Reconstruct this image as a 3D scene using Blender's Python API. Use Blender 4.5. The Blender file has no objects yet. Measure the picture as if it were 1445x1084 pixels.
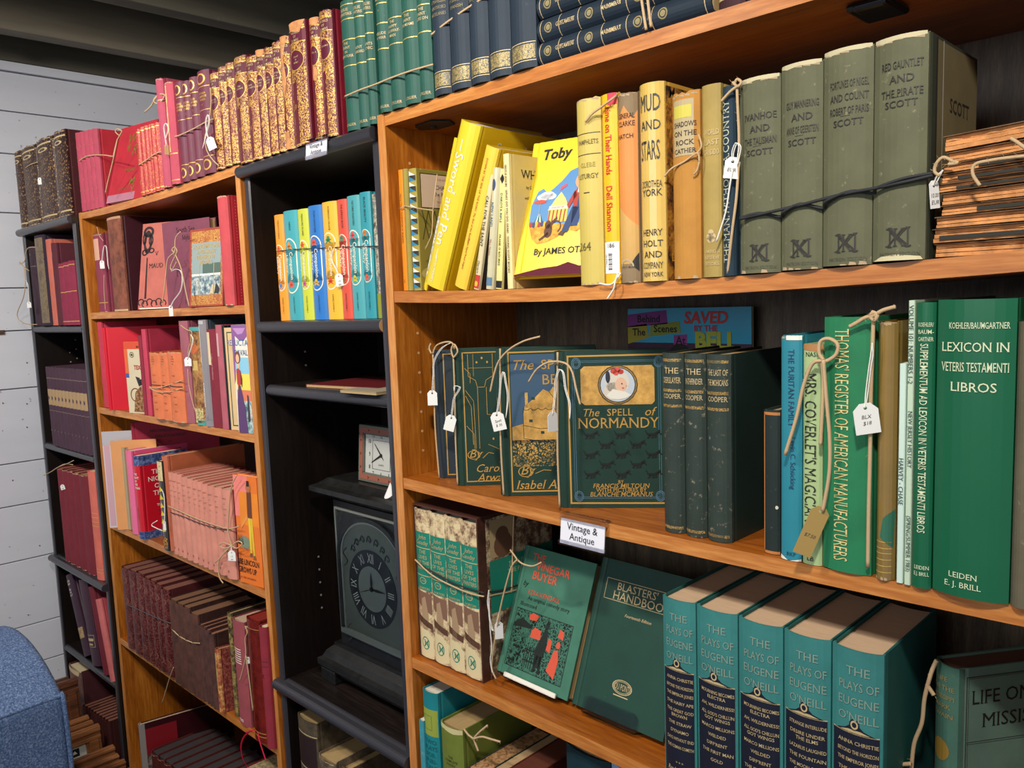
import bpy, bmesh, math, random
from mathutils import Matrix, Vector
random.seed(7)
D = bpy.data; SC = bpy.context.scene; COL = SC.collection
R = math.radians

# ---------------------------------------------------------------- camera
cam_d = D.cameras.new('camera'); cam = D.objects.new('camera', cam_d); COL.objects.link(cam)
_r, _u, _f, _t = ((0.7093,0.7041,-0.0348),(-0.0496,0.0992,0.9938),(-0.7032,0.7032,-0.1053),(1.0439,-0.7697,1.542))
cam.matrix_world = Matrix(((_r[0], _u[0], -_f[0], _t[0]), (_r[1], _u[1], -_f[1], _t[1]), (_r[2], _u[2], -_f[2], _t[2]), (0, 0, 0, 1)))
cam_d.sensor_width = 36; cam_d.lens = 36*1136.0213/1445; cam_d.clip_start = .02
SC.camera = cam
# ---------------------------------------------------------------- world and exposure
SC.view_settings.view_transform = 'Standard'; SC.view_settings.look = 'None'
SC.view_settings.gamma = 1; SC.view_settings.use_curve_mapping = False
SC.view_settings.exposure = 0.0
w = D.worlds.new('room_light'); SC.world = w; w.use_nodes = True
w.node_tree.nodes['Background'].inputs[0].default_value = (.80, .86, 1, 1)
w.node_tree.nodes['Background'].inputs[1].default_value = .42
# ---------------------------------------------------------------- ceiling track lamps
def lamp(x, y, z, tx, ty, tz, power, size=.05, ang=120, blend=.6, col=(1, .94, .85)):
    l = D.lights.new('track_lamp_light', 'SPOT'); l.energy = power; l.shadow_soft_size = size
    l.spot_size = R(ang); l.spot_blend = blend; l.color = col
    o = D.objects.new('track_lamp_light', l); COL.objects.link(o); o.location = (x, y, z)
    o.rotation_euler = (Vector((tx, ty, tz))-Vector((x, y, z))).to_track_quat('-Z', 'Y').to_euler()
LAMPS = [(1.06, -.84, 2.27, .55, 0, 1.3, 54), (.15, -1.0, 2.27, -.5, 0, 1.25, 44), (-.85, -1.05, 2.27, -1.35, 0, 1.2, 46)]
for (a, b, c_, d_, e_, f_, g_) in LAMPS: lamp(a, b, c_, d_, e_, f_, g_)
def area(loc, target, power, sx, sy, col):
    l = D.lights.new('fill_light', 'AREA'); l.energy = power; l.shape = 'RECTANGLE'; l.size = sx; l.size_y = sy; l.color = col
    o = D.objects.new('fill_light', l); COL.objects.link(o); o.location = loc
    o.rotation_euler = (Vector(target)-Vector(loc)).to_track_quat('-Z', 'Y').to_euler()
area((.2, -3.0, 2.2), (-.2, .2, 1.0), 26, 2.6, 1.2, (.95, .97, 1))  # added broad fill from the front, not a fixture of the room

# ---------------------------------------------------------------- materials
def lin(c):
    if isinstance(c, str):
        c = [int(c[i:i+2], 16)/255 for i in (0, 2, 4)]
        return tuple((x/12.92 if x <= .04045 else ((x+.055)/1.055)**2.4) for x in c)
    return c
class NT:
    def __init__(s, name):
        s.m = D.materials.new(name); s.m.use_nodes = True; s.t = s.m.node_tree
        s.b = s.t.nodes['Principled BSDF']; s.co = None
    def n(s, typ, **kw):
        nd = s.t.nodes.new(typ)
        for k, v in kw.items():
            if k.startswith('i_'): nd.inputs[k[2:].replace('_', ' ')].default_value = v
            else: setattr(nd, k, v)
        return nd
    def l(s, a, b): s.t.links.new(a, b)
    def coord(s, scale=(1, 1, 1)):
        if s.co is None:
            tc = s.n('ShaderNodeTexCoord'); oi = s.n('ShaderNodeObjectInfo')
            mul = s.n('ShaderNodeMath', operation='MULTIPLY'); mul.inputs[1].default_value = 37.0
            s.l(oi.outputs['Random'], mul.inputs[0])
            va = s.n('ShaderNodeVectorMath', operation='ADD'); s.l(tc.outputs['Object'], va.inputs[0]); s.l(mul.outputs[0], va.inputs[1]); s.co = va.outputs[0]
        mp = s.n('ShaderNodeMapping'); mp.inputs['Scale'].default_value = scale; s.l(s.co, mp.inputs[0]); return mp.outputs[0]
    def noise(s, scale, detail=4, rough=.6, sc=(1, 1, 1)):
        nd = s.n('ShaderNodeTexNoise'); nd.inputs['Scale'].default_value = scale; nd.inputs['Detail'].default_value = detail; nd.inputs['Roughness'].default_value = rough
        s.l(s.coord(sc), nd.inputs['Vector']); return nd.outputs['Fac']
    def ramp(s, fac, stops, interp='LINEAR'):
        r = s.n('ShaderNodeValToRGB'); r.color_ramp.interpolation = interp; el = r.color_ramp.elements
        while len(el) < len(stops): el.new(.5)
        for e, (p_, c) in zip(el, stops): e.position = p_; c = lin(c); e.color = (c[0], c[1], c[2], 1)
        s.l(fac, r.inputs[0]); return r.outputs[0]
    def mix(s, fac, a, b, mode='MIX'):
        m = s.n('ShaderNodeMix', data_type='RGBA', blend_type=mode)
        if isinstance(fac, (int, float)): m.inputs[0].default_value = fac
        else: s.l(fac, m.inputs[0])
        for i, v in ((6, a), (7, b)):
            if isinstance(v, (tuple, str)): v = lin(v); m.inputs[i].default_value = (v[0], v[1], v[2], 1)
            else: s.l(v, m.inputs[i])
        return m.outputs[2]
    def bump(s, h, strength=.3, dist=.0005):
        b = s.n('ShaderNodeBump'); b.inputs['Strength'].default_value = strength; b.inputs['Distance'].default_value = dist
        s.l(h, b.inputs['Height']); s.l(b.outputs[0], s.b.inputs['Normal'])
    def done(s, col=None, rough=.6, metal=0, spec=.5, coat=0):
        if col is not None:
            if isinstance(col, (tuple, str)): col = lin(col); s.b.inputs['Base Color'].default_value = (col[0], col[1], col[2], 1)
            else: s.l(col, s.b.inputs['Base Color'])
        if isinstance(rough, (int, float)): s.b.inputs['Roughness'].default_value = rough
        s.b.inputs['Metallic'].default_value = metal; s.b.inputs['Specular IOR Level'].default_value = spec
        s.b.inputs['Coat Weight'].default_value = coat; s.b.inputs['Coat Roughness'].default_value = .12
        return s.m
def sh(c, k):
    c = lin(c); return tuple(min(1, x*k) for x in c)
_mc = {}
def memo(fn):
    def g(*a, **k):
        key = (fn.__name__, a, tuple(sorted(k.items())))
        if key not in _mc: _mc[key] = fn(*a, **k)
        return _mc[key]
    return g
@memo
def cloth(c, wear=.25, rough=.72, worn='C9B79A'):
    """book cloth: mottled colour, fine weave, a few rubbed specks"""
    n = NT('book_cloth'); a = n.noise(28, 4)
    col = n.mix(a, sh(c, .72), sh(c, 1.25))
    if wear > 0:
        k = n.noise(120, 5, .7); f = n.ramp(k, [(.70-.14*wear, (0, 0, 0)), (.80, (1, 1, 1))])
        col = n.mix(n.mix(.75*min(1, wear*1.5), (0, 0, 0), f), col, worn)
    n.bump(n.noise(1500, 2, .5), .25, .0004); return n.done(col, rough, spec=.35)
@memo
def leather(c, c2='2A1512', rough=.5):
    n = NT('old_leather'); a = n.noise(45, 6, .7)
    col = n.ramp(a, [(.3, c2), (.5, c), (.72, sh(c, 1.5))])
    n.bump(n.noise(300, 5, .6), .5, .0008); return n.done(col, rough)
@memo
def jacket(c, rough=.28, var=.12, coat=.0):
    n = NT('printed_jacket'); a = n.noise(18, 3)
    col = n.mix(a, sh(c, 1-var), sh(c, 1+var)); n.bump(n.noise(60, 3), .12, .0006)
    return n.done(col, rough, coat=coat)
@memo
def plain(c, rough=.6, metal=0, coat=0):
    n = NT('plain_coating'); return n.done(c, rough, metal, coat=coat)
@memo
def pages(c='E2CFA8', axis=0):
    n = NT('page_edges'); sc = [1, 1, 1]; sc[axis] = 30
    a = n.noise(45, 3, .6, tuple(sc)); col = n.mix(a, sh(c, .62), sh(c, 1.12)); n.bump(a, .3, .0004)
    return n.done(col, .85, spec=.2)
@memo
def gilt(bg='6E1F24', g='D9A441', scale=170, thr=.47, sx=1):
    """worn gold blocking over cloth: leafy scroll pattern"""
    n = NT('gilt_pattern')
    v = n.n('ShaderNodeTexVoronoi', feature='DISTANCE_TO_EDGE'); v.inputs['Scale'].default_value = scale
    nn = n.n('ShaderNodeTexNoise'); nn.inputs['Scale'].default_value = scale*.8
    co = n.coord((sx, 1, 1)); n.l(co, nn.inputs['Vector'])
    ad = n.n('ShaderNodeVectorMath', operation='MULTIPLY_ADD'); n.l(nn.outputs['Color'], ad.inputs[0]); ad.inputs[1].default_value = (.011, .011, .011); n.l(co, ad.inputs[2])
    n.l(ad.outputs[0], v.inputs['Vector'])
    f = n.ramp(v.outputs['Distance'], [(.02+.1*(1-thr), (0, 0, 0)), (.05+.12*(1-thr), (1, 1, 1))])
    k = n.ramp(n.noise(30, 4), [(.36, (.35, .35, .35)), (.5, (1, 1, 1))])
    fac = n.mix(1.0, f, k, 'MULTIPLY')
    col = n.mix(fac, bg, n.mix(n.noise(90, 3), sh(g, .7), sh(g, 1.3)))
    return n.done(col, .45, metal=.15)
@memo
def marble(cols=('5A1B18', '8E3A2C', 'B59A78'), scale=140):
    n = NT('marbled_paper'); a = n.noise(scale, 6, .75)
    return n.done(n.ramp(a, [(.38, cols[0]), (.5, cols[1]), (.6, cols[2]), (.68, cols[1])]), .6)
@memo
def wood(c1, c2, c3, axis=2, scale=9, rough=.42, grain=1.0, coat=0):
    n = NT('wood_grain'); sc = [1, 1, 1]
    for i in range(3): sc[i] = .09 if i == axis else 1.0
    a = n.noise(scale*3, 6, .62, tuple(sc)); b = n.noise(scale*26, 3, .6, tuple(sc))
    c = n.mix(.42*grain, a, b); col = n.ramp(c, [(.34, c1), (.5, c2), (.64, c3)])
    n.bump(b, .12, .0005); return n.done(col, rough, coat=coat)
GOLD = plain('D8AE55', .38, .35); PALEGOLD = plain('C9B283', .5, .1); BLACKINK = plain('15120F', .6); WHITEINK = plain('EFEBDD', .6)
DARKSTAMP = plain('2E2A26', .6); DARKGREY = plain('4A463C', .7)
OAKV = wood('8E4A0E', 'B3661A', 'CA7E2C', 2, 8, .42, 1.3); OAKH = wood('9E5A26', 'BE7636', 'D6934E', 0, 8, .4, 1.2)
OAKTOP = wood('844014', 'A25818', 'B56A28', 0, 8, .34, 1.2)
OAKEDGE = wood('AE6A30', 'CA8444', 'DA9C58', 2, 10, .4, 1.2)
BLK = wood('0E0908', '150E0B', '1D1411', 2, 8, .38); BLKH = wood('140F0D', '1E1715', '2C2320', 0, 8, .3)
NOSE = plain('34343A', .28); BACKV = wood('40352A', '5E5142', '76684F', 2, 26, .5, 1.0)
BACKD = wood('120E0B', '1C1612', '261E18', 2, 8, .5)

# ---------------------------------------------------------------- mesh helpers
def props(o, label=None, cat=None, group=None, kind=None):
    if label: o['label'] = label
    if cat: o['category'] = cat
    if group: o['group'] = group
    if kind: o['kind'] = kind
    return o
class MB:
    """collects vertices and faces with material slots"""
    def __init__(s): s.v = []; s.f = []; s.mi = []; s.cur = 0; s.seg = []
    def add(s, vs, fs):
        k = len(s.v); s.seg.append((k, len(s.f), len(vs), len(fs))); s.v += [tuple(v) for v in vs]; s.f += [tuple(i+k for i in f) for f in fs]; s.mi += [s.cur]*len(fs)
    def clusters(s, gap):
        """the collected shapes in groups that lie close together"""
        bb = []
        for (k, kf, n, nf) in s.seg:
            P = s.v[k:k+n]; bb.append([min(q[i] for q in P) for i in range(3)]+[max(q[i] for q in P) for i in range(3)] if P else [0]*6)
        par = list(range(len(bb)))
        def fd(i):
            while par[i] != i: i = par[i]
            return i
        for i in range(len(bb)):
            for j in range(i):
                d2 = sum(max(0, bb[i][a]-bb[j][a+3], bb[j][a]-bb[i][a+3])**2 for a in range(3))
                if d2 < gap*gap: par[fd(i)] = fd(j)
        out = {}
        for i, (k, kf, n, nf) in enumerate(s.seg):
            m = out.setdefault(fd(i), MB()); m.add(s.v[k:k+n], [tuple(q-k for q in f) for f in s.f[kf:kf+nf]])
        return list(out.values())
    def box(s, x0, y0, z0, x1, y1, z1, mat=None):
        vs = [(x0, y0, z0), (x1, y0, z0), (x1, y1, z0), (x0, y1, z0), (x0, y0, z1), (x1, y0, z1), (x1, y1, z1), (x0, y1, z1)]
        if mat is not None: vs = [tuple(mat @ Vector(v)) for v in vs]
        s.add(vs, [(0, 3, 2, 1), (4, 5, 6, 7), (0, 1, 5, 4), (1, 2, 6, 5), (2, 3, 7, 6), (3, 0, 4, 7)]); return s
    def prism(s, poly, a0, a1, axis=2, caps=True):
        """poly: 2D points; axis = extrusion axis, the polygon lies in the other two (in xyz order)"""
        n = len(poly)
        def P(q, h):
            return [(h, q[0], q[1]), (q[0], h, q[1]), (q[0], q[1], h)][axis]
        vs = [P(q, a0) for q in poly]+[P(q, a1) for q in poly]
        fs = [(i, (i+1) % n, (i+1) % n+n, i+n) for i in range(n)]
        if caps: fs += [tuple(range(n-1, -1, -1)), tuple(range(n, 2*n))]
        s.add(vs, fs); return s
    def lathe(s, prof, c=(0, 0, 0), n=20, axis=2, ax=None):
        vs = []; fs = []
        for (r, h) in prof:
            for i in range(n):
                a = 2*math.pi*i/n; q = [r*math.cos(a), r*math.sin(a)]
                v = [(h, q[0], q[1]), (q[0], h, q[1]), (q[0], q[1], h)][axis]
                vs.append((v[0]+c[0], v[1]+c[1], v[2]+c[2]))
        for j in range(len(prof)-1):
            for i in range(n): fs.append((j*n+i, j*n+(i+1) % n, (j+1)*n+(i+1) % n, (j+1)*n+i))
        fs.append(tuple(range(n-1, -1, -1))); fs.append(tuple(range((len(prof)-1)*n, len(prof)*n)))
        s.add(vs, fs); return s
    def tube(s, pts, r=.001, n=6, sub=5, closed=False):
        P = smooth(pts, sub); m = len(P)
        if m < 2: return s
        up = Vector((.13, .2, .97)); rings = []
        for i, p in enumerate(P):
            t = (P[min(i+1, m-1)]-P[max(i-1, 0)])
            if t.length < 1e-9: t = Vector((0, 0, 1))
            t.normalize(); a = t.cross(up)
            if a.length < .05: a = t.cross(Vector((1, 0, 0)))
            a.normalize(); b = t.cross(a); up = a.cross(t)
            rings.append([p+a*(r*math.cos(2*math.pi*k/n))+b*(r*math.sin(2*math.pi*k/n)) for k in range(n)])
        vs = [v for rg in rings for v in rg]; fs = []
        for j in range(m-1):
            for i in range(n): fs.append((j*n+i, j*n+(i+1) % n, (j+1)*n+(i+1) % n, (j+1)*n+i))
        fs += [tuple(range(n-1, -1, -1)), tuple(range((m-1)*n, m*n))]
        s.add(vs, fs); return s
    def build(s, name, mat, parent=None, smooth_=False, M=None, bevel=0):
        me = D.meshes.new(name); me.from_pydata(s.v, [], s.f)
        ms = mat if isinstance(mat, (list, tuple)) else [mat]
        for m in ms: me.materials.append(m)
        if len(ms) > 1: me.polygons.foreach_set('material_index', s.mi)
        if smooth_: me.polygons.foreach_set('use_smooth', [True]*len(me.polygons))
        me.update(); o = D.objects.new(name, me); COL.objects.link(o)
        if parent: o.parent = parent
        if M is not None: o.matrix_basis = M
        if bevel:
            b = o.modifiers.new('bevel', 'BEVEL'); b.width = bevel; b.segments = 2; b.limit_method = 'ANGLE'; b.angle_limit = R(40)
        return o
def smooth(pts, sub):
    P = [Vector(p) for p in pts]
    if sub <= 1 or len(P) < 3:
        return P
    out = []
    for i in range(len(P)-1):
        a = P[max(i-1, 0)]; b = P[i]; c = P[i+1]; d = P[min(i+2, len(P)-1)]
        for k in range(sub):
            t = k/sub; out.append(.5*((2*b)+(c-a)*t+(2*a-5*b+4*c-d)*t*t+(3*b-3*c+d-a)*t*t*t))
    out.append(P[-1]); return out
def empty(name, M=None, label=None, cat=None, group=None, kind=None):
    o = D.objects.new(name, None); COL.objects.link(o); o.empty_display_size = .03
    if M is not None: o.matrix_basis = M
    return props(o, label, cat, group, kind)

# text: glyph outlines from Blender's built-in font, turned into flat meshes
_tc = {}
def add_serifs(vs, fs, shear):
    """short slabs across every flat stroke end, which turns the plain face into a serif one"""
    par = list(range(len(vs)))
    def fd(i):
        while par[i] != i: par[i] = par[par[i]]; i = par[i]
        return i
    for f in fs:
        for q in f[1:]: par[fd(f[0])] = fd(q)
    groups = {}
    for i in range(len(vs)): groups.setdefault(fd(i), []).append(i)
    out = []
    for g in groups.values():
        ys = [vs[i][1] for i in g]
        if max(ys)-min(ys) < .25: continue
        levels = {}
        for i in g: levels.setdefault(round(vs[i][1], 2), []).append(vs[i][0])
        for y in (min(levels), max(levels)):
            xs = sorted(levels[y])
            k = 0
            while k < len(xs)-1:
                w_ = xs[k+1]-xs[k]
                if .035 < w_ < .15:
                    d = .028 if y == min(levels) else -.028; e = .055
                    out.append((xs[k]-e, xs[k+1]+e, y, y+d)); k += 2
                else: k += 1
    vs = list(vs); fs = list(fs)
    for (a, b, y, y2) in out:
        n = len(vs); s_ = shear*(y2-y); vs += [(a, y), (b, y), (b-.02+s_, y2), (a+.02+s_, y2)]; q = (n, n+1, n+2, n+3)
        fs.append(q if y2 > y else q[::-1])
    return vs, fs
def glyphs(string, align='CENTER', bold=0.0, shear=0.0, spacing=1.0, serif=False):
    key = (string, align, bold, shear, spacing, serif)
    if key not in _tc:
        cu = D.curves.new('txt', 'FONT'); cu.body = string; cu.align_x = align; cu.size = 1; cu.resolution_u = 2
        cu.offset = bold; cu.shear = shear; cu.space_character = spacing; cu.space_line = .95
        o = D.objects.new('txt', cu); me = D.meshes.new_from_object(o)
        vs = [(v.co.x, v.co.y) for v in me.vertices]; fs = [tuple(p.vertices) for p in me.polygons]
        D.objects.remove(o); D.meshes.remove(me); D.curves.remove(cu)
        if vs and serif: vs, fs = add_serifs(vs, fs, shear)
        if vs:
            y0 = min(v[1] for v in vs); y1 = max(v[1] for v in vs); x0 = min(v[0] for v in vs); x1 = max(v[0] for v in vs)
        else: y0 = y1 = x0 = x1 = 0
        _tc[key] = (vs, fs, (x0, y0, x1, y1))
    return _tc[key]
# ---------------------------------------------------------------- the frames of the four bookcases
FR = {'D': Matrix.Identity(4), 'A': Matrix(((0.9997,-0.0258,-0.0044,0.0052),(0.0258,0.9997,-0.0001,0.0139),(0.0044,0.0,1.0,0.0061),(0.0,0.0,0.0,1.0))), 'B': Matrix(((0.9999,-0.0101,-0.0052,0.0067),(0.0101,0.9999,-0.0001,0.0048),(0.0052,0.0,1.0,0.0024),(0.0,0.0,0.0,1.0))), 'C': Matrix(((1.0,-0.004,-0.0067,0.0085),(0.004,1.0,-0.0,0.0082),(0.0067,0.0,1.0,0.003),(0.0,0.0,0.0,1.0)))}
ORD = ['first', 'second', 'third', 'fourth', 'fifth', 'sixth', 'seventh', 'eighth', 'ninth', 'tenth', 'eleventh', 'twelfth', 'thirteenth', 'fourteenth', 'fifteenth', 'sixteenth']

class Book:
    """a bound book, local frame: x across the spine 0..t, y from spine to fore edge 0..d, z up 0..h.
    The spine faces -y, the front board faces +x."""
    def __init__(s, label, pos, cover, case='D', d=None, pg=None, group=None, yaw=0, rnd=.16, board=.0022, over=.0025, M=None, name='book', spine=None, cat='book', paperback=False, ragged=0):
        if M is None:
            x, y, z, t, h, lean = pos
            M = Matrix.Translation((x, y, z)) @ Matrix.Rotation(R(yaw), 4, 'Z') @ Matrix.Rotation(R(lean), 4, 'Y')
        else:
            t, d, h = pos
        s.t, s.h = max(t, .003), h; s.d = d or min(h*.68, .165)
        s.r = min(s.t*rnd, .007); s.root = empty(name, FR[case] @ M, label, cat, group)
        s.M = FR[case] @ M; s.parts = {}; s.pb = paperback
        if paperback: board = .0006; over = .0002; s.r = min(s.r, .0006)
        board = min(board, s.t*.22); s.board = board
        # cover: spine arc, hinge grooves and boards as one shell
        t, d, h, r = s.t, s.d, s.h, s.r
        N = 8; outer = [(0, d), (0, .011), (.0009 if not paperback else 0, .008), (0, .005)]
        arc = [(t*i/N, s.sy(t*i/N)) for i in range(N+1)]
        arc[0] = (0, .0008); arc[-1] = (t, .0008)
        outer += arc+[(t, .005), (t-(.0009 if not paperback else 0), .008), (t, .011), (t, d)]
        inner = [(board, d), (board, .011), (board, .008), (board, .005)]+[(max(board, min(t-board, q[0])), max(q[1], 0)*0+s.sy(q[0])+board) for q in arc]+[(t-board, .005), (t-board, .008), (t-board, .011), (t-board, d)]
        n = len(outer); m = MB(); rg = random.Random(int(label and len(label))+int(x*1e4) if pos and len(pos) == 6 else 3)
        zt = [h-(rg.random()*ragged if 4 <= i <= 12 else 0) for i in range(n)]
        vs = [(q[0], q[1], 0) for q in outer]+[(q[0], q[1], 0) for q in inner]+[(q[0], q[1], zt[i]) for i, q in enumerate(outer)]+[(q[0], q[1], zt[i]) for i, q in enumerate(inner)]
        fs = []
        for i in range(n-1):
            fs += [(i, i+1, 2*n+i+1, 2*n+i), (n+i+1, n+i, 3*n+i, 3*n+i+1), (i+1, i, n+i, n+i+1), (2*n+i, 2*n+i+1, 3*n+i+1, 3*n+i)]
        fs += [(0, n, 3*n, 2*n)[::-1], (n-1, 2*n-1, 4*n-1, 3*n-1)]
        m.add(vs, fs)
        if spine is not None:
            m.mi = [1 if 3 <= (k//4) <= 12 and k < 4*(n-1) else 0 for k in range(len(m.f))]
            m.build('cover', [cover, spine], s.root)
        else: m.build('cover', cover, s.root)
        if ragged and s.t > .008:
            rg2 = random.Random(int(s.t*1e6)); WORN = plain('B59C7C', .9)
            for k in range(5):
                a0 = .04+.185*k; e_ = .0012+.0035*rg2.random()
                s.poly('s', [(a0, 1-e_*rg2.uniform(.4, 1)*1.2/s.h), (a0+.17, 1-e_/s.h), (a0+.17, 1-ragged*.9/s.h+.0006/s.h), (a0, 1-ragged*.9/s.h+.0006/s.h)] if ragged*.9 < e_ else [(a0, 1-(ragged+.0015)/s.h), (a0+.16, 1-(ragged+.0025)/s.h), (a0+.16, 1-ragged/s.h), (a0, 1-ragged/s.h)], WORN, 'frayed_edge', 1)
                if rg2.random() < .7: s.poly('s', [(a0, .0), (a0+.15, .0), (a0+.13, e_*.6/s.h), (a0+.02, e_*.8/s.h)], WORN, 'frayed_edge', 1)
        # page block with a hollow fore edge
        p = MB(); o = over; b = board+.0001; y1 = d-o
        poly = [(b, .0035), (t-b, .0035), (t-b, y1), (t*.75, y1-min(.003, t*.1)), (t*.5, y1-min(.004, t*.13)), (t*.25, y1-min(.003, t*.1)), (b, y1)]
        p.prism(poly, o, h-o-(ragged*.7), 2); p.build('page_block', pg or PG, s.root)
    def sy(s, x):
        q = 2*x/s.t-1; return -s.r*(1-q*q)
    def _m(s, part, mat, face='s'):
        k = (part, mat.name, face)
        if k not in s.parts: s.parts[k] = (MB(), mat)
        return s.parts[k][0]
    def map(s, face, a, b, off):
        if face == 's': return (a, s.sy(a)-off, b)          # spine
        if face == 'f': return (s.t+off, a, b)              # front board
        if face == 'k': return (-off, s.d-a, b)             # back board
        return (a, b, s.h-off)
    # flat polygon of print; coordinates are fractions of the face
    def poly(s, face, pts, mat, part='printed_area', layer=1):
        W = s.t if face == 's' else s.d; m = s._m(part, mat, face)
        if face == 's':
            s._slice([(q[0]*W, q[1]*s.h) for q in pts], m, layer); return s
        m.add([s.map(face, q[0]*W, q[1]*s.h, .00018*layer) for q in pts], [tuple(range(len(pts)))]); return s
    def _slice(s, pts, m, layer):
        """cut a convex polygon into columns that follow the rounded spine"""
        N = 8; xs = [q[0] for q in pts]
        for k in range(N):
            lo, hi = s.t*k/N, s.t*(k+1)/N
            if k == 0: lo = -1
            if k == N-1: hi = 1
            if hi <= min(xs) or lo >= max(xs): continue
            P = pts
            for sgn, c in ((1, lo), (-1, hi)):
                Q = []
                for i in range(len(P)):
                    a, b = P[i], P[(i+1) % len(P)]; da, db = sgn*(a[0]-c), sgn*(b[0]-c)
                    if da >= 0: Q.append(a)
                    if (da > 0 > db) or (da < 0 < db): r = da/(da-db); Q.append((a[0]+(b[0]-a[0])*r, a[1]+(b[1]-a[1])*r))
                P = Q
                if len(P) < 3: break
            if len(P) >= 3:
                xa, xb = s.t*k/N, s.t*(k+1)/N; ya = s.sy(xa) if k else .0008; yb = s.sy(xb) if k < N-1 else .0008
                m.add([(x, min(ya+(yb-ya)*(x-xa)/(xb-xa), .0008)-.00018*layer, z) for x, z in P], [tuple(range(len(P)))])
    def rect(s, face, a0, b0, a1, b1, mat, part='printed_area', layer=1):
        return s.poly(face, [(a0, b0), (a1, b0), (a1, b1), (a0, b1)], mat, part, layer)
    def rings(s, face, a0, b0, a1, b1, w, mat, part='border', layer=2):
        W = s.t if face == 's' else s.d; wa = w/W; wb = w/s.h
        s.rect(face, a0, b0, a1, b0+wb, mat, part, layer); s.rect(face, a0, b1-wb, a1, b1, mat, part, layer)
        s.rect(face, a0, b0+wb, a0+wa, b1-wb, mat, part, layer); s.rect(face, a1-wa, b0+wb, a1, b1-wb, mat, part, layer); return s
    def disc(s, face, a, b, ra, rb, mat, part='printed_area', layer=2, n=18, hole=0, a0=0, a1=360):
        W = s.t if face == 's' else s.d; m = s._m(part, mat, face)
        if not hole and a1-a0 == 360 and face == 's':
            s._slice([(a*W+ra*math.cos(2*math.pi*i/n), b*s.h+rb*math.sin(2*math.pi*i/n)) for i in range(n)], m, layer)
        elif not hole and a1-a0 == 360:
            m.add([s.map(face, a*W+ra*math.cos(2*math.pi*i/n), b*s.h+rb*math.sin(2*math.pi*i/n), .00018*layer) for i in range(n)], [tuple(range(n))])
        else:
            vs = []
            for i in range(n+1):
                g = R(a0+(a1-a0)*i/n)
                for k in (1, hole): vs.append(s.map(face, a*W+ra*k*math.cos(g), b*s.h+rb*k*math.sin(g), .00018*layer))
            m.add(vs, [(2*i, 2*i+2, 2*i+3, 2*i+1) for i in range(n)])
        return s
    def band(s, b, w, mat, a0=0.02, a1=.98, part='gilt_band', face='s', layer=1):
        hw = w/2/s.h; s.nb = getattr(s, 'nb', 0)+1; k = (part, mat.name, face, s.nb); s.parts[k] = (MB(), mat); W = s.t; s._slice([(a0*W, (b-hw)*s.h), (a1*W, (b-hw)*s.h), (a1*W, (b+hw)*s.h), (a0*W, (b+hw)*s.h)], s.parts[k][0], layer); return s
    def tx(s, face, string, a, b, size, mat, rot=0, maxw=None, bold=0.003, shear=0, part='lettering', layer=3, sp=1.0, serif=True):
        """size = cap height in metres; rot 0 upright, -1 reads downwards, 1 reads upwards"""
        W = s.t if face == 's' else s.d
        vs, fs, bb = glyphs(string, 'CENTER', bold, shear, sp, serif)
        if not vs: return s
        k = size/.72; wx = (bb[2]-bb[0])*k
        lim = maxw if maxw else (W*(.76 if face == 's' else .88) if rot == 0 else s.h*.9)
        kx = k*min(1, lim/wx) if wx > 0 else k
        cx = (bb[0]+bb[2])/2; cy = (bb[1]+bb[3])/2; m = s._m(part, mat, face); out = []
        for (x, y) in vs:
            u = (x-cx)*kx; v = (y-cy)*k
            if rot == -1: u, v = v, -u
            elif rot == 1: u, v = -v, u
            A_ = a*W+u+(.055*W if face == 's' and rot == 0 else 0); B_ = b*s.h+v
            if face == 's': A_ = min(max(A_, .0002), s.t-.0002)
            out.append(s.map(face, A_, B_, .00018*layer+(.00025 if face == 's' else 0)))
        if face == 'k': fs = [f[::-1] for f in fs]
        m.add(out, fs); return s
    def lines(s, face, strs, a, b, size, mat, gap=1.5, **kw):
        for i, q in enumerate(strs):
            if q: s.tx(face, q, a, b-i*size*gap/s.h, size, mat, **kw)
        return s
    def done(s):
        for (part, *_), (m, mat) in s.parts.items():
            if not m.v: continue
            for g in m.clusters(.016): g.build(part, mat, s.root)
        return s
PG = pages(); PGD = pages('B99B6B'); PGW = pages('E9E0CC')

def F(label, f, cover, case='D', **kw):
    """book shown face out; f = (matrix rows, t, d, h)"""
    (rows, t, d, h) = f
    M = Matrix([list(r) for r in rows]+[[0, 0, 0, 1]]); kw.pop('d', None)
    return Book(label, (t, d, h), cover, case, M=M, **kw)

# twine and price tags
TW = plain('C2A57E', .9); TWW = plain('E8E4DC', .8); TWD = plain('26272B', .7)
def twine(label, pts_list, case='D', mat=None, r=.0011, cat='twine', group=None, fuzz=True):
    mat = mat or TW; root = empty('twine' if cat == 'twine' else cat.replace(' ', '_'), FR[case], label, cat, group)
    rg = random.Random(len(label))
    for i, pts in enumerate(pts_list):
        m = MB(); m.tube(pts, r, 6, 6)
        nm = 'wrap' if i == 0 else 'loose_end'
        m.build(nm, mat, root, True)
    if fuzz and mat is TW:
        m = MB()
        for pts in pts_list:
            for q in smooth(pts, 4):
                if rg.random() < .7:
                    e = q+Vector((rg.uniform(-1, 1), rg.uniform(-1, -.1), rg.uniform(-1, 1)))*.004
                    mid = (q+e)/2+Vector((0, 0, rg.uniform(-.001, .001)))
                    m.tube([q, mid, e], .00012, 3, 2)
        if m.v: props(m.build('loose_fibre', mat, root), kind='stuff')
    return root
TAGW = plain('ECEBE6', .5); TAGT = plain('A98B4E', .6)
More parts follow.
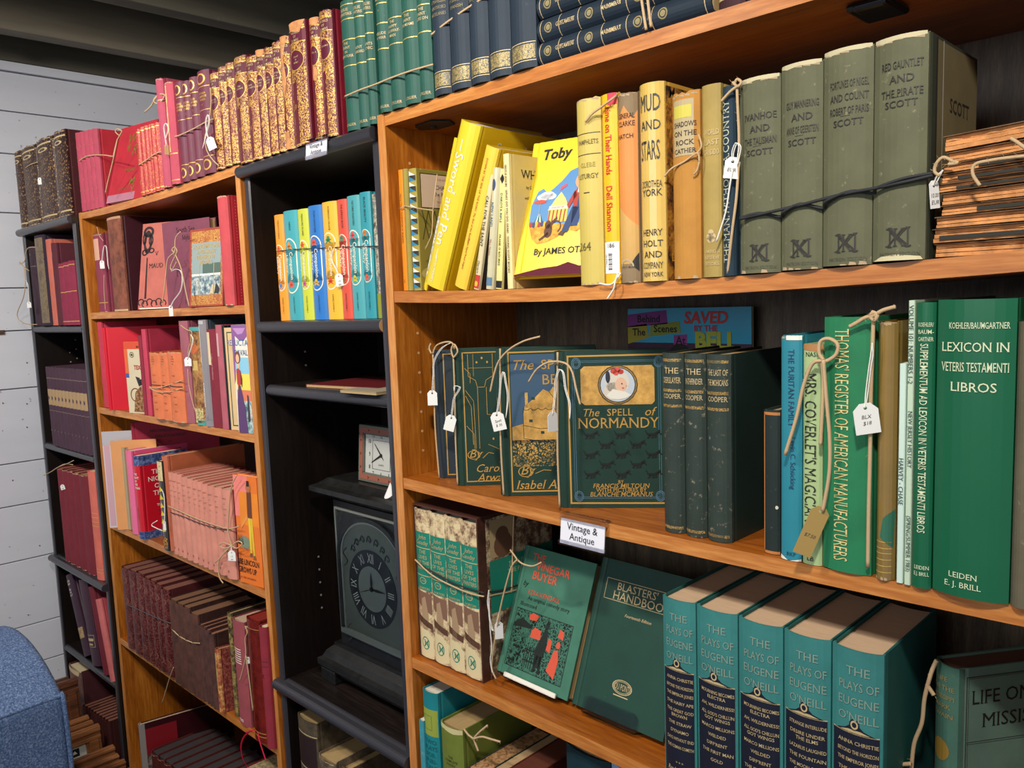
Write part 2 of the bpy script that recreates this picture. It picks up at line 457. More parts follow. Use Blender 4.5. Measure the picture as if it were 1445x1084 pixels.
def price_tag(label, at, case='D', w=.017, h=.026, yaw=30, roll=0, loop=None, lines=('',), mat=None, lean=0):
    """at = the hole; loop = points of the white string from the hole up to the knot"""
    mat = mat or TAGW
    root = empty('price_tag', FR[case] @ Matrix.Translation(at), label, 'price tag')
    m = MB(); c = w*.28; hw = w/2; top = .0045
    poly = [(-hw, -h+top), (hw, -h+top), (hw, top-c), (hw-c, top), (-hw+c, top), (-hw, top-c)]
    Rm = Matrix.Rotation(R(yaw), 4, 'Z') @ Matrix.Rotation(R(lean), 4, 'X') @ Matrix.Rotation(R(roll), 4, 'Y')
    n = 10; hole = [(.0016*math.cos(2*math.pi*i/n), .0016*math.sin(2*math.pi*i/n)) for i in range(n)]
    # card with a real hole: rings of quads between hole and outline
    out = []
    for i in range(n):
        g = 2*math.pi*i/n; dx, dy = math.cos(g), math.sin(g); best = 9
        for k in range(len(poly)):
            (x1, y1), (x2, y2) = poly[k], poly[(k+1) % len(poly)]
            den = dx*(y2-y1)-dy*(x2-x1)
            if abs(den) > 1e-12:
                tt = (x1*(y2-y1)-y1*(x2-x1))/den; uu = (x1*dy-y1*dx)/den
                if tt > 0 and -1e-6 <= uu <= 1+1e-6: best = min(best, tt)
        out.append((dx*best, dy*best))
    loops = sorted(set(out+poly), key=lambda q: math.atan2(q[1], q[0]) % (2*math.pi)); L = len(loops)
    hl = [(.0016*math.cos(math.atan2(q[1], q[0])), .0016*math.sin(math.atan2(q[1], q[0]))) for q in loops]
    vs = []
    for yy in (-.0003, .0003):
        vs += [(q[0], yy, q[1]) for q in loops]+[(q[0], yy, q[1]) for q in hl]
    fs = []
    for i in range(L):
        j = (i+1) % L
        fs += [(i, j, L+j, L+i), (2*L+j, 2*L+i, 3*L+i, 3*L+j), (j, i, 2*L+i, 2*L+j), (L+i, L+j, 3*L+j, 3*L+i)]
    m.add([tuple(Rm @ Vector(v)) for v in vs], fs); m.build('card', mat, root)
    tm = MB()
    for i, q in enumerate(lines):
        if not q: continue
        v_, f_, bb = glyphs(q, 'CENTER', 0, .2); k = .0036/.72; wx = (bb[2]-bb[0])*k; kx = k*min(1, w*.8/max(wx, 1e-6)); cx = (bb[0]+bb[2])/2
        tm.add([tuple(Rm @ Vector(((x-cx)*kx, -.0006, y*k-.010-i*.006))) for (x, y) in v_], f_)
    if tm.v: tm.build('handwriting', DARKGREY, root)
    if loop:
        s_ = MB(); A = Vector(at)
        P = [Vector((0, -.001, 0))]+[Vector(q)-A for q in loop]
        s_.tube(P, .0006, 5, 5)
        s_.build('string_loop', TWW, root, True)
        s2 = MB(); s2.tube([Vector((0, .001, 0))]+[q+Vector((.0016, .0008, -.0005)) for q in P[1:-1]]+[P[-1]], .0006, 5, 5); s2.build('string_loop', TWW, root, True)
    return root
# ================================================================ the room
XW = -1.93
m = MB(); m.box(-2.3, -3.2, -.06, 2.6, 1.68, 0); props(m.build('floor', wood('2A211B', '3D3028', '4A3B31', 1, 6, .5)), kind='structure')
m = MB(); m.box(XW-.10, -3.2, 0, XW-.018, 1.6, 2.343); wl = props(m.build('wall_left', plain('A5A6AC', .8)), kind='structure')
nw = NT('painted_plank'); nz = nw.noise(9, 4, .6, (1, .25, 1)); wcol = nw.mix(nz, 'D0D2DC', 'E4E5EC'); sp_ = nw.ramp(nw.noise(70, 2, .4), [(.74, (0, 0, 0)), (.76, (1, 1, 1))]); wcol = nw.mix(nw.mix(.5, (0, 0, 0), sp_), wcol, '6B6460'); nw.bump(nz, .2, .001); WALLP = nw.done(wcol, .55)
zs = [2.312]+list((2.189,2.0562,1.8702,1.6316,1.4947,1.3074,1.0665,0.927,0.743,0.5208,0.3881))+[.0]
rg = random.Random(3)
for i in range(len(zs)-1):
    g = .0024; m = MB(); y0 = -3.2
    j = rg.uniform(-.0006, .0006)
    m.box(XW-.018, y0, zs[i+1]+g/2+.001, XW+j, 1.6, zs[i]-g/2, None); m.build('plank', WALLP, wl, bevel=.0016)
m = MB(); m.box(XW-.018, -3.2, 2.314, XW+.012, 1.6, 2.342); m.build('cover_strip', WALLP, wl, bevel=.002)
m = MB(); m.box(XW+.0005, -.13, 1.485, XW+.004, -.085, 1.499); m.build('bark_patch', wood('3A2A1C', '5C4430', '7A5F45', 1, 30), wl)
for (u_, v_) in ((-0.03,1.3894),(-0.0416,1.2555),(-0.0483,1.179),(-0.1093,1.2657),(-0.0984,0.5564),(-0.1037,1.0119),(-0.0454,0.7798)):
    m = MB(); m.lathe([(.0022, 0), (.0022, .0008)], (XW+.0004, u_, v_), 8, 0); m.build('nail_head', plain('5A5450'), wl)
m = MB(); m.box(-2.3, 1.6, 0, 2.6, 1.68, 2.53); props(m.build('wall_back', plain('4A4743', .8)), kind='structure')
m = MB(); m.box(-2.3, -3.2, 2.53, 2.6, 1.68, 2.56); ce = props(m.build('ceiling', wood('3E3B34', '504C43', '645E52', 1, 4, .7)), kind='structure')
JW = NT('old_joist'); a_ = JW.noise(6, 5, .6, (1, .12, 1)); c_ = JW.ramp(a_, [(.3, '4E4A40'), (.5, '666052'), (.7, '857A68')])
s_ = JW.ramp(JW.noise(22, 5, .7), [(.64, (0, 0, 0)), (.74, (1, 1, 1))]); c_ = JW.mix(JW.mix(.35, (0, 0, 0), s_), c_, '8A867C'); JW.bump(a_, .5, .003); JOIST = JW.done(c_, .7)
for x0, x1 in [(-1.985, -1.925), (-1.665, -1.605), (-1.235, -1.175), (-.805, -.745), (-.375, -.315), (.055, .115), (.485, .545), (.915, .975), (1.345, 1.405), (1.775, 1.835)]:
    m = MB(); m.box(x0, -3.2, 2.345, x1, 1.6, 2.53); m.build('joist', JOIST, ce, bevel=.003)
m = MB(); m.lathe([(.016, 0), (.016, .02)], (-1.64, -.22, 2.335), 12, 2); m.build('joist_plug', plain('4B4A48', .5), ce)
# track lamp housings under the joists
BLKM = plain('1A1A1C', .4)
for i, (a, b, c_, d_, e_, f_, g_) in enumerate(LAMPS):
    root = empty('track_lamp', Matrix.Translation((a, b, 2.345)), ['black track lamp above the right oak bookcase', 'black track lamp above the narrow black bookcase', 'black track lamp nearest the white plank wall'][i], 'lamp')
    dr = (Vector((d_, e_, f_))-Vector((a, b, c_))).normalized(); q = dr.to_track_quat('Z', 'Y').to_matrix().to_4x4()
    m = MB(); m.box(-.03, -.03, -.012, .03, .03, 0); m.build('mounting_plate', BLKM, root)
    m = MB(); m.lathe([(.006, -.05), (.006, -.012)], n=10); m.build('stem', BLKM, root)
    m = MB(); m.lathe([(.018, -.09), (.034, -.075), (.036, -.035)], n=20)
    o = m.build('lamp_head', BLKM, root); o.matrix_basis = Matrix.Translation((0, 0, -.055)) @ q
    m = MB(); m.lathe([(.030, -.034), (.030, -.0335)], n=20); em = NT('lamp_glow'); em.b.inputs['Emission Color'].default_value = (1, .9, .75, 1); em.b.inputs['Emission Strength'].default_value = 4
    o = m.build('bulb', em.done('FFFFFF'), root); o.matrix_basis = Matrix.Translation((0, 0, -.055)) @ q
# ================================================================ bookcases
TH = .0173
def sagz(x, W, s_): return -4*s_*(x/W)*(1-x/W)
def oak_shelf(root, x0, x1, z, y0=0, y1=.262, sag=0, sx=0, W=1, name='shelf', edge=True):
    n = 14 if sag else 1; m = MB(); e = MB()
    for k in range(n):
        a = x0+(x1-x0)*k/n; b = x0+(x1-x0)*(k+1)/n
        za = z+(sagz(a-sx, W, sag) if sag else 0); zb = z+(sagz(b-sx, W, sag) if sag else 0)
        for mb, ya, yb in ((m, y0+.0012, y1), (e, y0, y0+.0012)):
            vs = [(a, ya, za-TH), (b, ya, zb-TH), (b, yb, zb-TH), (a, yb, za-TH), (a, ya, za), (b, ya, zb), (b, yb, zb), (a, yb, za)]
            fs = [(0, 3, 2, 1), (4, 5, 6, 7), (0, 1, 5, 4), (2, 3, 7, 6)]
            if k == 0: fs.append((3, 0, 4, 7))
            if k == n-1: fs.append((1, 2, 6, 5))
            mb.add(vs, fs)
    o = m.build(name, OAKTOP, root)
    if edge: e.build('front_edge', OAKH, o)
    return o
def holes(root, x, face, ys, z0, z1, step, mat, r=.0024):
    m = MB(); z = z0
    while z < z1:
        for y in ys: m.lathe([(r, 0), (r, face*.0003)], (x, y, z), 7, 0)
        z += step
    props(m.build('peg_holes', mat, root), kind='stuff')
HOLE = plain('D6A878', .8); HOLED = plain('8F8478', .7)
# --- right oak bookcase (its right side is outside the photograph)
SW = 0.0181; WD = .914
bc = empty('bookcase', FR['D'], 'wide oak bookcase nearest the camera, full of yellow and green books', 'bookcase')
for x0 in (0, WD-SW):
    m = MB(); m.box(x0, .0012, 0, x0+SW, .28, 1.8297+.001); sp = m.build('side_panel', OAKV, bc)
    m = MB(); m.box(x0, 0, 0, x0+SW, .0012, 1.8297+.001); m.build('front_edge', OAKEDGE, sp)
o = oak_shelf(bc, SW, WD-SW, 1.8297, .001, .28, name='top_panel')
oak_shelf(bc, SW+.001, WD-SW-.001, 1.5607, .001, .27, 0.0064, 0, 0.7239)
oak_shelf(bc, SW+.001, WD-SW-.001, 1.2626, .001, .27, 0.0027, 0, 0.7239)
oak_shelf(bc, SW, WD-SW, 0.9608, .001, .27)
oak_shelf(bc, SW+.001, WD-SW-.001, 0.6608, .001, .27)
oak_shelf(bc, SW+.001, WD-SW-.001, .36, .001, .27); oak_shelf(bc, SW, WD-SW, .08, .001, .27)
m = MB(); m.box(SW, .274, .06, WD-SW, .280, 1.8124); m.build('back_panel', BACKV, bc)
m = MB(); m.box(SW, .02, 0, WD-SW, .035, .062); m.build('plinth', OAKV, bc)
for zc, k in ((1.30, .20), (1.02, .2), (1.60, .17)): holes(bc, SW, 1, (.045, ), zc, zc+k, .032, HOLE)
for (cx, cy) in ((.068, .055),):
    m = MB()
    m.prism([(cx-.035, cy), (cx-.02, cy-.02), (cx+.025, cy-.024), (cx+.042, cy-.002), (cx+.028, cy+.02), (cx-.015, cy+.022)], 1.8124-.003, 1.8124-.0002, 2)
    m.lathe([(.006, 0), (.004, -.003)], (cx, cy, 1.8124-.003), 10, 2)
m.build('corner_bracket', plain('16130F', .5), bc, bevel=.0008)
m = MB(); zt = 1.8124
m.box(.708, .036, zt-.008, .750, .092, zt-.0005); m.box(.718, .028, zt-.012, .750, .048, zt-.004); m.build('light_bar', plain('0E0F14', .3), bc, bevel=.006)
# --- wide oak bookcase at the left
Bl, Br, SWB = -1.3672, -0.4531, 0.0181
bb = empty('bookcase', FR['B'], 'oak bookcase of red and pink books between the two black bookcases', 'bookcase')
for x0 in (Bl, Br-SWB):
    m = MB(); m.box(x0, .0012, 0, x0+SWB, .275, 1.8207); sp = m.build('side_panel', OAKV, bb)
    m = MB(); m.box(x0, 0, 0, x0+SWB, .0012, 1.8207); m.build('front_edge', OAKEDGE, sp)
def bz(x): q = (x-Bl)/(Br-Bl); return 1.8207-4*0.0069*q*(1-q)
oak_shelf(bb, Bl+SWB, Br-SWB, 1.8207, .001, .27, 0.0069, Bl, Br-Bl, name='top_panel')
for z in (1.5481,1.2863,0.9578,0.6167,0.1967,0.08): oak_shelf(bb, Bl+SWB+.0005, Br-SWB-.0005, z, .001, .262)
m = MB(); m.box(Bl+SWB, .266, .06, Br-SWB, .272, 1.7964); m.build('back_panel', BACKD, bb)
holes(bb, Bl+SWB, 1, (.05,), 1.33, 1.46, .032, HOLE, .002)
# --- black bookcases with bullnosed shelves
NT_ = .0225
def nose_shelf(root, x0, x1, z, y0, y1, name='shelf', nose_mat=None, chip=False):
    m = MB(); m.box(x0, y0+NT_/2, z-NT_, x1, y1, z); o = m.build(name, BLKH, root)
    n = 10; poly = [(y0+NT_/2, z-NT_)]+[(y0+NT_/2-NT_/2*math.cos(-math.pi/2+math.pi*i/n), z-NT_/2+NT_/2*math.sin(-math.pi/2+math.pi*i/n)) for i in range(1, n)]+[(y0+NT_/2, z)]
    m = MB(); m.prism([(q[0], q[1]) for q in poly], x0, x1, 0); m.build('bullnose', nose_mat or NOSE, o)
    if chip: m = MB(); m.prism([(q[0], q[1]) for q in poly], x1, x1+.0006, 0); m.build('bare_chipboard_end', plain('B98A55', .9), o)
    return o
def black_case(root, x0, x1, sw, ztop, fulls, betweens, dep=.29, nose=.0173):
    for a in (x0, x1-sw):
        m = MB(); m.box(a, .004, 0, a+sw, dep, ztop-NT_); sp = m.build('side_panel', BLK, root)
        m = MB(); m.prism([(a, .004), (a+.002, .0006), (a+sw/2, 0), (a+sw-.002, .0006), (a+sw, .004)], 0, ztop-NT_, 2); m.build('front_edge', NOSE, sp)
    nose_shelf(root, x0-.0005, x1, ztop, -nose, dep, 'top_panel')
    for z in fulls: 
        nose_shelf(root, x0+sw, x1-sw, z, -.0005, dep-.01)
        m = MB(); n = 10; poly = [(.0, z-NT_)]+[(-nose+NT_/2-NT_/2*math.cos(-math.pi/2+math.pi*i/n), z-NT_/2+NT_/2*math.sin(-math.pi/2+math.pi*i/n)) for i in range(1, n)]+[(.0, z)]
        m.prism(poly, x0-.0005, x1, 0); m.build('bullnose', NOSE, root)
    for z, rec, ins, chip in betweens: nose_shelf(root, x0+sw+ins, x1-sw-.0012, z, rec, dep-.01, chip=chip)
    m = MB(); m.box(x0+sw, dep-.008, .04, x1-sw, dep-.002, ztop-NT_); m.build('back_panel', BLK, root)
Cl, CR = -0.4508, -.0075; SWC = 0.0186
cc = empty('bookcase', FR['C'], 'narrow black bookcase with clocks, left of the wide oak bookcase', 'bookcase')
black_case(cc, Cl, CR, SWC, 1.8154, [0.7761], [(1.5143, -.004, .0002, True), (1.3884, .004, .004, True), (0.3761, .0, .001, False), (.08, 0, .001, False)])
holes(cc, Cl+SWC, 1, (.10, ), .90, 1.04, .028, HOLED); holes(cc, Cl+SWC, 1, (.10,), 1.42, 1.47, .028, HOLED); holes(cc, Cl+SWC, 1, (.17,), .98, 1.02, .03, HOLED, .0015)
Al, Ar = -1.8308, -1.3697
ca = empty('bookcase', FR['A'], 'narrow black bookcase against the white plank wall', 'bookcase')
black_case(ca, Al, Ar-.0015, SWC, 1.8113, [0.771], [(z_, .0, .001, False) for z_ in (1.5109,1.1397,0.4678,0.0878,0.08)], dep=.29, nose=.017)
holes(ca, Al+SWC, 1, (.12,), 1.40, 1.5, .03, HOLED); holes(ca, Al+SWC, 1, (.10,), 1.33, 1.45, .03, HOLED)
# ================================================================ books
def title_lines(b, strs, top, size, mat, gap=1.6, **kw): return b.lines('s', strs, .5, top, size, mat, gap, **kw)
# ---------------------------------------------------------------- row standing on the black bookcase by the wall
G = 'worn brown leather volumes on top of the black bookcase by the wall'
for i, q in enumerate(((-1.8234,0.0,1.8119,0.0656,0.2313,0.0),(-1.7568,0.0,1.8119,0.1265,0.2312,0.0),(-1.6293,0.0,1.8119,0.0101,0.2205,0.0),(-1.6183,0.0,1.8119,0.1324,0.231,0.0),(-1.4848,0.0,1.8119,0.016,0.2215,0.0),(-1.4679,0.0,1.8119,0.0908,0.2299,0.0))):
    b = Book(f'{ORD[i]} worn brown leather volume from the wall, on top of the black bookcase', q, cloth('4A1A1E', .3), 'A', group=G, rnd=.35, ragged=.004, d=.13,
             spine=gilt('2E1614', '96703F', 120, -.7), pg=PGD)
    if i in (0, 1, 3, 5): b.band(.93, .004, PALEGOLD).band(.06, .004, PALEGOLD); b.disc('s', .5, .86, b.t*.3, .006, PALEGOLD, 'gilt_band', hole=.6)
    b.done()
# pink cloth set, red album and small red set on top of the oak bookcase
sets = ((-1.3409,0.004,1.8205,0.0297,0.2069,0.0),(-1.3102,0.004,1.8197,0.0297,0.205,0.0),(-1.2795,0.004,1.8189,0.0297,0.2031,0.0),(-1.2488,0.004,1.8182,0.0297,0.2011,0.0),(-1.2181,0.004,1.8175,0.0297,0.199,0.0))
for i, q in enumerate(sets):
    b = Book(f'{ORD[i]} of five slim pink cloth books on the left oak bookcase, counted from the wall', q, cloth('AE4458', .35) if i < 4 else cloth('B32A38', .1), 'B', group='slim pink cloth books tied with twine', d=.14, rnd=.3, spine=cloth('AE4458', .35), pg=PGW)
    for k in range(6): b.tx('s', random.choice(['& B', 'MT', '1852', 'OF', 'THE']), .5, .12+.14*k, .0022, PALEGOLD, rot=-1)
    if i == 4: b.poly('f', [(.45, .62), (.8, .62), (.8, 1), (.62, 1), (.62, .74), (.45, .74)], plain('A88A3E', .6), 'pasted_label')
    b.done()
b = F('large red album face out with gold lettering and a clear plastic strip', (((0.1665,0.9848,-0.0493,-1.1724),(-0.9443,0.1736,0.2797,0.0172),(0.284,0.0,0.9588,1.8204)),0.014,0.1661,0.2048), cloth('B22735', .05), 'B', group=None, pg=PGW)
GM = plain('8C7A32', .45, .2)
b.tx('f', 'BALLAD', .5, .40, .009, GM); b.tx('f', 'AT DUMBLETON', .42, .16, .0045, GM)
b.tx('f', 'W', .42, .82, .026, GM, shear=.3).tx('f', 'R', .52, .66, .028, GM, shear=.3).tx('f', 'ff', .35, .70, .02, GM, rot=0, shear=-.2)
b.tx('f', 'M', .62, .24, .022, GM, shear=.2).tx('f', 'Y', .66, .13, .02, GM).tx('f', '?', .86, .24, .024, GM)
b.rect('f', 0, 0, .75, .1, jacket('B9788C', .1, coat=1), 'plastic_strip').done()
G = 'small red gilt books tied with twine on top of the left oak bookcase'
for i, q in enumerate(((-0.9271,0.0,1.8143,0.0219,0.1515,0.0),(-0.9042,0.0,1.8144,0.0227,0.1522,0.0),(-0.8804,0.0,1.8144,0.0198,0.1518,0.0),(-0.8596,0.0,1.8145,0.0129,0.1507,0.0),(-0.8457,0.0,1.8146,0.0223,0.1487,0.0),(-0.8224,0.0,1.8147,0.0185,0.1484,0.0))):
    b = Book(f'{ORD[i]} of six small red gilt books beside the red album, counted from the left', q, cloth('B3242B', .1), 'B', group=G, d=.11, rnd=.3, spine=gilt('A8202A', 'D08A44', 260, -.7), pg=PGW)
    b.band(.95, .002, GOLD).band(.05, .002, GOLD).done()
b = Book('tall faded pink book with a twine bow on its spine, behind the rose one', (-0.7891,-0.004,1.8151,0.0324,0.2339,0.0), cloth('B04A60', .5), 'B', d=.14, rnd=.3, ragged=.003); b.band(.8, .002, PALEGOLD).done()
b = Book('tall rose pink book with a white price tag, gilt line down its spine', (-0.7449,-0.006,1.8157,0.04,0.2146,0.0), cloth('B84A5C', .35), 'B', d=.14, rnd=.4, ragged=.002)
b.rect('s', .38, .32, .55, .97, gilt('C9485E', 'F0D08A', 300, .95), 'gilt_panel').band(.3, .002, GOLD).band(.04, .002, GOLD).done()
Book('bright red book mostly hidden behind the rose pink book with the tag', (-1.0347, .146, 1.8147, .03, .245, 0), cloth('B01F33', .1), 'B', d=.12).done()
G = 'plum volumes with gilt wreaths on top of the left oak bookcase'
for i, q in enumerate(((-0.7039,0.0,1.8163,0.0357,0.2067,0.0),(-0.6673,0.0,1.8168,0.0311,0.2013,0.0),(-0.6352,0.0,1.8175,0.0335,0.2012,0.0),(-0.6007,0.0,1.8187,0.0512,0.2033,0.0))):
    b = Book(f'{ORD[i]} of four plum cloth volumes with gilt wreaths and a twine round them', q, cloth('6A2B40', .12, .5), 'B', group=G, d=.14, rnd=.35, pg=PGD)
    for v in (.92, .09): b.disc('s', .5, v, b.t*.33, .011, GOLD, 'wreath', hole=.72)
    b.band(.845, .0012, GOLD).band(.17, .0012, GOLD).band(.62, .001, GOLD)
    title_lines(b, [['IRVING', 'SKETCH', 'TALES', 'ASTORIA'][i], 'COMPLETE', 'WORKS'], .78, .0042, GOLD, 1.5); b.tx('s', str(i+1), .5, .67, .004, GOLD).done()
# dark red gilt set that runs from the oak to the black bookcase
G = 'maroon volumes with heavy gold spines on top of the bookcases'
DG = [gilt('6A1826', 'E2AE4C', 210, .3), gilt('5B1530', 'DDA94E', 210, .35)]
TAN = leather('C98A55', 'A0633A', .7)
def gold_volume(i, q, case, side=False):
    b = Book(f'{ORD[i]} of the twelve maroon volumes with heavy gold spines, counted from the plum set', q, cloth('7B1526', .08, .5), case, group=G, d=.15, rnd=.34, ragged=.004, spine=cloth('651B2C', .15, .5), pg=PGD)
    gm = DG[i % 2]; t = b.t; LAB = cloth('5E1730', .1, .5)
    for (a0, b0, a1, b1) in ((.50, .02, .95, .52), (.04, .02, .17, .52), (.04, .52, .96, .83), (.04, .925, .96, .985)): b.rect('s', a0, b0, a1, b1, gm, 'gilt_panel', 1)
    b.rect('s', .12, .845, .88, .925, LAB, 'label_panel', 2); b.rect('s', .3, .30, .40, .34, gm, 'gilt_panel', 2)
    b.disc('s', .5, .69, t*.42, b.h*.085, LAB, 'label_panel', 2); b.disc('s', .5, .69, t*.42, b.h*.085, GOLD, 'gilt_line', 3, hole=.92)
    b.lines('s', ['WORKS', 'OF', 'DUMAS'], .5, .905, .0042, PALEGOLD, 1.45, layer=4)
    b.lines('s', [['MONTE', 'CRISTO'], ['LOUISE', 'BRAGELONNE'], ['QUEEN', 'MARGOT'], ['THREE', 'GUARDSMEN'], ['MARIE', 'ANTOINETTE'], ['TWENTY', 'YEARS', 'AFTER'], ['THE', 'BLACK', 'TULIP'], ['MEMOIRS', 'OF A', 'PHYSICIAN'], ['TALES'], ['COUNT', 'OF', 'MORET'], ['VOL. II'], ['ASCANIO'], ['VOL. I']][i], .5, .715, .0028, PALEGOLD, 1.7, layer=4, maxw=t*.66)
    b.band(.83, .0012, GOLD, layer=3).band(.935, .0012, GOLD, layer=3).band(.015, .002, GOLD, layer=3)
    if i == 8: b.poly('s', [(.0, .55), (.5, .45), (.75, .6), (.6, .8), (.9, .99), (0, .99)], TAN, 'bare_patch', 5); b.poly('s', [(0, .0), (.8, .0), (.7, .14), (.2, .18)], TAN, 'bare_patch', 5); b.poly('s', [(0, .18), (.3, .2), (.45, .45), (0, .55)], TAN, 'bare_patch', 5)
    if i == 9: b.poly('s', [(.3, .93), (.8, .9), (1, .995), (.15, .995)], TAN, 'bare_patch', 5)
    if i in (5, 10): b.poly('s', [(.1, .95), (.9, .93), (.98, .995), (.03, .995)], TAN, 'bare_patch', 5)
    if i == 10: b.poly('s', [(.3, .5), (.7, .48), (.8, .56), (.5, .62)], TAN, 'bare_patch', 5)
    b.done()
q = ((-0.5432,0.0,1.8197,0.0356,0.1888,0.0),(-0.5066,0.0,1.8206,0.0293,0.1925,0.0),(-0.4763,0.0,1.8215,0.0308,0.1914,0.0))
for i in range(3): gold_volume(i, q[i], 'B')
q = ((-0.4384,-0.008,1.816,0.0469,0.1984,0.0),(-0.3905,-0.008,1.816,0.0373,0.1887,0.0),(-0.3522,-0.008,1.816,0.0292,0.1907,0.0),(-0.322,-0.008,1.816,0.0288,0.1887,0.0),(-0.2922,-0.008,1.816,0.0263,0.1913,0.0),(-0.2648,-0.008,1.816,0.0278,0.1936,0.0),(-0.236,-0.008,1.816,0.0519,0.2065,0.0))
for i in range(7): gold_volume(i+3, q[i], 'C')
q = ((-0.1672,-0.008,1.816,0.0275,0.1981,0.0),(-0.1387,-0.008,1.816,0.0351,0.2019,0.0))
for i in range(2): gold_volume(i+10, q[i], 'C')
# green cloth set
G = 'green cloth volumes with gilt bands standing above the join of two bookcases'
GC = cloth('23564A', .25, .55); 
NM = [['THE', 'SAINT', 'IN', 'NEW YORK'], ['SAINT', 'OVERBOARD'], ['SAINTS', 'PICNIC'], ['PRELUDE', 'TO WAR'], ['THE', 'HAPPY', 'HIGHWAY-', 'MAN'], ['THE', 'SAINT', 'IN MIAMI'], ['THE', 'SAINT', 'GOES ON']]
qs = list(((-0.0807,-0.006,1.816,0.0351,0.2004,0.0),(-0.0446,-0.006,1.816,0.0266,0.195,0.0),(-0.017,-0.006,1.816,0.0148,0.1939,0.0)))+list(((0.0112,0.0,1.8303,0.0268,0.1753,0.0),(0.039,0.0,1.8303,0.033,0.17,0.0),(0.073,0.0,1.8303,0.034,0.1635,0.0),(0.108,0.0,1.8303,0.0289,0.1582,0.0)))
qs[2] = qs[2][:3]+(qs[1][3]*.78,)+qs[2][4:]
for i, q in enumerate(qs):
    q = q[:4]+(min(max(q[4], .185), .2),)+q[5:]
    b = Book(f'{ORD[i]} of seven green cloth volumes with gilt bands, counted from the maroon and gold books', q, GC, 'C' if i < 3 else 'D', group=G, d=.14, rnd=.4, pg=PGD)
    for v in (.965, .855, .70, .50): b.band(v, .0012, GOLD)
    b.lines('s', ['LESLIE', 'CHARTERIS'], .5, .925, .0044, PALEGOLD, 1.5)
    if i == 3: b.tx('s', '*', .5, .8, .004, GOLD)
    b.lines('s', NM[i], .5, .67 if len(NM[i]) > 2 else .62, .0042, PALEGOLD, 1.55); b.tx('s', 'COLLIER', .5, .045, .0042, PALEGOLD).done()
# dark blue set
G = 'dark slate blue volumes above the wide oak bookcase'
for i, q in enumerate(((0.1392,0.001,1.8303,0.0354,0.1404,0.0),(0.1756,0.001,1.8303,0.0394,0.1368,0.0),(0.216,0.001,1.8303,0.0362,0.1335,0.0),(0.2532,0.001,1.8303,0.0393,0.1288,0.0),(0.2934,0.001,1.8303,0.0439,0.126,0.0))):
    q = q[:4]+(.222,)+q[5:]
    b = Book(f'{ORD[i]} of five dark slate blue volumes beside the green gilt set, counted from the left', q, cloth('22303E', .2, .6), group=G, d=.15, rnd=.3, pg=PGD)
    b.rect('s', .04, .05, .96, .13, gilt('2A3846', 'A8935A', 260, .75), 'gilt_panel').band(.04, .001, PALEGOLD).band(.14, .001, PALEGOLD)
    b.lines('s', [['TALES OF', 'A TRAVELLER', 'ABBOTSFORD', 'MISCELLANIES'], ['GRANADA', 'THE CONQUEST', 'OF GRANADA', 'SPANISH'], ['SKETCH BOOK', 'HISTORY OF', 'NEW YORK', 'SALMAGUNDI'], ['LIFE OF', 'COLUMBUS', 'TOUR OF', 'THE PRAIRIES'], ['ASTORIA', 'BRACEBRIDGE', 'HALL', 'WOLFERT PAPERS']][i], .5, .60-.0*i, .0044, plain('8E8158', .5), 1.9)
    b.lines('s', ['IRVINGS', 'WORKS'], .5, .86, .005, plain('8E8158', .5)).done()
# stack of dark blue volumes lying on their sides, spines forward
G = 'dark blue volumes lying in a stack above the wide oak bookcase'
zb = 1.8297+.0004; xl = 0.3408; xr = 0.5861
th = 0.0277
for i in range(4):
    L = xr-xl-.002*i; t_ = th*.97
    Mx = Matrix(((0, 0, 1, xl+.001*i), (0, 1, 0, .004+.001*(i % 2)), (-1, 0, 0, zb+i*th+t_), (0, 0, 0, 1)))
    b = Book(['lowest of the dark blue volumes lying on their sides above the wide oak bookcase', 'dark blue volume lying second from the bottom of the stack, volume two', 'dark blue volume lying third from the bottom of the stack', 'topmost dark blue volume lying in the stack, cut by the picture edge'][i], (t_, .15, L), cloth('1C2936', .15, .6), M=Mx, group=G, rnd=.25, pg=PGD)
    for v in (.02, .145, .27, .415, .56, .70, .97): b.band(v, .0010, PALEGOLD)
    for v in (.075, .34, .625, .76): b.disc('s', .5, v, .0062, .0062, plain('8E8158', .5), 'roundel', hole=.75); b.disc('s', .5, v, .0035, .0035, plain('8E8158', .5), 'roundel')
    for v, st in ((.205, ['GUSTAVE', 'FLAUBERT', ['I', 'II', 'III', 'IV'][i]]), (.49, [['MADAME', 'BOVARY', 'I'], ['MADAME', 'BOVARY', 'II'], ['SALAMMBO', '', 'I'], ['SALAMMBO', '', 'II']][i])):
        for k, q in enumerate(st[0] if isinstance(st[0], list) else st): 
            if q: b.tx('s', q, .5, v-.032+.034*k, .0050, PALEGOLD, rot=1, maxw=t_*.8)
    b.done()
Book('dark red book beside the lying blue volumes, only its lower corner in view', (xr+.004, .006, zb, .03, .2, 0), cloth('3E2026', .2), group=None, d=.14).band(.05, .003, PALEGOLD).done()
Book('dark blue book at the right end of the top row, only its foot in view', (xr+.036, .006, zb, .04, .2, 0), cloth('1F2A3C', .2), d=.14).band(.05, .003, PALEGOLD).done()
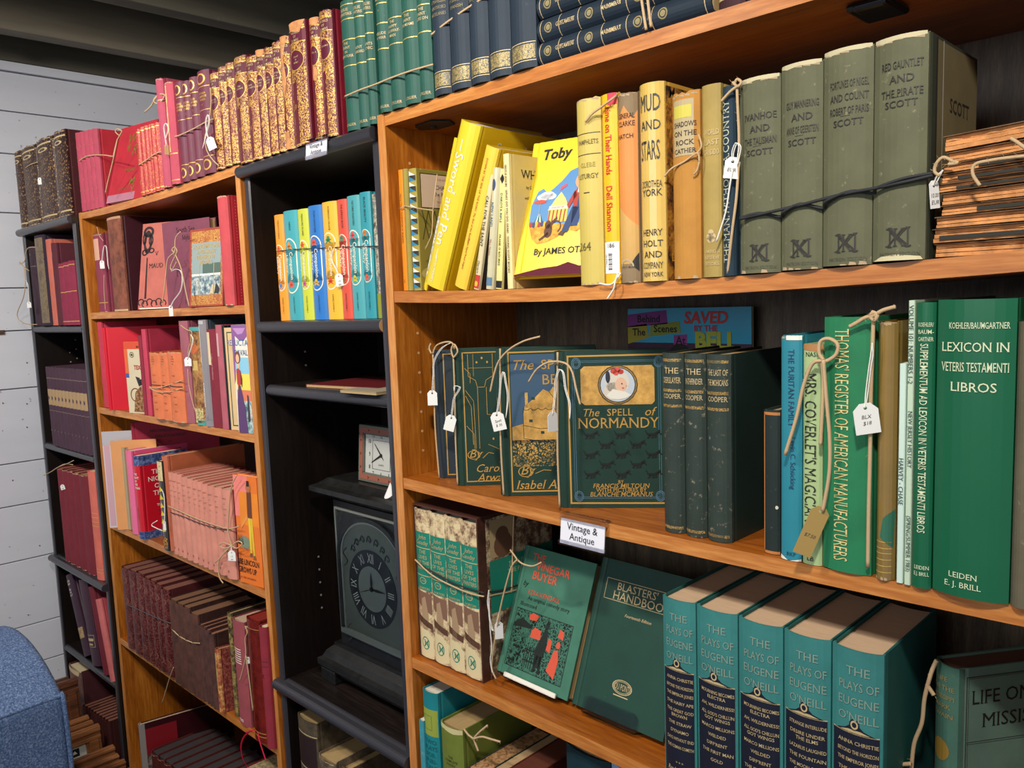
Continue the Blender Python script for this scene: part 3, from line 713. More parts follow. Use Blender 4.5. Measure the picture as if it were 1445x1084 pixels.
# ---------------------------------------------------------------- wide oak bookcase, upper shelf: the yellow books
YE = 'E8C81E'
b = Book('thin orange book at the far left of the yellow shelf, string round it', (0.0301,0.012,1.5603,0.0098,0.1847,0.0), jacket('EE8A18', .4), d=.13, rnd=.1, paperback=True, pg=PGW)
b.tx('s', 'Johnny Chuck / THORNTON W. BURGESS', .5, .6, .0030, BLACKINK, rot=-1, maxw=b.h*.66).tx('s', 'G&D', .5, .08, .002, BLACKINK, rot=-1).done()
b = Book('thin olive green book beside the orange one', (0.041,0.013,1.56,0.0109,0.1846,0.0), cloth('9A8A3C', .1, .6), d=.125, rnd=.3, pg=PGW); b.rect('s', .1, .02, .3, .98, plain('C9B76A'), 'pale_line').done()
b = Book('green nursery book with a blue and white triangle spine and a pink title panel', (0.0542,0.013,1.5596,0.0176,0.1834,0.0), cloth('A2923F', .0, .6), d=.125, rnd=.1, pg=PGW)
for k in range(11):
    v = .02+.088*k; g = .088
    b.poly('s', [(.05, v), (.95, v), (.05, v+g*.5)], plain('2B86AE'), 'blue_triangle', 2); b.poly('s', [(.05, v+g*.5), (.95, v+g*.5), (.05, v+g)], plain('EAE6DA'), 'white_triangle', 2); b.poly('s', [(.95, v), (.95, v+g*.5), (.1, v+g*.5)], plain('2F2614'), 'dark_triangle', 2)
b.rect('f', .02, .01, .99, .99, plain('8F8238'), 'cover_print', 1).rect('f', .06, .68, .94, .965, plain('D9BFA6'), 'title_panel', 2).rings('f', .06, .68, .94, .965, .0012, BLACKINK)
b.tx('f', 'THE ADVENTURES OF', .5, .92, .0032, plain('B8574E')).tx('f', 'CHATTERER', .5, .855, .0068, BLACKINK, maxw=b.d*.8).tx('f', 'the Red Squirrel', .5, .795, .0062, BLACKINK, maxw=b.d*.8).tx('f', 'THORNTON W. BURGESS', .5, .735, .003, plain('B8574E'))
mt = plain('4A4420')
for k in range(9): b.poly('f', [(.06+.1*k, .42), (.075+.1*k, .42), (.175+.1*k-.0, .66), (.16+.1*k, .66)] if k < 8 else [(.9, .42), (.91, .42), (.94, .5), (.93, .5)], mt, 'lattice', 2).poly('f', [(.16+.1*k, .42), (.175+.1*k, .42), (.075+.1*k, .66), (.06+.1*k, .66)] if k < 8 else [(.9, .6), (.91, .6), (.94, .66), (.93, .66)], mt, 'lattice', 2)
b.disc('f', .4, .27, .030, .022, plain('B8A862'), 'animal', 2).disc('f', .62, .33, .013, .012, plain('B8A862'), 'animal', 2).disc('f', .3, .14, .035, .012, plain('B8A862'), 'animal', 2).done()
# leaning yellow books
b = Book('narrow yellow book with a worn photographic spine, leaning behind the wide yellow one', (0.0686,0.02,1.562,0.0088,0.2301,21.9119), jacket('E2C626', .35), d=.14, rnd=.1, pg=PGW)
b.rect('s', .05, .1, .95, .5, marble(('8A8578', 'C9C4B6', 'EDE8DA'), 200), 'worn_print', 2).done()
b = Book('wide bright yellow book leaning to the right, white lettering down its spine', (0.0894,0.008,1.5734,0.0419,0.2406,23.2795), jacket('CFA812', .3, .05), d=.165, rnd=.22, pg=PGW, spine=jacket('E4CD34', .25, .05))
b.tx('s', 'Sword and Pen', .5, .54, .0165, WHITEINK, rot=-1, maxw=b.h*.56, bold=0).rect('s', .46, .83, 0.50, .90, WHITEINK, 'rule', 2).rect('s', .46, .17, .50, .24, WHITEINK, 'rule', 2).tx('s', 'JOHN MERSEY', .5, .11, .0045, WHITEINK, rot=-1, bold=0)
b.tx('f', 'Sword', .42, .89, .017, plain('CFC9A6'), bold=0).done()
b = Book('yellow book leaning right with small red lettering, second of the leaning pair', (0.1558,0.008,1.566,0.0256,0.2015,22.597), jacket('C9A41C', .35, .05), d=.15, rnd=.15, pg=PGW, spine=jacket('EDC842', .35, .08))
b.tx('s', 'DOWN BY THE SIDE OF THE ROAD: The End of the Rainbow', .5, .62, .0036, plain('A2302A'), rot=-1, maxw=b.h*.6).tx('s', 'Three Signal Road Angels', .5, .25, .0032, plain('A2302A'), rot=-1)
b.tx('f', 'THE', .32, .93, .008, plain('A2302A')).tx('f', 'YELLOW', .36, .86, .011, plain('A2302A')); 
for k in range(8): b.rect('f', .1, .08+.035*k, .42-.03*(k % 3), .09+.035*k, plain('8A3A1A'), 'jacket_drawing')
b.done()
b = Book('cream and black spine with a red foot, leaning on the clear wrapped book', (0.1961,0.008,1.5584,0.01,0.1586,14.2876), jacket('2A241E', .4), d=.13, rnd=.1, pg=PGW, spine=jacket('D9CBA2', .45))
b.tx('s', 'CALL FOR THE SAINT', .5, .60, .0052, BLACKINK, rot=-1, maxw=b.h*.62).tx('s', 'Charteris', .5, .2, .0034, BLACKINK, rot=-1).rect('s', .02, .01, .98, .13, plain('C23A30'), 'red_foot', 2).disc('s', .5, .05, .003, .004, plain('E8B43A'), 'badge', 3).done()
b = Book('pale book in a clear plastic wrapper leaning slightly right', (0.2245,0.006,1.5575,0.0134,0.163,8.3291), jacket('CFC9A6', .08, coat=1), d=.14, rnd=.35, pg=PGW)
b.tx('s', 'NEW LAND', .5, .62, .0045, plain('2E5F86'), rot=-1).tx('s', 'The Dune', .5, .35, .004, plain('B0604A'), rot=-1).rect('s', .1, .03, .9, .1, plain('5E7F9A'), 'blue_foot', 2).disc('s', .5, .86, .003, .008, plain('3A4A6A'), 'emblem', 2).done()
b = Book('slim yellow spine with blue green letters and a black diamond', (0.2419,0.007,1.5566,0.0111,0.1598,6.223), jacket('2A2218', .4), d=.13, rnd=.1, paperback=True, spine=jacket('E9DC8E', .35), pg=PGW)
b.poly('s', [(.5, .88), (.9, .92), (.5, .96), (.1, .92)], BLACKINK, 'diamond', 2).tx('s', 'DAKOTA RIFLE', .5, .68, .0042, plain('1F6F78'), rot=-1, maxw=b.h*.36).tx('s', 'FRANK O ROURKE', .5, .33, .0036, BLACKINK, rot=-1, maxw=b.h*.28).rect('s', 0, .01, 1, .07, BLACKINK, 'black_foot', 2).done()
b = Book('pale cream yellow book with a tiny lettered spine, left of the circus cover', (0.2661,0.006,1.5554,0.0102,0.178,0.0), jacket('D8C078', .4), d=.15, rnd=.1, pg=PGW, spine=jacket('EBD79A', .4))
b.tx('s', 'SESYLE JOSLIN   WHAT DO YOU DO, DEAR?   YOUNG SCOTT BOOKS', .5, .52, .0036, BLACKINK, rot=-1, maxw=b.h*.8)
b.tx('f', 'WHAT', .32, .86, .012, BLACKINK, maxw=b.d*.4).tx('f', 'by SESYLE', .3, .76, .0045, BLACKINK).tx('f', 'with pictures', .3, .68, .0045, BLACKINK).tx('f', 'MAURICE', .3, .62, .004, BLACKINK).done()
# circus picture book face out on a stand
b = F('yellow picture book face out with a boy at a circus, title lettered at the top', (((0.1966,0.9781,-0.0677,0.2767),(-0.9249,0.2079,0.3185,0.0171),(0.3256,0.0,0.9455,1.5671)),0.012,0.13,0.1934), jacket('E6C92A', .32, .04), pg=PGW)
b.tx('f', 'Toby', .32, .885, .0150, BLACKINK, shear=.15, bold=.03).tx('f', 'Tyler', .76, .885, .0150, BLACKINK, shear=.15, bold=.03).tx('f', 'By JAMES OTIS', .50, .165, .0088, BLACKINK, bold=.015)
d_full = b.d; b.d = d_full*.74
def blob(b, pts, mat, part, layer): return b.poly('f', pts, mat, part, layer)
sky = [(.12, .38), (.12, .52), (.2, .62), (.28, .64), (.36, .60), (.44, .63), (.56, .68), (.68, .75), (.85, .78), (.97, .74), (.98, .36), (.9, .30), (.75, .32), (.6, .27), (.45, .24), (.3, .23), (.2, .27)]
b.poly('f', sky, plain('4B86BE', .35), 'picture_sky', 2)
b.poly('f', [(.12, .38), (.98, .36), (.98, .33), (.9, .30), (.75, .32), (.6, .27), (.45, .24), (.3, .23), (.2, .27)], marble(('B87A20', 'D89A2E', 'E8B848'), 90), 'picture_grass', 3)
for (x, y, r_) in ((.3, .575, .007), (.36, .585, .008), (.42, .575, .006)): b.disc('f', x, y, r_*1.4, r_*.7, plain('E8EAEE'), 'picture_cloud', 3)
tent = plain('D8C25A'); b.poly('f', [(.42, .38), (.72, .38), (.72, .47), (.42, .47)], tent, 'picture_tent', 4).poly('f', [(.40, .47), (.74, .47), (.66, .55), (.58, .60), (.50, .55)], plain('E6D47A'), 'picture_tent', 4)
for k in range(5): b.poly('f', [(.42+.06*k, .38), (.44+.06*k, .38), (.45+.06*k, .47), (.43+.06*k, .47)], plain('A83A34'), 'picture_stripe', 5)
b.rect('f', .42, .475, .70, .50, plain('E9E4D4'), 'picture_sign', 5).tx('f', 'SIDESHOW', .56, .487, .0028, plain('A83A34'), layer=6)
b.poly('f', [(.19, .38), (.36, .38), (.275, .46)], plain('2E6E6A'), 'picture_small_tent', 4).poly('f', [(.22, .38), (.25, .38), (.27, .46)], plain('E9E4D4'), 'picture_small_tent', 5).poly('f', [(.29, .38), (.32, .38), (.28, .46)], plain('E9E4D4'), 'picture_small_tent', 5)
b.rect('f', .255, .46, .27, .56, plain('8E8E96'), 'picture_ride', 4).disc('f', .262, .54, .010, .003, plain('C04A3A'), 'picture_ride', 5)
for k in range(6): b.disc('f', .16+.045*k, .375-.004*(k % 2), .0026, .004, plain(['A83A34', '2B4A78', 'D8B23A'][k % 3]), 'picture_crowd', 6)
sk = plain('DBA074'); dk = plain('26406E'); rd = plain('A8362C')
b.poly('f', [(.80, .34), (.90, .34), (.94, .50), (.86, .54), (.80, .50)], dk, 'picture_overalls', 7).poly('f', [(.66, .30), (.76, .30), (.86, .42), (.90, .50), (.80, .50)], dk, 'picture_overalls', 7).poly('f', [(.80, .48), (.95, .48), (.95, .60), (.84, .62), (.78, .58)], rd, 'picture_jacket', 8).poly('f', [(.70, .50), (.73, .47), (.84, .56), (.80, .60)], rd, 'picture_jacket', 8)
b.poly('f', [(.86, .47), (.94, .47), (.94, .56), (.87, .56)], dk, 'picture_overalls', 9).disc('f', .875, .665, .0082, .0105, sk, 'picture_head', 9).poly('f', [(.82, .685), (.90, .69), (.93, .715), (.88, .74), (.82, .72)], plain('7E3A22'), 'picture_cap', 10)
b.poly('f', [(.84, .58), (.90, .58), (.90, .63), (.85, .63)], plain('EDE6DA'), 'picture_collar', 9).poly('f', [(.62, .285), (.70, .275), (.72, .30), (.66, .31)], plain('5A3A22'), 'picture_shoe', 8)
br = plain('5A3524'); b.disc('f', .44, .365, .0045, .006, br, 'picture_monkey', 7).disc('f', .455, .315, .006, .009, br, 'picture_monkey', 7).poly('f', [(.45, .31), (.32, .26), (.34, .25), (.47, .29)], br, 'picture_monkey', 7).poly('f', [(.44, .34), (.58, .40), (.57, .42), (.43, .36)], br, 'picture_monkey', 7).disc('f', .57, .345, .008, .009, br, 'picture_monkey', 7, hole=.78, a0=-60, a1=200)
b.poly('f', [(.56, .61), (.66, .64), (.65, .66), (.56, .635)], plain('C8506A'), 'picture_pennant', 5)
b.d = d_full
b.poly('f', [(0, 0), (1, 0), (1, .075), (.75, .055), (.62, .085), (.5, .06), (.3, .05), (0, .012)], cloth('5A1226', .1), 'torn_jacket_foot', 4).done()
b = Book('yellow brown volume with ruled lines and faded hand lettering', (0.397,0.004,1.5552,0.0366,0.2218,0.0), jacket('C9B45A', .5), d=.15, rnd=.2, pg=PGD, ragged=.003)
HW = plain('6B5E34', .7)
b.band(.81, .0009, BLACKINK).band(.70, .0009, BLACKINK).tx('s', 'PAMPHLETS', .5, .765, .0055, HW).tx('s', 'GLEBE', .5, .645, .0055, plain('B0A04E')).tx('s', 'LITURGY', .5, .585, .0060, HW).rect('s', .38, .495, .62, .50, BLACKINK, 'rule', 2).tx('s', '264', .3, .21, .010, HW, bold=0).done()
b = Book('narrow bright yellow spine with red lettering and a white barcode sticker', (0.4367,0.003,1.5554,0.0217,0.2197,0.0), jacket('F2B81A', .3), d=.14, rnd=.15, pg=PGW)
RD = plain('C22E30', .5)
b.tx('s', 'Crime on Their Hands', .52, .77, .0088, RD, rot=-1, maxw=b.h*.38, bold=.01).tx('s', 'Dell Shannon', .5, .40, .0088, RD, rot=-1, maxw=b.h*.24, bold=.01)
b.rect('s', .02, .055, .98, .225, plain('F2F1EC', .4), 'barcode_sticker', 3).tx('s', '186', .5, .205, .0052, BLACKINK, serif=False, layer=4)
for k in range(11): b.rect('s', .36, .075+.0085*k, .62, .075+.0085*k+(.0035 if k % 3 else .006), BLACKINK, 'barcode', 4)
b.tx('s', '11 04068 456', .2, .125, .002, BLACKINK, rot=1, layer=4).rect('s', .5, .94, 1, 1, plain('C9304A'), 'red_corner', 2).done()
b = Book('orange brown volume with a torn paper label, between the yellow and the lettered spine', (0.4592,0.004,1.5557,0.0275,0.2162,0.0), cloth('8A7558', .2), d=.145, rnd=.25, pg=PGD, ragged=.003)
b.poly('s', [(.02, .42), (.98, .30), (1, .9), (.85, .86), (.5, .93), (.02, .84)], jacket('D98A45', .6, .2), 'torn_label', 2).poly('s', [(.02, .1), (.98, .1), (.98, .3), (.02, .42)], jacket('CBA05A', .6, .2), 'torn_label', 2).poly('s', [(.7, .1), (.98, .06), (.98, .16)], plain('2A2622'), 'dark_chip', 3)
b.lines('s', ['GENERAL', 'CLARKE'], .5, .875, .0058, BLACKINK, 1.5, layer=4).tx('s', 'HATCH', .45, .77, .005, BLACKINK, layer=4).disc('s', .5, .085, .009, .009, plain('B8A684'), 'seal', 4, hole=.8, a0=0, a1=180).tx('s', 'DODD MEAD', .5, .085, .0022, plain('4A4234'), layer=5).done()
b = Book('glossy wrapped mustard spine with tall art deco black letters', (0.4927,0.0,1.5562,0.0327,0.2175,0.0), jacket('C89A3E', .15, coat=.6), d=.15, rnd=.3, pg=PGD, spine=jacket('D8B55C', .15, coat=.7))
AD = plain('2B2B33', .5)
b.tx('s', 'MUD', .48, .90, .019, AD, bold=0, serif=False).tx('s', 'AND', .48, .79, .011, AD, bold=0, serif=False).tx('s', 'STARS', .46, .665, .022, AD, bold=0, serif=False, maxw=b.t*.74).tx('s', 'DOROTHEA', .5, .495, .008, AD, bold=0, serif=False).tx('s', 'YORK', .5, .452, .008, AD, bold=0, serif=False)
b.lines('s', ['HENRY', 'HOLT', 'AND', 'COMPANY'], .5, .25, .0074, AD, 1.65, bold=0).tx('s', 'NEW YORK', .5, .035, .0052, AD)
b.rect('f', .02, .0, .98, .98, marble(('2A1D16', '8E5A22', 'C9902E'), 60), 'jacket_picture', 2).tx('f', 'M', .1, .95, .012, BLACKINK, layer=3).tx('f', 'LA', .12, .12, .009, plain('E3A22E'), layer=3).tx('f', 'B', .12, .04, .009, plain('E3A22E'), layer=3).done()
b = Book('worn orange cloth volume with a paper label and twine across it', (0.5358,0.0,1.5571,0.0341,0.1991,0.0), cloth('B98238', .35), d=.15, rnd=.3, pg=PGD, ragged=.004)
b.rect('s', .14, .66, .86, .955, jacket('B5A27A', .6, .1), 'paper_label', 2).rect('s', .16, .86, .80, .925, plain('C9BE4A'), 'yellow_stain', 3).lines('s', ['SHADOWS', 'ON THE', 'ROCK'], .5, .825, .0056, BLACKINK, 1.7, layer=3).tx('s', 'CATHER', .5, .685, .0050, BLACKINK, layer=3).done()
b = Book('smooth olive tan volume with gilt lettering and a leaf ornament', (0.5728,0.0,1.5576,0.0221,0.1997,0.0), cloth('A8904E', .05, .6), d=.15, rnd=.12, pg=PGD)
b.lines('s', ['WORLD', 'LAST', 'CANDIDO'], .5, .755, .0058, PALEGOLD, 1.75).lines('s', ['AMERICAN', 'RESERVE', 'BOOKS'], .5, .135, .0036, PALEGOLD, 1.8)
for (x, y) in ((.5, .235), (.4, .215), (.6, .215), (.44, .2), (.56, .2)): b.disc('s', x, y, .0035, .0035, PALEGOLD, 'leaf_ornament', 2)
b.rect('s', .48, .18, .52, .21, PALEGOLD, 'leaf_ornament', 2).done()
b = Book('narrow navy cloth volume with pale lettering running up its spine', (0.5978,-0.001,1.558,0.0147,0.1926,0.0), cloth('1F3442', .15), d=.15, rnd=.3, pg=PGD)
b.tx('s', 'THE.MAN.WITHOUT.A.COUNTRY', .42, .5, .0078, plain('B9BCA6', .6), rot=1, maxw=b.h*.95, bold=0).done()
# four thick olive volumes
OLV = cloth('62634A', .55, .72); G = 'thick olive green volumes bound with a black cord'
tt = [(['IVANHOE', 'AND', 'THE TALISMAN'], 'SCOTT'), (['GUY MANNERING', 'AND', 'ANNE OF GEIERSTEIN'], 'SCOTT'), (['FORTUNES OF NIGEL', 'AND COUNT', 'ROBERT OF PARIS'], 'SCOTT'), (['RED GAUNTLET', 'AND', 'THE PIRATE'], 'SCOTT')]
for i, q in enumerate(((0.6168,0.0,1.5593,0.0441,0.1937,0.0),(0.6619,0.0,1.5606,0.0414,0.1966,0.0),(0.7043,0.0,1.5623,0.0458,0.198,0.0),(0.7511,0.0,1.5642,0.0452,0.1954,0.0))):
    b = Book(f'{ORD[i]} of four thick faded olive volumes bound with a black cord, counted from the left', q, cloth('565B40', .35, .75) if i < 3 else cloth('3A3E30', .2), group=G, d=.14, rnd=.14, pg=PGD, spine=OLV, ragged=.003)
    st, au = tt[i]
    b.lines('s', st, .5, [.80, .80, .835, .87][i], .0068, DARKSTAMP, 1.75, bold=.004).rect('s', .4, [.65, .65, .69, .73][i], .6, [.652, .652, .692, .732][i], DARKSTAMP, 'rule', 2).tx('s', au, .5, [.62, .62, .66, .70][i], .0062, DARKSTAMP, bold=.004)
    b.tx('s', 'N', .5, .105, .020, DARKSTAMP, bold=-.02, sp=.6).tx('s', 'K', .56, .105, .018, DARKSTAMP, bold=-.02).tx('s', 'X', .44, .105, .018, DARKSTAMP, bold=-.02).tx('s', 'PATRON EDITION', .5, .03, .0032, plain('54523E'))
    b.poly('s', [(.02, .985), (.2, .975), (.5, .982), (.8, .978), (.98, .985), (.98, 1), (.02, 1)], plain('C9BE98', .8), 'frayed_head', 2)
    if i == 3:
        b.poly('s', [(.03, .0), (.97, .0), (.93, .015), (.5, .028), (.2, .02)], plain('D6CBA2', .8), 'frayed_foot', 2)
        b.poly('f', [(.16, .0), (1, .0), (1, .9), (.93, .985), (.16, .985)], cloth('7A6E4C', .1), 'tan_cover_area', 1).tx('f', 'SCOTT', .62, .72, .013, DARKSTAMP, bold=0)  # tan area over most of the darker front board
        b.rect('f', .145, .0, .17, .99, plain('1F211B', .8), 'cover_joint', 2).rect('f', .27, .0, .285, .99, plain('B9B5A6', .8), 'white_thread', 2)
    b.done()
# tied stack of old pamphlets lying flat
G = 'brown unbound pamphlets tied in a stack at the right end of the shelf'
x0 = 0.8023; zb = 1.5646+.0006
tops = (1.5708,1.5831,1.596,1.6064,1.6156,1.6265,1.6344,1.6429,1.6514,1.661,1.6707)
rg = random.Random(5)
for i in range(10):
    z0 = zb+(tops[i]-tops[0]); z1 = zb+(tops[i+1]-tops[0])-.0012
    if i == 9: z1 += .004
    dx = rg.uniform(-.003, .003)+(.001*i); root = empty('pamphlet', Matrix.Translation((x0+dx, .004+rg.uniform(-.002, .004), z0)) @ Matrix.Rotation(R(-.6*i*.5), 4, 'Y'), f'{ORD[i]} old brown pamphlet from the bottom of the tied stack', 'pamphlet', G)
    h_ = z1-z0; L = .090-dx; dd = .2; m = MB(); n = 12
    for k in range(3):
        za = h_*(k/3)+.0003; zc = h_*((k+1)/3)-.0003
        pts = [(L*j/n, rg.uniform(-.0012, .0012)+.0015*k) for j in range(n+1)]+[(L, dd), (0, dd)]
        m.prism(pts, za, zc, 2)
    m.build('leaves', leather('C98A52', '9A5E32', .85), root)
    if i in (1, 3, 5, 6, 7): m = MB(); m.box(.004+.03*rg.random(), -.0022, h_*.2, .06+.09*rg.random(), .01, h_*.5+.001*rg.random()); m.build('dark_cover_scrap', plain('2E2C26', .8), root)
    m = MB(); m.box(-.001, -.001, h_-.0002, L, dd, h_+.0006); m.build('cover_sheet', leather('6E5238', '3A2C20', .9), root)
# ---------------------------------------------------------------- wide oak bookcase, middle shelf
GGR = cloth('1C3A30', .12, .5); NVY = cloth('27333C', .1, .6); GDL = plain('C99B4A', .4, .2); GDF = leather('C89A4E', 'A87A34', .45)
BLU = plain('37556F', .6); BLL = plain('4E7186', .6)
def gold_frame(b, w=.0016): b.rings('f', .075, .025, .985, .975, w, GDL, 'gilt_border'); return b
b = F('leftmost face-out cover on the middle shelf, dark grey blue with a thin gold frame', (((0.6741,0.7386,0.0,0.0575),(-0.7386,0.6741,0.0,0.0537),(0.0,0.0,1.0,1.262)),0.022,0.125,0.2034), NVY, spine=NVY, rnd=.3)
gold_frame(b); b.tx('f', 'The', .3, .86, .010, GDL, shear=.2).tx('f', 'SPELL', .6, .86, .011, GDL); b.tx('f', 'of', .3, .76, .009, GDL).tx('f', 'By', .3, .12, .009, GDL, shear=.3).done()
b = F('dark green cover with gold castle tower outlines, second of the face-out covers', (((0.7121,0.7021,0.0,0.1163),(-0.7021,0.7121,0.0,0.0393),(0.0,0.0,1.0,1.2614)),0.024,0.132,0.2085), GGR, rnd=.3)
gold_frame(b); b.poly('f', [(.58, .38), (.985, .38), (.985, .97), (.46, .97), (.46, .62), (.58, .62)], BLU, 'blue_sky', 1)
def ln(b, pts, w=.0007, mat=GDL, layer=3, part='gilt_line'):
    W, H = b.d, b.h
    for (x0, y0), (x1, y1) in zip(pts, pts[1:]):
        dx, dy = (x1-x0)*W, (y1-y0)*H; L = math.hypot(dx, dy) or 1; nx, ny = -dy/L*w/2/W, dx/L*w/2/H
        b.poly('f', [(x0-nx, y0-ny), (x1-nx, y1-ny), (x1+nx, y1+ny), (x0+nx, y0+ny)], mat, part, layer)
ln(b, [(.14, .96), (.14, .80), (.22, .77), (.24, .72), (.32, .72), (.34, .77), (.42, .80), (.42, .96)]); ln(b, [(.20, .80), (.20, .96)], .0005); ln(b, [(.14, .86), (.42, .86)], .0005)
ln(b, [(.24, .72), (.24, .27)]); ln(b, [(.34, .72), (.34, .52), (.60, .50), (.60, .25)]); ln(b, [(.10, .86), (.16, .82), (.16, .75)]); ln(b, [(.10, .70), (.19, .62), (.20, .27)]); ln(b, [(.10, .66), (.16, .58), (.17, .3)]); ln(b, [(.10, .44), (.18, .38), (.185, .27)])
ln(b, [(.46, .50), (.46, .64), (.52, .64), (.52, .60), (.58, .60), (.58, .63), (.66, .62)]); ln(b, [(.34, .3), (.6, .22)]); 
for x in (.48, .53, .58, .63): ln(b, [(x, .53), (x, .60)], .0005)
for (x, y) in ((.24, .90), (.3, .93), (.36, .90), (.40, .34), (.48, .34)): b.disc('f', x, y, .0014, .0018, GDL, 'gilt_line', 3)
b.disc('f', .72, .80, .008, .010, GDL, 'gilt_line', 3, hole=.8)
b.tx('f', 'By', .20, .225, .0135, GDL, shear=.35, maxw=.03, bold=0).disc('f', .17, .225, .010, .007, GDL, 'gilt_line', 3, hole=.88); ln(b, [(.27, .20), (.34, .24), (.40, .23)], .0009)
b.tx('f', 'Caroline', .42, .125, .0125, GDL, shear=.35, bold=0).tx('f', 'Atwater', .42, .055, .0125, GDL, shear=.35, bold=0).done()
b = F('green and blue cover with a gold castle on a shore, left of the portrait cover', (((0.6627,0.7489,0.0,0.2147),(-0.7489,0.6627,0.0,0.04),(0.0,0.0,1.0,1.2607)),0.026,0.135,0.2123), GGR, rnd=.3)
gold_frame(b, .002); b.rect('f', .10, .36, .96, .955, BLU, 'blue_sky', 1)
b.poly('f', [(.10, .47), (.22, .49), (.22, .55), (.24, .61), (.34, .66), (.44, .72), (.50, .70), (.56, .75), (.66, .69), (.74, .62), (.74, .58), (.96, .56), (.96, .38), (.10, .38)], GDF, 'gilt_castle', 2)
b.rect('f', .245, .60, .275, .70, GDF, 'gilt_castle', 2).poly('f', [(.545, .73), (.575, .73), (.56, .79)], GDF, 'gilt_castle', 2)
for x in (.22, .30, .38, .46, .54, .62): ln(b, [(x, .595), (x+.02, .582), (x+.05, .582), (x+.08, .595)], .0007, BLACKINK)
ln(b, [(.22, .48), (.40, .455), (.60, .46), (.74, .49)], .0007, BLACKINK); ln(b, [(.22, .58), (.22, .39), (.40, .37), (.60, .375), (.74, .39), (.74, .6)], .0007, BLACKINK); ln(b, [(.50, .70), (.62, .60)], .0007, BLACKINK); ln(b, [(.56, .75), (.66, .62)], .0007, BLACKINK); ln(b, [(.58, .46), (.58, .60)], .0007, BLACKINK)
for (x, y) in ((.30, .51), (.50, .52), (.66, .55), (.42, .43), (.33, .66), (.70, .52)): b.rect('f', x-.018, y-.009, x+.018, y+.009, plain('1D3A30'), 'castle_window', 4)
b.rect('f', .10, .20, .96, .38, gilt('1C3A30', 'C99B4A', 190, .2, .3), 'gilt_shore', 1)
b.tx('f', 'The', .24, .885, .0145, GDL, shear=.35, bold=0).tx('f', 'SPELL of', .68, .885, .014, GDL, bold=0).tx('f', 'BELGIUM', .74, .785, .015, GDL, bold=0)
b.tx('f', 'By', .26, .165, .014, GDL, shear=.35, maxw=.028, bold=0).disc('f', .23, .165, .011, .008, GDL, 'gilt_line', 3, hole=.88); ln(b, [(.33, .15), (.42, .175), (.5, .17)], .0009)
b.tx('f', 'Isabel Anderson', .56, .075, .0135, GDL, shear=.3, bold=0).done()
b = F('green cover face out with a gold panel and a round portrait of a woman', (((0.6057,0.7957,0.0,0.3227),(-0.7957,0.6057,0.0,0.0455),(0.0,0.0,1.0,1.2603)),0.028,0.14,0.2099), GGR, rnd=.3)
gold_frame(b, .0022)
for o_ in (.10, .118): b.rings('f', o_+.02, o_*.5+.01, 1.04-o_, 1-o_*.5-.01, .0006, BLL, 'blue_border')
for (x, y) in ((.16, .925), (.925, .925), (.16, .075), (.925, .075)): b.disc('f', x, y, .0062, .0075, BLL, 'blue_border', 3, hole=.84).disc('f', x, y, .0045, .0055, BLL, 'blue_border', 3, hole=.82)
b.poly('f', [(.20, .68), (.235, .66), (.86, .66), (.885, .68), (.885, .885), (.86, .905), (.235, .905), (.20, .885)], GDF, 'gilt_panel', 3)
b.disc('f', .545, .785, .0262, .0262, plain('5A4A2A'), 'portrait_ring', 4, hole=.93).disc('f', .545, .785, .0228, .0228, plain('BFCAD4', .5), 'portrait_ground', 4, n=28).disc('f', .545, .785, .0234, .0234, plain('2A2A22'), 'portrait_ring', 5, hole=.95, n=28)
b.disc('f', .545, .80, .0155, .0165, plain('D8CFBE'), 'portrait_hair', 5).disc('f', .50, .745, .012, .012, plain('D3C8B8'), 'portrait_hair', 5).disc('f', .575, .785, .0074, .0098, plain('E2B79A'), 'portrait_face', 6).poly('f', [(.625, .785), (.645, .775), (.62, .77)], plain('E2B79A'), 'portrait_face', 6)
b.poly('f', [(.44, .72), (.50, .76), (.62, .74), (.67, .72), (.62, .70), (.545, .693), (.47, .70)], plain('E4DFD2'), 'portrait_dress', 7).disc('f', .51, .872, .0042, .0034, plain('C8463C'), 'portrait_flower', 8).disc('f', .545, .880, .0042, .0034, plain('D8584A'), 'portrait_flower', 8).disc('f', .575, .868, .0038, .0032, plain('B83A32'), 'portrait_flower', 8).disc('f', .53, .86, .0036, .003, plain('D8584A'), 'portrait_flower', 8).disc('f', .455, .835, .003, .008, plain('2B2A38'), 'portrait_hat', 7)
b.disc('f', .585, .792, .0009, .0009, BLACKINK, 'portrait_eye', 8).disc('f', .595, .765, .0016, .0007, plain('B84A44'), 'portrait_mouth', 8)
b.tx('f', 'The', .295, .612, .0105, GDL, shear=.3, maxw=.021, bold=0).tx('f', 'SPELL', .56, .612, .0095, GDL, sp=1.05).tx('f', 'of', .85, .615, .0115, GDL, shear=.3).tx('f', 'NORMANDY', .545, .545, .0145, GDL, bold=0, maxw=b.d*.76)
LI = plain('121611', .5)
def lion(b, x, y):
    W, H = b.d, b.h; s_ = .009
    for pts in ([(-1, -.1), (-.5, -.35), (.3, -.25), (.9, .1), (.6, .3), (0, .05), (-.6, .1)], [(.6, 0), (1.05, .25), (1.1, .5), (.8, .55), (.55, .3)], [(-.9, -.1), (-1.2, .5), (-1.05, .52), (-.75, .0)], [(-.6, -.2), (-.95, -.7), (-.6, -.7), (-.4, -.25)], [(.3, -.2), (.1, -.65), (.5, -.6), (.5, -.1)], [(.75, .1), (1.2, -.25), (1.25, -.05), (.9, .2)], [(-.1, -.25), (-.35, -.7), (0, -.68), (.1, -.25)]):
        b.poly('f', [(x+p[0]*s_/W, y+p[1]*s_/H) for p in pts], LI, 'black_lion', 3)
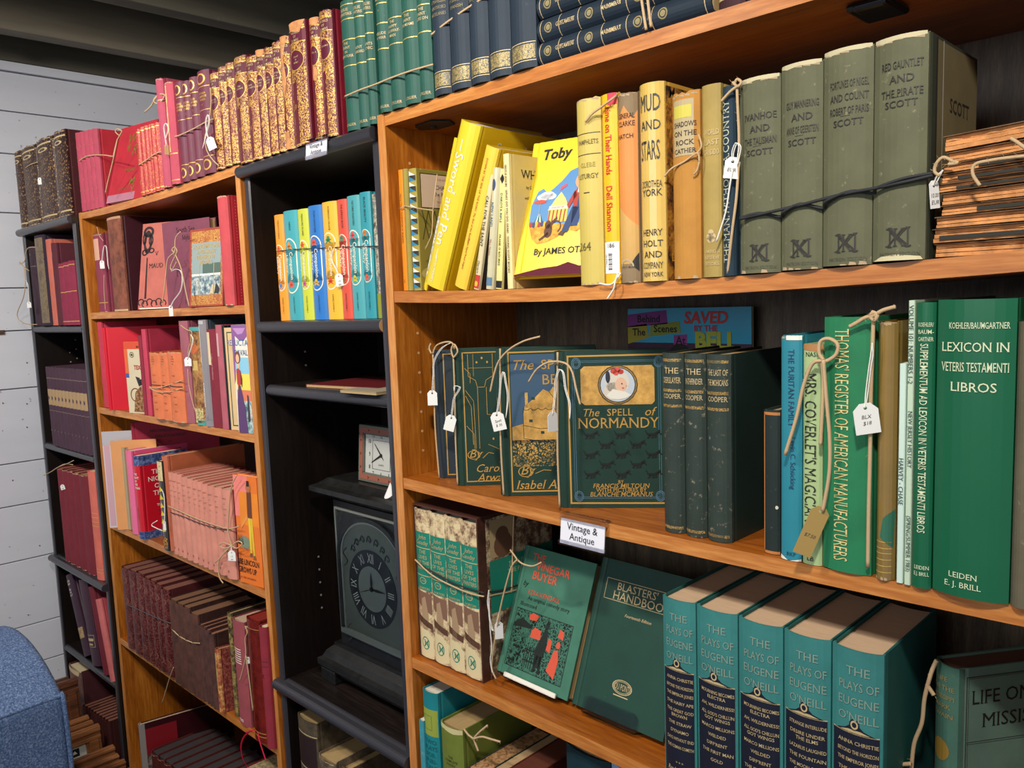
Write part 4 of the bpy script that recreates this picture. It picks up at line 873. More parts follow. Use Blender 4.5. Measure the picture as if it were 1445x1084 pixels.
for r_, xs in enumerate(((.285, .575, .865), (.43, .72), (.285, .575, .865), (.43, .72), (.285, .575, .865))):
    for x in xs: lion(b, x, .474-.0635*r_)
b.tx('f', 'BY', .56, .168, .0045, GDL).tx('f', 'FRANCIS MILTOUN', .56, .142, .0062, GDL, shear=.2).tx('f', 'WITH PICTURES BY', .56, .115, .0055, GDL).tx('f', 'BLANCHE MCMANUS', .56, .088, .0062, GDL, shear=.2, maxw=b.d*.68).done()
# three dark green weathered volumes
CO = cloth('2E3A34', .75, .6); G = 'weathered dark green volumes beside the portrait cover'
for i, q in enumerate(((0.5043,0.02,1.2611,0.0287,0.2124,0.0),(0.534,0.02,1.2613,0.0279,0.212,0.0),(0.5628,0.02,1.2616,0.0306,0.2117,0.0))):
    b = Book(f'{ORD[i]} of three weathered dark green volumes right of the portrait cover, counted from the left', q, cloth('22312B', .15, .5), group=G, d=.125, rnd=.25, pg=PGD, spine=CO)
    for v in (.965, .80, .715, .035): b.rect('s', .06, v-.012, .94, v+.004, gilt('33423A', 'C99B4A', 420, .3), 'gilt_band', 1)
    b.lines('s', [['THE', 'DEERSLAYER'], ['THE', 'PATHFINDER'], ['THE LAST OF', 'THE MOHICANS']][i], .5, .905, .0070, PALEGOLD, 1.6).tx('s', 'COOPER', .5, .765, .0058, PALEGOLD).done()
xa = 0.2828; xb_ = 0.4933; zt_ = 1.5198; z3 = 1.2606
b = F('thin picture book with a turquoise cover and angled lettering, leaning on the back panel', (((0, 1, 0, xa), (-1, 0, 0, .258), (0, 0, 1, z3)), .006, xb_-xa, zt_-z3), jacket('33AFD6', .25, .04), paperback=True)
b.poly('f', [(0, 0), (1, 0), (1, .80), (0, .80)], plain('3C1638', .4), 'plum_ground', 1)
b.poly('f', [(0, .89), (.35, .91), (.34, .99), (0, .965)], plain('8A3F93'), 'violet_strip', 2).poly('f', [(0, .79), (.19, .83), (.17, .91), (0, .895)], plain('A9A238'), 'olive_strip', 2).poly('f', [(.2, .835), (.46, .86), (.45, .925), (.2, .905)], plain('8FA03C'), 'olive_strip', 2).poly('f', [(.4, .79), (.51, .79), (.51, .85), (.4, .845)], plain('9A3F96'), 'violet_strip', 2)
b.tx('f', 'Behind', .19, .94, .011, BLACKINK, bold=.02).tx('f', 'The', .10, .862, .011, BLACKINK, bold=.02).tx('f', 'Scenes', .33, .882, .011, BLACKINK, bold=.02).tx('f', 'At', .455, .815, .012, BLACKINK, bold=.02)
b.tx('f', 'SAVED', .66, .945, .0175, plain('D0484A'), bold=.03, shear=.1, layer=4, serif=False).tx('f', 'BY THE', .66, .885, .0085, plain('B84050'), bold=.03, layer=4).tx('f', 'BELL', .74, .815, .0240, plain('B7C23A'), bold=.05, layer=5, serif=False).disc('f', .45, .72, .02, .02, BLACKINK, 'black_shape', 3).done()
b = Book('small dark green book with orange worn edges, left of the teal spine', (0.6365,0.012,1.2623,0.018,0.1546,0.0), leather('1E2C28', '141C1A', .6), d=.11, rnd=.12, spine=cloth('1F2C2A', .35, .6), pg=PGD)
OW = plain('B8763E', .8); b.rect('s', .0, .0, .10, .97, OW, 'worn_edge', 2).rect('s', .0, .965, 1, .985, OW, 'worn_edge', 2).rect('s', .0, .0, 1, .02, OW, 'worn_edge', 2).disc('s', .85, .33, .0015, .002, plain('D8D0C0'), 'speck', 3).done()
b = Book('teal blue jacketed spine with dark blue lettering, frayed at the foot', (0.6598,0.004,1.2626,0.0221,0.2329,0.0), jacket('2A8496', .4, .1), d=.15, rnd=.12, pg=PGW, ragged=.002)
NB = plain('1A3A5E', .6); b.tx('s', 'THE PURITAN FAMILY', .55, .77, .0062, NB, rot=-1, maxw=b.h*.34, bold=0).tx('s', 'Levin C. Schücking', .6, .44, .0052, NB, rot=-1, bold=0).tx('s', 'RKP', .5, .03, .004, NB).poly('s', [(0, 0), (.4, 0), (.2, .012), (0, .02)], WHITEINK, 'frayed_foot', 3).poly('s', [(.5, 0), (1, 0), (1, .012), (.8, .006)], WHITEINK, 'frayed_foot', 3).poly('s', [(.3, .98), (1, .98), (1, 1), (.3, 1)], WHITEINK, 'frayed_head', 3).done()
b = Book('pale green spine with tall black lettering, a twine bow hanging over it', (0.6838,0.003,1.2629,0.0198,0.2243,0.0), jacket('A8BE86', .4, .06), d=.14, rnd=.14, pg=PGW)
b.tx('s', "MRS. COVERLET'S MAGICIANS", .45, .52, .0125, plain('23251C'), rot=-1, maxw=b.h*.70, bold=0, serif=False).tx('s', 'NASH', .5, .955, .0045, plain('23251C')).tx('s', 'LB', .4, .03, .005, plain('23251C')).poly('s', [(0, .975), (1, .965), (1, 1), (0, 1)], plain('B07A48'), 'stained_head', 3).done()
b = Book('broad leaf green cloth volume with gold lettering running down, twine along its right side', (0.7053,0.002,1.2637,0.047,0.2499,0.0), cloth('257A50', .12, .55), d=.15, rnd=.1, pg=PGW)
b.tx('s', "THOMAS' REGISTER OF AMERICAN MANUFACTURERS", .42, .5, .0142, plain('D9C787', .5), rot=-1, maxw=b.h*.91, bold=-.005).done()
b = Book('brown volume in crinkled clear plastic, green paper showing through a tear', (0.7559,0.004,1.264,0.0176,0.2455,0.0), jacket('8A6E32', .12, .25, coat=1), d=.14, rnd=.4, pg=PGD, ragged=.002)
b.poly('s', [(.35, .17), (.95, .13), (1, .28), (.7, .26), (.5, .245)], plain('2E6A52'), 'green_tear', 2)
for v in (.03, .055, .08, .105, .125, .15): b.rect('s', .1, v, .9, v+.003, plain('C9A95C', .3), 'crease', 2)
b.done()
b = Book('very thin mint white pamphlet with tiny lettering, lower than the one beside it', (0.7769,-0.001,1.2642,0.0057,0.2066,0.0), jacket('CDE3D6', .4, .03), d=.13, rnd=.02, paperback=True, pg=PGW); b.tx('s', 'HARVEY - CHASE', .5, .47, .0042, plain('2F4A44'), rot=-1, bold=0).done()
b = Book('thin white and pale green journal, taller than the mint pamphlet', (0.7842,-0.002,1.2643,0.0053,0.2638,0.0), jacket('C4D8BE', .35, .05), d=.14, rnd=.02, paperback=True, pg=PGW); b.tx('s', 'VOLUME 101: NUMBERS 1-2', .5, .85, .0042, plain('2F4A44'), rot=-1, bold=0).tx('s', 'NEW JERSEY HISTORY', .5, .52, .0042, plain('2F4A44'), rot=-1, bold=0, maxw=b.h*.2).tx('s', '(SPRING/SUMMER 1983)', .5, .15, .0042, plain('2F4A44'), rot=-1, bold=0, maxw=b.h*.2).done()
LXG = jacket('14603F', .28, .05); PW = plain('D5DDB8', .5)
b = Book('medium width emerald green volume with white lettering running down its spine', (0.7905,-0.001,1.2646,0.0165,0.2614,0.0), LXG, d=.17, rnd=.2, pg=PGW)
b.lines('s', ['KOEHLER/', 'BAUM-', 'GARTNER'], .5, .925, .0038, PW, 1.7).tx('s', 'SUPPLEMENTUM AD LEXICON IN VETERIS TESTAMENTI LIBROS', .5, .53, .0068, PW, rot=-1, maxw=b.h*.66).lines('s', ['LEIDEN', 'E.J. BRILL'], .5, .075, .0036, PW, 1.8).done()
b = Book('very broad glossy emerald green volume, the widest spine on the middle shelf', (0.8087,-0.002,1.2658,0.0607,0.2622,0.0), LXG, d=.17, rnd=.13, pg=PGW)
b.tx('s', 'KOEHLER/BAUMGARTNER', .5, .915, .0055, PW).lines('s', ['LEXICON IN', 'VETERIS TESTAMENTI', 'LIBROS'], .45, .845, .0082, PW, 2.1, maxw=b.t*.86).lines('s', ['LEIDEN', 'E. J. BRILL'], .38, .075, .0052, PW, 1.8).done()
b = Book('grey brown weathered volume at the right edge of the middle shelf', (0.8702,0.0,1.2662,0.0186,0.2422,0.0), cloth('6A6350', .5), d=.15, rnd=.35, pg=PGD).done()
# ---------------------------------------------------------------- wide oak bookcase, fourth shelf
SEP = marble(('4A2A20', '8A6A50', 'D8C49C'), 55); CREAM = plain('DCCB9E', .5); TEAL = plain('12806A', .45); BRN = plain('4E2C22', .5)
z4 = 0.9608
sx0, sx1 = 0.0203, 0.1742; sh_ = 0.2569; sdep = .165
root = empty('slipcase', Matrix.Translation((sx0, .016, z4+.0004)), 'printed brown slipcase holding four volumes, at the left of the fourth shelf', 'slipcase'); W_ = sx1-sx0
for (a0, a1, nm) in ((0, .0025, 'side_panel'), (W_-.0025, W_, 'side_panel')):
    m = MB(); m.box(a0, 0, .0025, a1, sdep, sh_-.0025); m.build(nm, BRN, root)
for (a0, a1, nm) in ((0, .0025, 'bottom_panel'), (sh_-.0025, sh_, 'top_panel')):
    m = MB(); m.box(0, 0, a0, W_, sdep, a1); m.build(nm, BRN, root)
m = MB(); m.box(.0025, sdep-.0025, .0025, W_-.0025, sdep, sh_-.0025); m.build('back_panel', BRN, root)
def side(y0, z0, y1, z1, mat, nm, o=.0003):
    m = MB(); m.add([(W_+o, y0, z0), (W_+o, y1, z0), (W_+o, y1, z1), (W_+o, y0, z1)], [(0, 1, 2, 3)]); m.build(nm, mat, root)
side(.001, .002, .164, sh_-.002, leather('4A281C', '2E160F', .5), 'side_print'); side(.016, .0, .164, sh_*.98, SEP, 'side_engraving', .0005)
side(.022, .40*sh_, .164, .72*sh_, TEAL, 'side_title_panel', .0008); side(.024, .735*sh_, .075, .965*sh_, plain('B59A70'), 'side_portrait', .0008)
m = MB()
for (st, zf, k_) in (('THE LIVES OF', .655, .0075), ('THE PAINTERS', .61, .0075), ('* * *', .56, .006), ('John Canaday', .5, .008)):
    v_, f_, bb = glyphs(st, 'CENTER', 0); k = k_/.72; m.add([(W_+.001, .093+(x-(bb[0]+bb[2])/2)*k, zf*sh_+y*k) for x, y in v_], f_)
m.build('side_lettering', PALEGOLD, root)
m = MB(); m.lathe([(.014, .0009), (.014, .0011)], (W_, .05, .86*sh_), 16, 0); m.lathe([(.02, .0008), (.02, .0009)], (W_, .052, .80*sh_), 16, 0); m.build('side_portrait_head', plain('6E4A34'), root)
t4 = (W_-.0058)/4
for i in range(4):
    b = Book(f'{ORD[i]} volume from the left inside the printed slipcase, teal panel over a brown engraving', (sx0+.0029+t4*i, .0165, z4+.0031, t4-.0003, sh_-.0095-.001*(i % 2), 0), BRN, d=.155, rnd=.08, pg=PGW, spine=marble(('6B4A3A', 'C9B088', 'E2D0A4'), 70), group='volumes inside the printed slipcase')
    b.rect('s', .02, .46, .98, .85, TEAL, 'teal_panel', 1).band(.745, .0013, PALEGOLD, layer=2).band(.56, .0013, PALEGOLD, layer=2).lines('s', ['John', 'Canaday'], .5, .815, .0068, PALEGOLD, 1.35, shear=.3, bold=0).lines('s', ['THE', 'LIVES', 'OF THE', 'PAINTERS'], .5, .72, .0062, PALEGOLD, 1.45, bold=0)
    b.disc('s', .5, .525, .0078, .0056, PALEGOLD, 'gilt_oval', 2, hole=.84).tx('s', ['ONE', 'TWO', 'THREE', 'FOUR'][i], .5, .525, .0030, PALEGOLD).tx('s', 'NORTON', .5, .475, .0040, PALEGOLD)
    b.poly('s', [(.06, .02), (.5, .0), (.96, .02), (.96, .14), (.7, .19), (.06, .2)], CREAM, 'cream_panel', 2).disc('s', .5, .10, t4*.24, .011, TEAL, 'monogram', 3, hole=.85); b.tx('s', 'X', .5, .10, .012, TEAL).tx('s', 'N', .5, .10, .009, TEAL)
    b.poly('s', [(.3, .2), (.7, .2), (.75, .3), (.6, .42), (.35, .4)], plain('A88A6A'), 'engraved_statue', 2).poly('s', [(.05, .36), (.95, .30), (.95, .44), (.05, .455)], plain('7E5C48'), 'engraved_arch', 1).poly('s', [(.05, .24), (.95, .2), (.95, .24), (.05, .29)], plain('5A3828'), 'engraved_arch', 2); b.done()
b = F('green cover with red title letters and a country scene, propped on a stand', (((-0.0162,0.9998,0.0065,0.1736),(-0.927,-0.0175,0.3745,0.0635),(0.3746,0.0,0.9272,0.9652)),0.02,0.1462,0.1952), cloth('427863', .12, .62), rnd=.3, pg=PGD)
VR = plain('D8553A', .6)
b.tx('f', 'THE', .24, .93, .0105, VR, bold=.02).tx('f', 'VINEGAR', .46, .865, .0120, VR, bold=.02, maxw=b.d*.60).tx('f', 'BUYER', .38, .79, .0125, VR, bold=.02).tx('f', 'by', .14, .705, .008, BLACKINK, shear=.3, bold=0).tx('f', 'EZRA KENDALL', .42, .655, .0068, VR).tx('f', 'An original comedy story', .50, .605, .0060, BLACKINK, bold=0).tx('f', 'Illustrated', .24, .555, .0062, BLACKINK, bold=0)
b.rings('f', .09, .07, .885, .515, .0009, BLACKINK); IK = plain('14201B')
b.rect('f', .10, .075, .875, .51, gilt('427863', '16241D', 190, .1), 'engraved_scene', 1)
b.poly('f', [(.48, .13), (.56, .13), (.60, .30), (.585, .41), (.54, .44), (.52, .38), (.46, .26)], IK, 'scene_figure', 4).disc('f', .56, .45, .0038, .005, IK, 'scene_figure', 4).rect('f', .545, .46, .585, .49, IK, 'scene_figure', 4).poly('f', [(.47, .09), (.50, .09), (.53, .22), (.5, .22)], IK, 'scene_figure', 4).poly('f', [(.55, .09), (.585, .09), (.57, .22), (.54, .22)], IK, 'scene_figure', 4)
b.poly('f', [(.66, .14), (.78, .10), (.79, .24), (.76, .31), (.71, .30)], VR, 'scene_dress', 4).disc('f', .75, .345, .004, .005, VR, 'scene_dress', 4).poly('f', [(.72, .40), (.80, .39), (.79, .45), (.73, .46)], VR, 'scene_dress', 4)
b.poly('f', [(.36, .33), (.50, .33), (.49, .40), (.40, .41), (.36, .38)], VR, 'scene_cart', 3).poly('f', [(.60, .28), (.66, .27), (.66, .36), (.61, .37)], VR, 'scene_cart', 3).poly('f', [(.30, .45), (.40, .46), (.42, .50), (.34, .51), (.29, .49)], VR, 'scene_cloud', 3)
b.poly('f', [(.10, .40), (.2, .45), (.35, .41), (.36, .39), (.10, .37)], IK, 'scene_hill', 2)
for k in range(5): b.rect('f', .33+.028*k, .10, .338+.028*k, .27, IK, 'scene_fence', 3)
b.rect('f', .32, .15, .47, .16, IK, 'scene_fence', 3).rect('f', .32, .23, .47, .24, IK, 'scene_fence', 3)
for k in range(9): b.disc('f', .14+.03*(k % 5), .12+.055*(k//3), .0028, .0022, IK, 'scene_bush', 3)
b.done()
b = F('dark green handbook face out on a clear stand, thin gold title box', (((0.0,1.0,0.0,0.3272),(-0.9272,0.0,0.3746,0.0598),(0.3746,0.0,0.9272,0.9652)),0.016,0.152,0.2081), cloth('1A4236', .12, .55), rnd=.3, pg=PGD)
b.rings('f', .10, .735, .94, .875, .0008, PALEGOLD).tx('f', 'BLASTERS\'', .46, .835, .0110, PALEGOLD, maxw=b.d*.62, bold=0).tx('f', 'HANDBOOK', .52, .772, .0120, PALEGOLD, maxw=b.d*.70, bold=0).tx('f', 'Fourteenth Edition', .52, .66, .0042, PALEGOLD, shear=.3, maxw=b.d*.36)
b.disc('f', .50, .215, .0165, .0095, PALEGOLD, 'oval_mark', 2, hole=.90).disc('f', .50, .215, .0140, .0075, PALEGOLD, 'oval_mark', 2, hole=.92).tx('f', 'DU PONT', .5, .215, .0085, PALEGOLD, maxw=.024, bold=0).rect('f', .42, .155, .58, .162, PALEGOLD, 'oval_mark', 2).done()
# five large teal volumes
ONC = cloth('3A7F7C', .1, .55); ONL = plain('14182A', .5); G = 'large teal volumes with navy title panels'
qs = ((0.5051,0.012,0.9614,0.0458,0.2224,0.0),(0.552,0.012,0.9614,0.0528,0.2184,0.0),(0.6058,0.012,0.9614,0.0526,0.2224,0.0),(0.6594,0.012,0.9614,0.0511,0.2212,0.0),(0.7114,0.012,0.9614,0.0517,0.2242,0.0))
PL = [['ANNA CHRISTIE', 'BEYOND THE HORIZON', 'THE EMPEROR JONES', 'THE HAIRY APE', 'THE GREAT GOD', 'BROWN', 'THE STRAW', 'DYNAMO', 'DAYS WITHOUT END', 'THE ICEMAN COMETH'], ['MOURNING BECOMES', 'ELECTRA', 'AH, WILDERNESS!', "ALL GOD'S CHILLUN", 'GOT WINGS', 'MARCO MILLIONS', 'WELDED', "DIFF'RENT", 'THE FIRST MAN', 'GOLD'], None, ['STRANGE INTERLUDE', 'DESIRE UNDER', 'THE ELMS', 'LAZARUS LAUGHED', 'THE FOUNTAIN', 'THE MOON OF THE', 'CARIBBEES', 'BOUND EAST FOR', 'CARDIFF', 'THE LONG VOYAGE', 'HOME'], None]
PL[2] = PL[1]; PL[4] = PL[0]
for i, q in enumerate(qs):
    q = q[:4]+(0.2212,)+q[5:]
    q = q[:3]+(q[3]-.0008,)+q[4:]
    b = Book(f'{ORD[i]} of five large teal volumes with navy title panels, counted from the left', q, cloth('205B55', .04, .6), group=G, d=.155, rnd=.13, pg=pages('D9B896', 1), spine=ONC, over=.0035)
    b.lines('s', ['THE', 'PLAYS OF', 'EUGENE', "O'NEILL"], .5, .905, .0092, plain('86998A', .5), 1.75, bold=0)
    b.rect('s', .05, .0, .95, .605, ONL, 'navy_panel', 1).band(.608, .0012, PALEGOLD, .05, .95).poly('s', [(.08, .607), (.92, .607), (.68, .628), (.6, .645), (.4, .645), (.32, .628)], ONL, 'dark_crest', 1).poly('s', [(.2, .612), (.8, .612), (.62, .625), (.38, .625)], PALEGOLD, 'gilt_crest', 2).disc('s', .5, .650, .0052, .0062, ONL, 'dark_crest', 2).disc('s', .5, .650, .0038, .0046, PALEGOLD, 'gilt_crest', 3, hole=.6)
    v = .565
    for k, st in enumerate(PL[i]):
        b.tx('s', st, .5, v, .0040, PALEGOLD, maxw=b.t*.78); v -= .027 if k+1 < len(PL[i]) and PL[i][k+1] in ('BROWN', 'ELECTRA', 'GOT WINGS', 'THE ELMS', 'CARIBBEES', 'CARDIFF', 'HOME') else .045
    b.tx('s', '* * *', .5, .09, .004, PALEGOLD).tx('s', 'Random House', .5, .045, .006, PALEGOLD, shear=.3).done()
b = F('grey green volume with black title letters at the right end of the fourth shelf', (((0.8147,0.5799,0.0,0.7851),(-0.5799,0.8147,0.0,0.093),(0.0,0.0,1.0,0.9612)),0.032,0.15,0.2), cloth('5A7568', .25, .7), rnd=.2, pg=pages('6A4A3A'), spine=cloth('3F6557', .35, .7))
b.rings('f', .06, .03, .96, .955, .0011, DARKSTAMP).rings('f', .075, .04, .945, .945, .0005, DARKSTAMP).tx('f', 'LIFE ON THE', .46, .845, .0150, BLACKINK, maxw=b.d*.72, bold=0).tx('f', 'MISSISSIPPI', .50, .72, .0150, BLACKINK, maxw=b.d*.80, bold=0).rect('f', .07, .61, .95, .613, DARKSTAMP, 'rule', 2).rect('f', .07, .60, .95, .602, DARKSTAMP, 'rule', 2)
b.lines('s', ['LIFE', 'ON THE', 'MISSISSIPPI', 'MARK', 'TWAIN'], .5, .93, .0050, plain('8A7A48'), 1.9).disc('s', .5, .55, b.t*.32, .012, plain('8A6E2E', .4), 'gilt_disc', 2).done()
# ---------------------------------------------------------------- wide oak bookcase, fifth shelf
b = Book('thin worn turquoise spine at the far left of the fifth shelf', (0.024,0.004,0.6614,0.0119,0.1938,0.0), cloth('3E93A0', .8, .6), d=.14, rnd=.1, paperback=True, pg=PGW).done()
b = Book('teal volume with an olive label panel, second on the fifth shelf', (0.028,0.012,0.6614,0.038,0.2473,0.0), cloth('1C8088', .05, .5), d=.165, rnd=.15, pg=PGW)
b.rect('s', .03, .70, .97, .885, plain('93A03E'), 'olive_panel', 1).rings('s', .2, .74, .7, .84, .0006, plain('2E5A4A')).lines('s', ['TWO', 'PLAYS', 'FOR', 'PURI-', 'TANS'], .5, .66, .0075, plain('14606A'), 1.5).done()
b = Book('thick olive green volume with a frayed pale head and a string bow', (0.0746,0.01,0.6614,0.0525,0.2089,0.0), cloth('6E7A30', .2, .6), d=.155, rnd=.2, pg=PGD, ragged=.002)
b.poly('s', [(0, .955), (.3, .965), (.7, .955), (1, .965), (1, 1), (0, 1)], plain('C9C08A', .8), 'frayed_head', 2).lines('s', ['THE', 'COMPLETE', 'POETRY'], .5, .76, .0040, plain('3A3A1A'), 1.6).done()
for i, (lab, q, c_, pgm) in enumerate([('volume with brown mottled page tops beside the olive one on the fifth shelf', (0.1336,0.012,0.6614,0.0491,0.151,0.0), cloth('3A3832', .2), marble(('6E4A30', 'B98A5C', 'CDA578'), 120)), ('volume with a pale page block and dark green covers on the fifth shelf', (0.1864,0.012,0.6614,0.0308,0.168,0.0), cloth('20322A', .2), pages('C9A97C', 0)), ('reddish brown leather volume right of the pale page block on the fifth shelf', (0.2239,0.012,0.6614,0.0426,0.1842,0.0), leather('5E2C1E', '3A1A12'), pages('6A3A2A', 0))]):
    Book(lab, q, c_, d=.16, rnd=.2, pg=pgm, over=.001).done()
Book('dark teal volume standing under the handbook on the fifth shelf', (0.3265,0.03,0.6614,0.0784,0.2583,0.0), cloth('0F3038', .2), d=.15, rnd=.1).done()
Book('pale blue volume at the lower edge of the picture, right of the dark teal one', (0.4066,0.03,0.6614,0.0484,0.262,0.0), jacket('8FB4DC', .4), d=.15, rnd=.1).done()
# ---------------------------------------------------------------- narrow black bookcase
G = 'bright picture-spined volumes held by a cord in the narrow black bookcase'
CP = [('orange', 'F0982C', 'PINOCCHIO', 'D8562E'), ('teal', '3F9FA8', 'HEIDI', 'E8883A'), ('lime yellow', 'C6CC3C', 'TREASURE ISLAND', 'D8562E'), ('blue', '2A74C0', 'TOM SAWYER', 'D8562E'), ('golden yellow', 'EDB534', 'ROBINSON CRUSOE', '2E8A5A'), ('red', 'D8503C', 'THE JUNGLE BOOK', '2E8A6A'), ('grey teal', '4AA0A6', 'THE THREE MUSKETEERS', 'D84A4A'), ('dark teal', '2F94A0', 'BLACK BEAUTY', 'C87A3A')]
for i, q in enumerate(((-0.3646,0.012,1.5149,0.0323,0.1987,0.0),(-0.3313,0.012,1.5149,0.0496,0.2015,0.0),(-0.2807,0.012,1.5149,0.0354,0.2,0.0),(-0.2442,0.012,1.5149,0.0445,0.2017,0.0),(-0.1987,0.012,1.5149,0.0458,0.2029,0.0),(-0.152,0.012,1.5149,0.0295,0.2026,0.0),(-0.1214,0.012,1.5149,0.0362,0.2049,0.0),(-0.0843,0.012,1.5149,0.0291,0.2067,0.0))):
    nm, c_, ti, fg = CP[i]
    lab = f'{nm} picture-spined volume in the narrow black bookcase, ' + ['leftmost of the row', 'second from the left', 'third from the left', 'fourth from the left', 'fifth from the left', 'sixth from the left', 'seventh from the left', 'rightmost of the eight'][i]
    b = Book(lab, q, jacket(c_, .35, .05), 'C', group=G, d=.14, rnd=.12, pg=PGW, spine=jacket(c_, .35, .05))
    b.tx('s', ti, .62, .86, .0044, plain('2A2A22'), rot=-1, maxw=b.h*.2, bold=0).tx('s', 'SWISS FAMILY', .6, .14, .0036, plain('2A2A22'), rot=-1, maxw=b.h*.17, bold=0)
    rw = b.t*.40; OUT = plain('E9E4CC')
    INN = jacket(c_, .35, .05)
    for (mt, k, ly) in ((OUT, 1, 2), (INN, .88, 3)):
        b.disc('s', .5, .655, rw*k, rw*k, mt, 'spine_panel', ly).disc('s', .5, .345, rw*k, rw*k, mt, 'spine_panel', ly).rect('s', .5-.40*k, .345, .5+.40*k, .655, mt, 'spine_panel', ly)
    b.tx('s', 'Companion', .58, .5, .0092, OUT, rot=-1, maxw=b.h*.25, layer=5, bold=.01, serif=False).tx('s', 'Library', .28, .52, .0084, OUT, rot=-1, maxw=b.h*.17, layer=5, bold=.01, serif=False)
    for (v, f2) in ((.675, fg), (.325, ['6A84B0', 'D8503C', 'C0508A', 'D8A93A', 'D8502E', '8A5A3A', 'C8C03A', 'D8583A'][i])):
        fm = plain(f2); sc_ = rw*.28
        b.disc('s', .5, v+.016, sc_, sc_, fm, 'figure', 5, n=8).poly('s', [(.28, v-.028), (.40, v-.004), (.28, v+.010), (.5, v+.012), (.72, v+.010), (.6, v-.004), (.72, v-.028), (.5, v-.012)], fm, 'figure', 5)
    b.done()
Book('mottled book with an olive foot, squeezed at the right end of the bright row', (-0.0494,0.012,1.5149,0.0101,0.2009,0.0), marble(('2A2620', '8A8676', 'C9C4AE'), 90), 'C', d=.14).rect('s', 0, 0, 1, .2, plain('8A8C24'), 'olive_foot', 2).done()
z3_ = 1.3884
def flat_book(label, x0, y0, z, w_, d_, t_, cover, yaw, case='C', pgm=None):
    root = empty('booklet', FR[case] @ Matrix.Translation((x0, y0, z+.0003)) @ Matrix.Rotation(R(yaw), 4, 'Z'), label, 'booklet')
    m = MB(); m.box(0, 0, 0, w_, d_, .0006); m.box(0, 0, t_-.0006, w_, d_, t_); m.box(0, 0, .0006, .0008, d_, t_-.0006); m.build('cover', cover, root)
    m = MB(); m.box(.001, .0008, .0006, w_-.0006, d_-.0008, t_-.0006); m.build('page_block', pgm or PGD, root); return root
f1 = ((-0.2981,0.0069,1.3944),(-0.2024,0.0102,1.3944),(-0.2003,0.1161,1.3944))
flat_book('thin dark red booklet lying on the empty black shelf', f1[0][0], f1[0][1]+.01, z3_, .20, .15, .006, plain('6A2024', .4), 6)
f2_ = ((-0.1465,-0.0073,1.3944),(-0.0039,-0.0134,1.3944))
flat_book('thin cream booklet lying in front of the dark red one on the black shelf', f2_[0][0], f2_[0][1], z3_, .10, .065, .005, plain('A89A84', .5), 2)
# mantel clock
z4_ = 0.7761
MC = leather('141517', '0A0A0B', .4); MCE = leather('1E1E1D', '101010', .3); SIL = plain('9A9C92', .3, .6); DKD = plain('1A1D20', .4)
cx0, cy = -.375, .054; CW = .335; ck = empty('mantel_clock', FR['C'] @ Matrix.Translation((cx0, cy, z4_+.0004)), 'large black wooden mantel clock with an arched glazed dial and roman numerals', 'clock')
CWd = CW; dp = .16
m = MB()
for (xa, xb) in ((0, .05), (CWd-.05, CWd)): m.box(xa, 0, 0, xb, dp, .028)
m.box(.05, .012, .014, CWd-.05, dp, .028); m.build('foot_plinth', MC, ck, bevel=.003)
m = MB(); prof = [(0, .028), (-.004, .034), (-.004, .046), (.004, .050), (.010, .062), (.022, .072), (.022, .078)]
for (u0, z0), (u1, z1) in zip(prof, prof[1:]):
    a = [(u0, u0), (CWd-u0, u0), (CWd-u0, dp), (u0, dp)]; c = [(u1, u1), (CWd-u1, u1), (CWd-u1, dp), (u1, dp)]
    m.add([(x, y, z0) for x, y in a]+[(x, y, z1) for x, y in c], [(0, 1, 5, 4), (1, 2, 6, 5), (2, 3, 7, 6), (3, 0, 4, 7), (0, 3, 2, 1), (4, 5, 6, 7)])
m.build('base_moulding', MCE, ck)
bx0, bx1, bz0, bz1 = .040, CWd-.040, .078, .378
m = MB(); m.box(bx0, .028, bz0, bx1, dp, bz1); m.build('body', MC, ck, bevel=.002)
m = MB(); prof = [(.034, .378), (.022, .384), (.006, .390), (.0, .396), (.0, .406), (.012, .410), (.020, .415), (.028, .421)]
for (u0, z0), (u1, z1) in zip(prof, prof[1:]):
    a = [(u0, u0), (CWd-u0, u0), (CWd-u0, dp+.01), (u0, dp+.01)]; c = [(u1, u1), (CWd-u1, u1), (CWd-u1, dp+.01), (u1, dp+.01)]
    m.add([(x, y, z0) for x, y in a]+[(x, y, z1) for x, y in c], [(0, 1, 5, 4), (1, 2, 6, 5), (2, 3, 7, 6), (3, 0, 4, 7), (0, 3, 2, 1), (4, 5, 6, 7)])
m.build('cornice', MCE, ck)
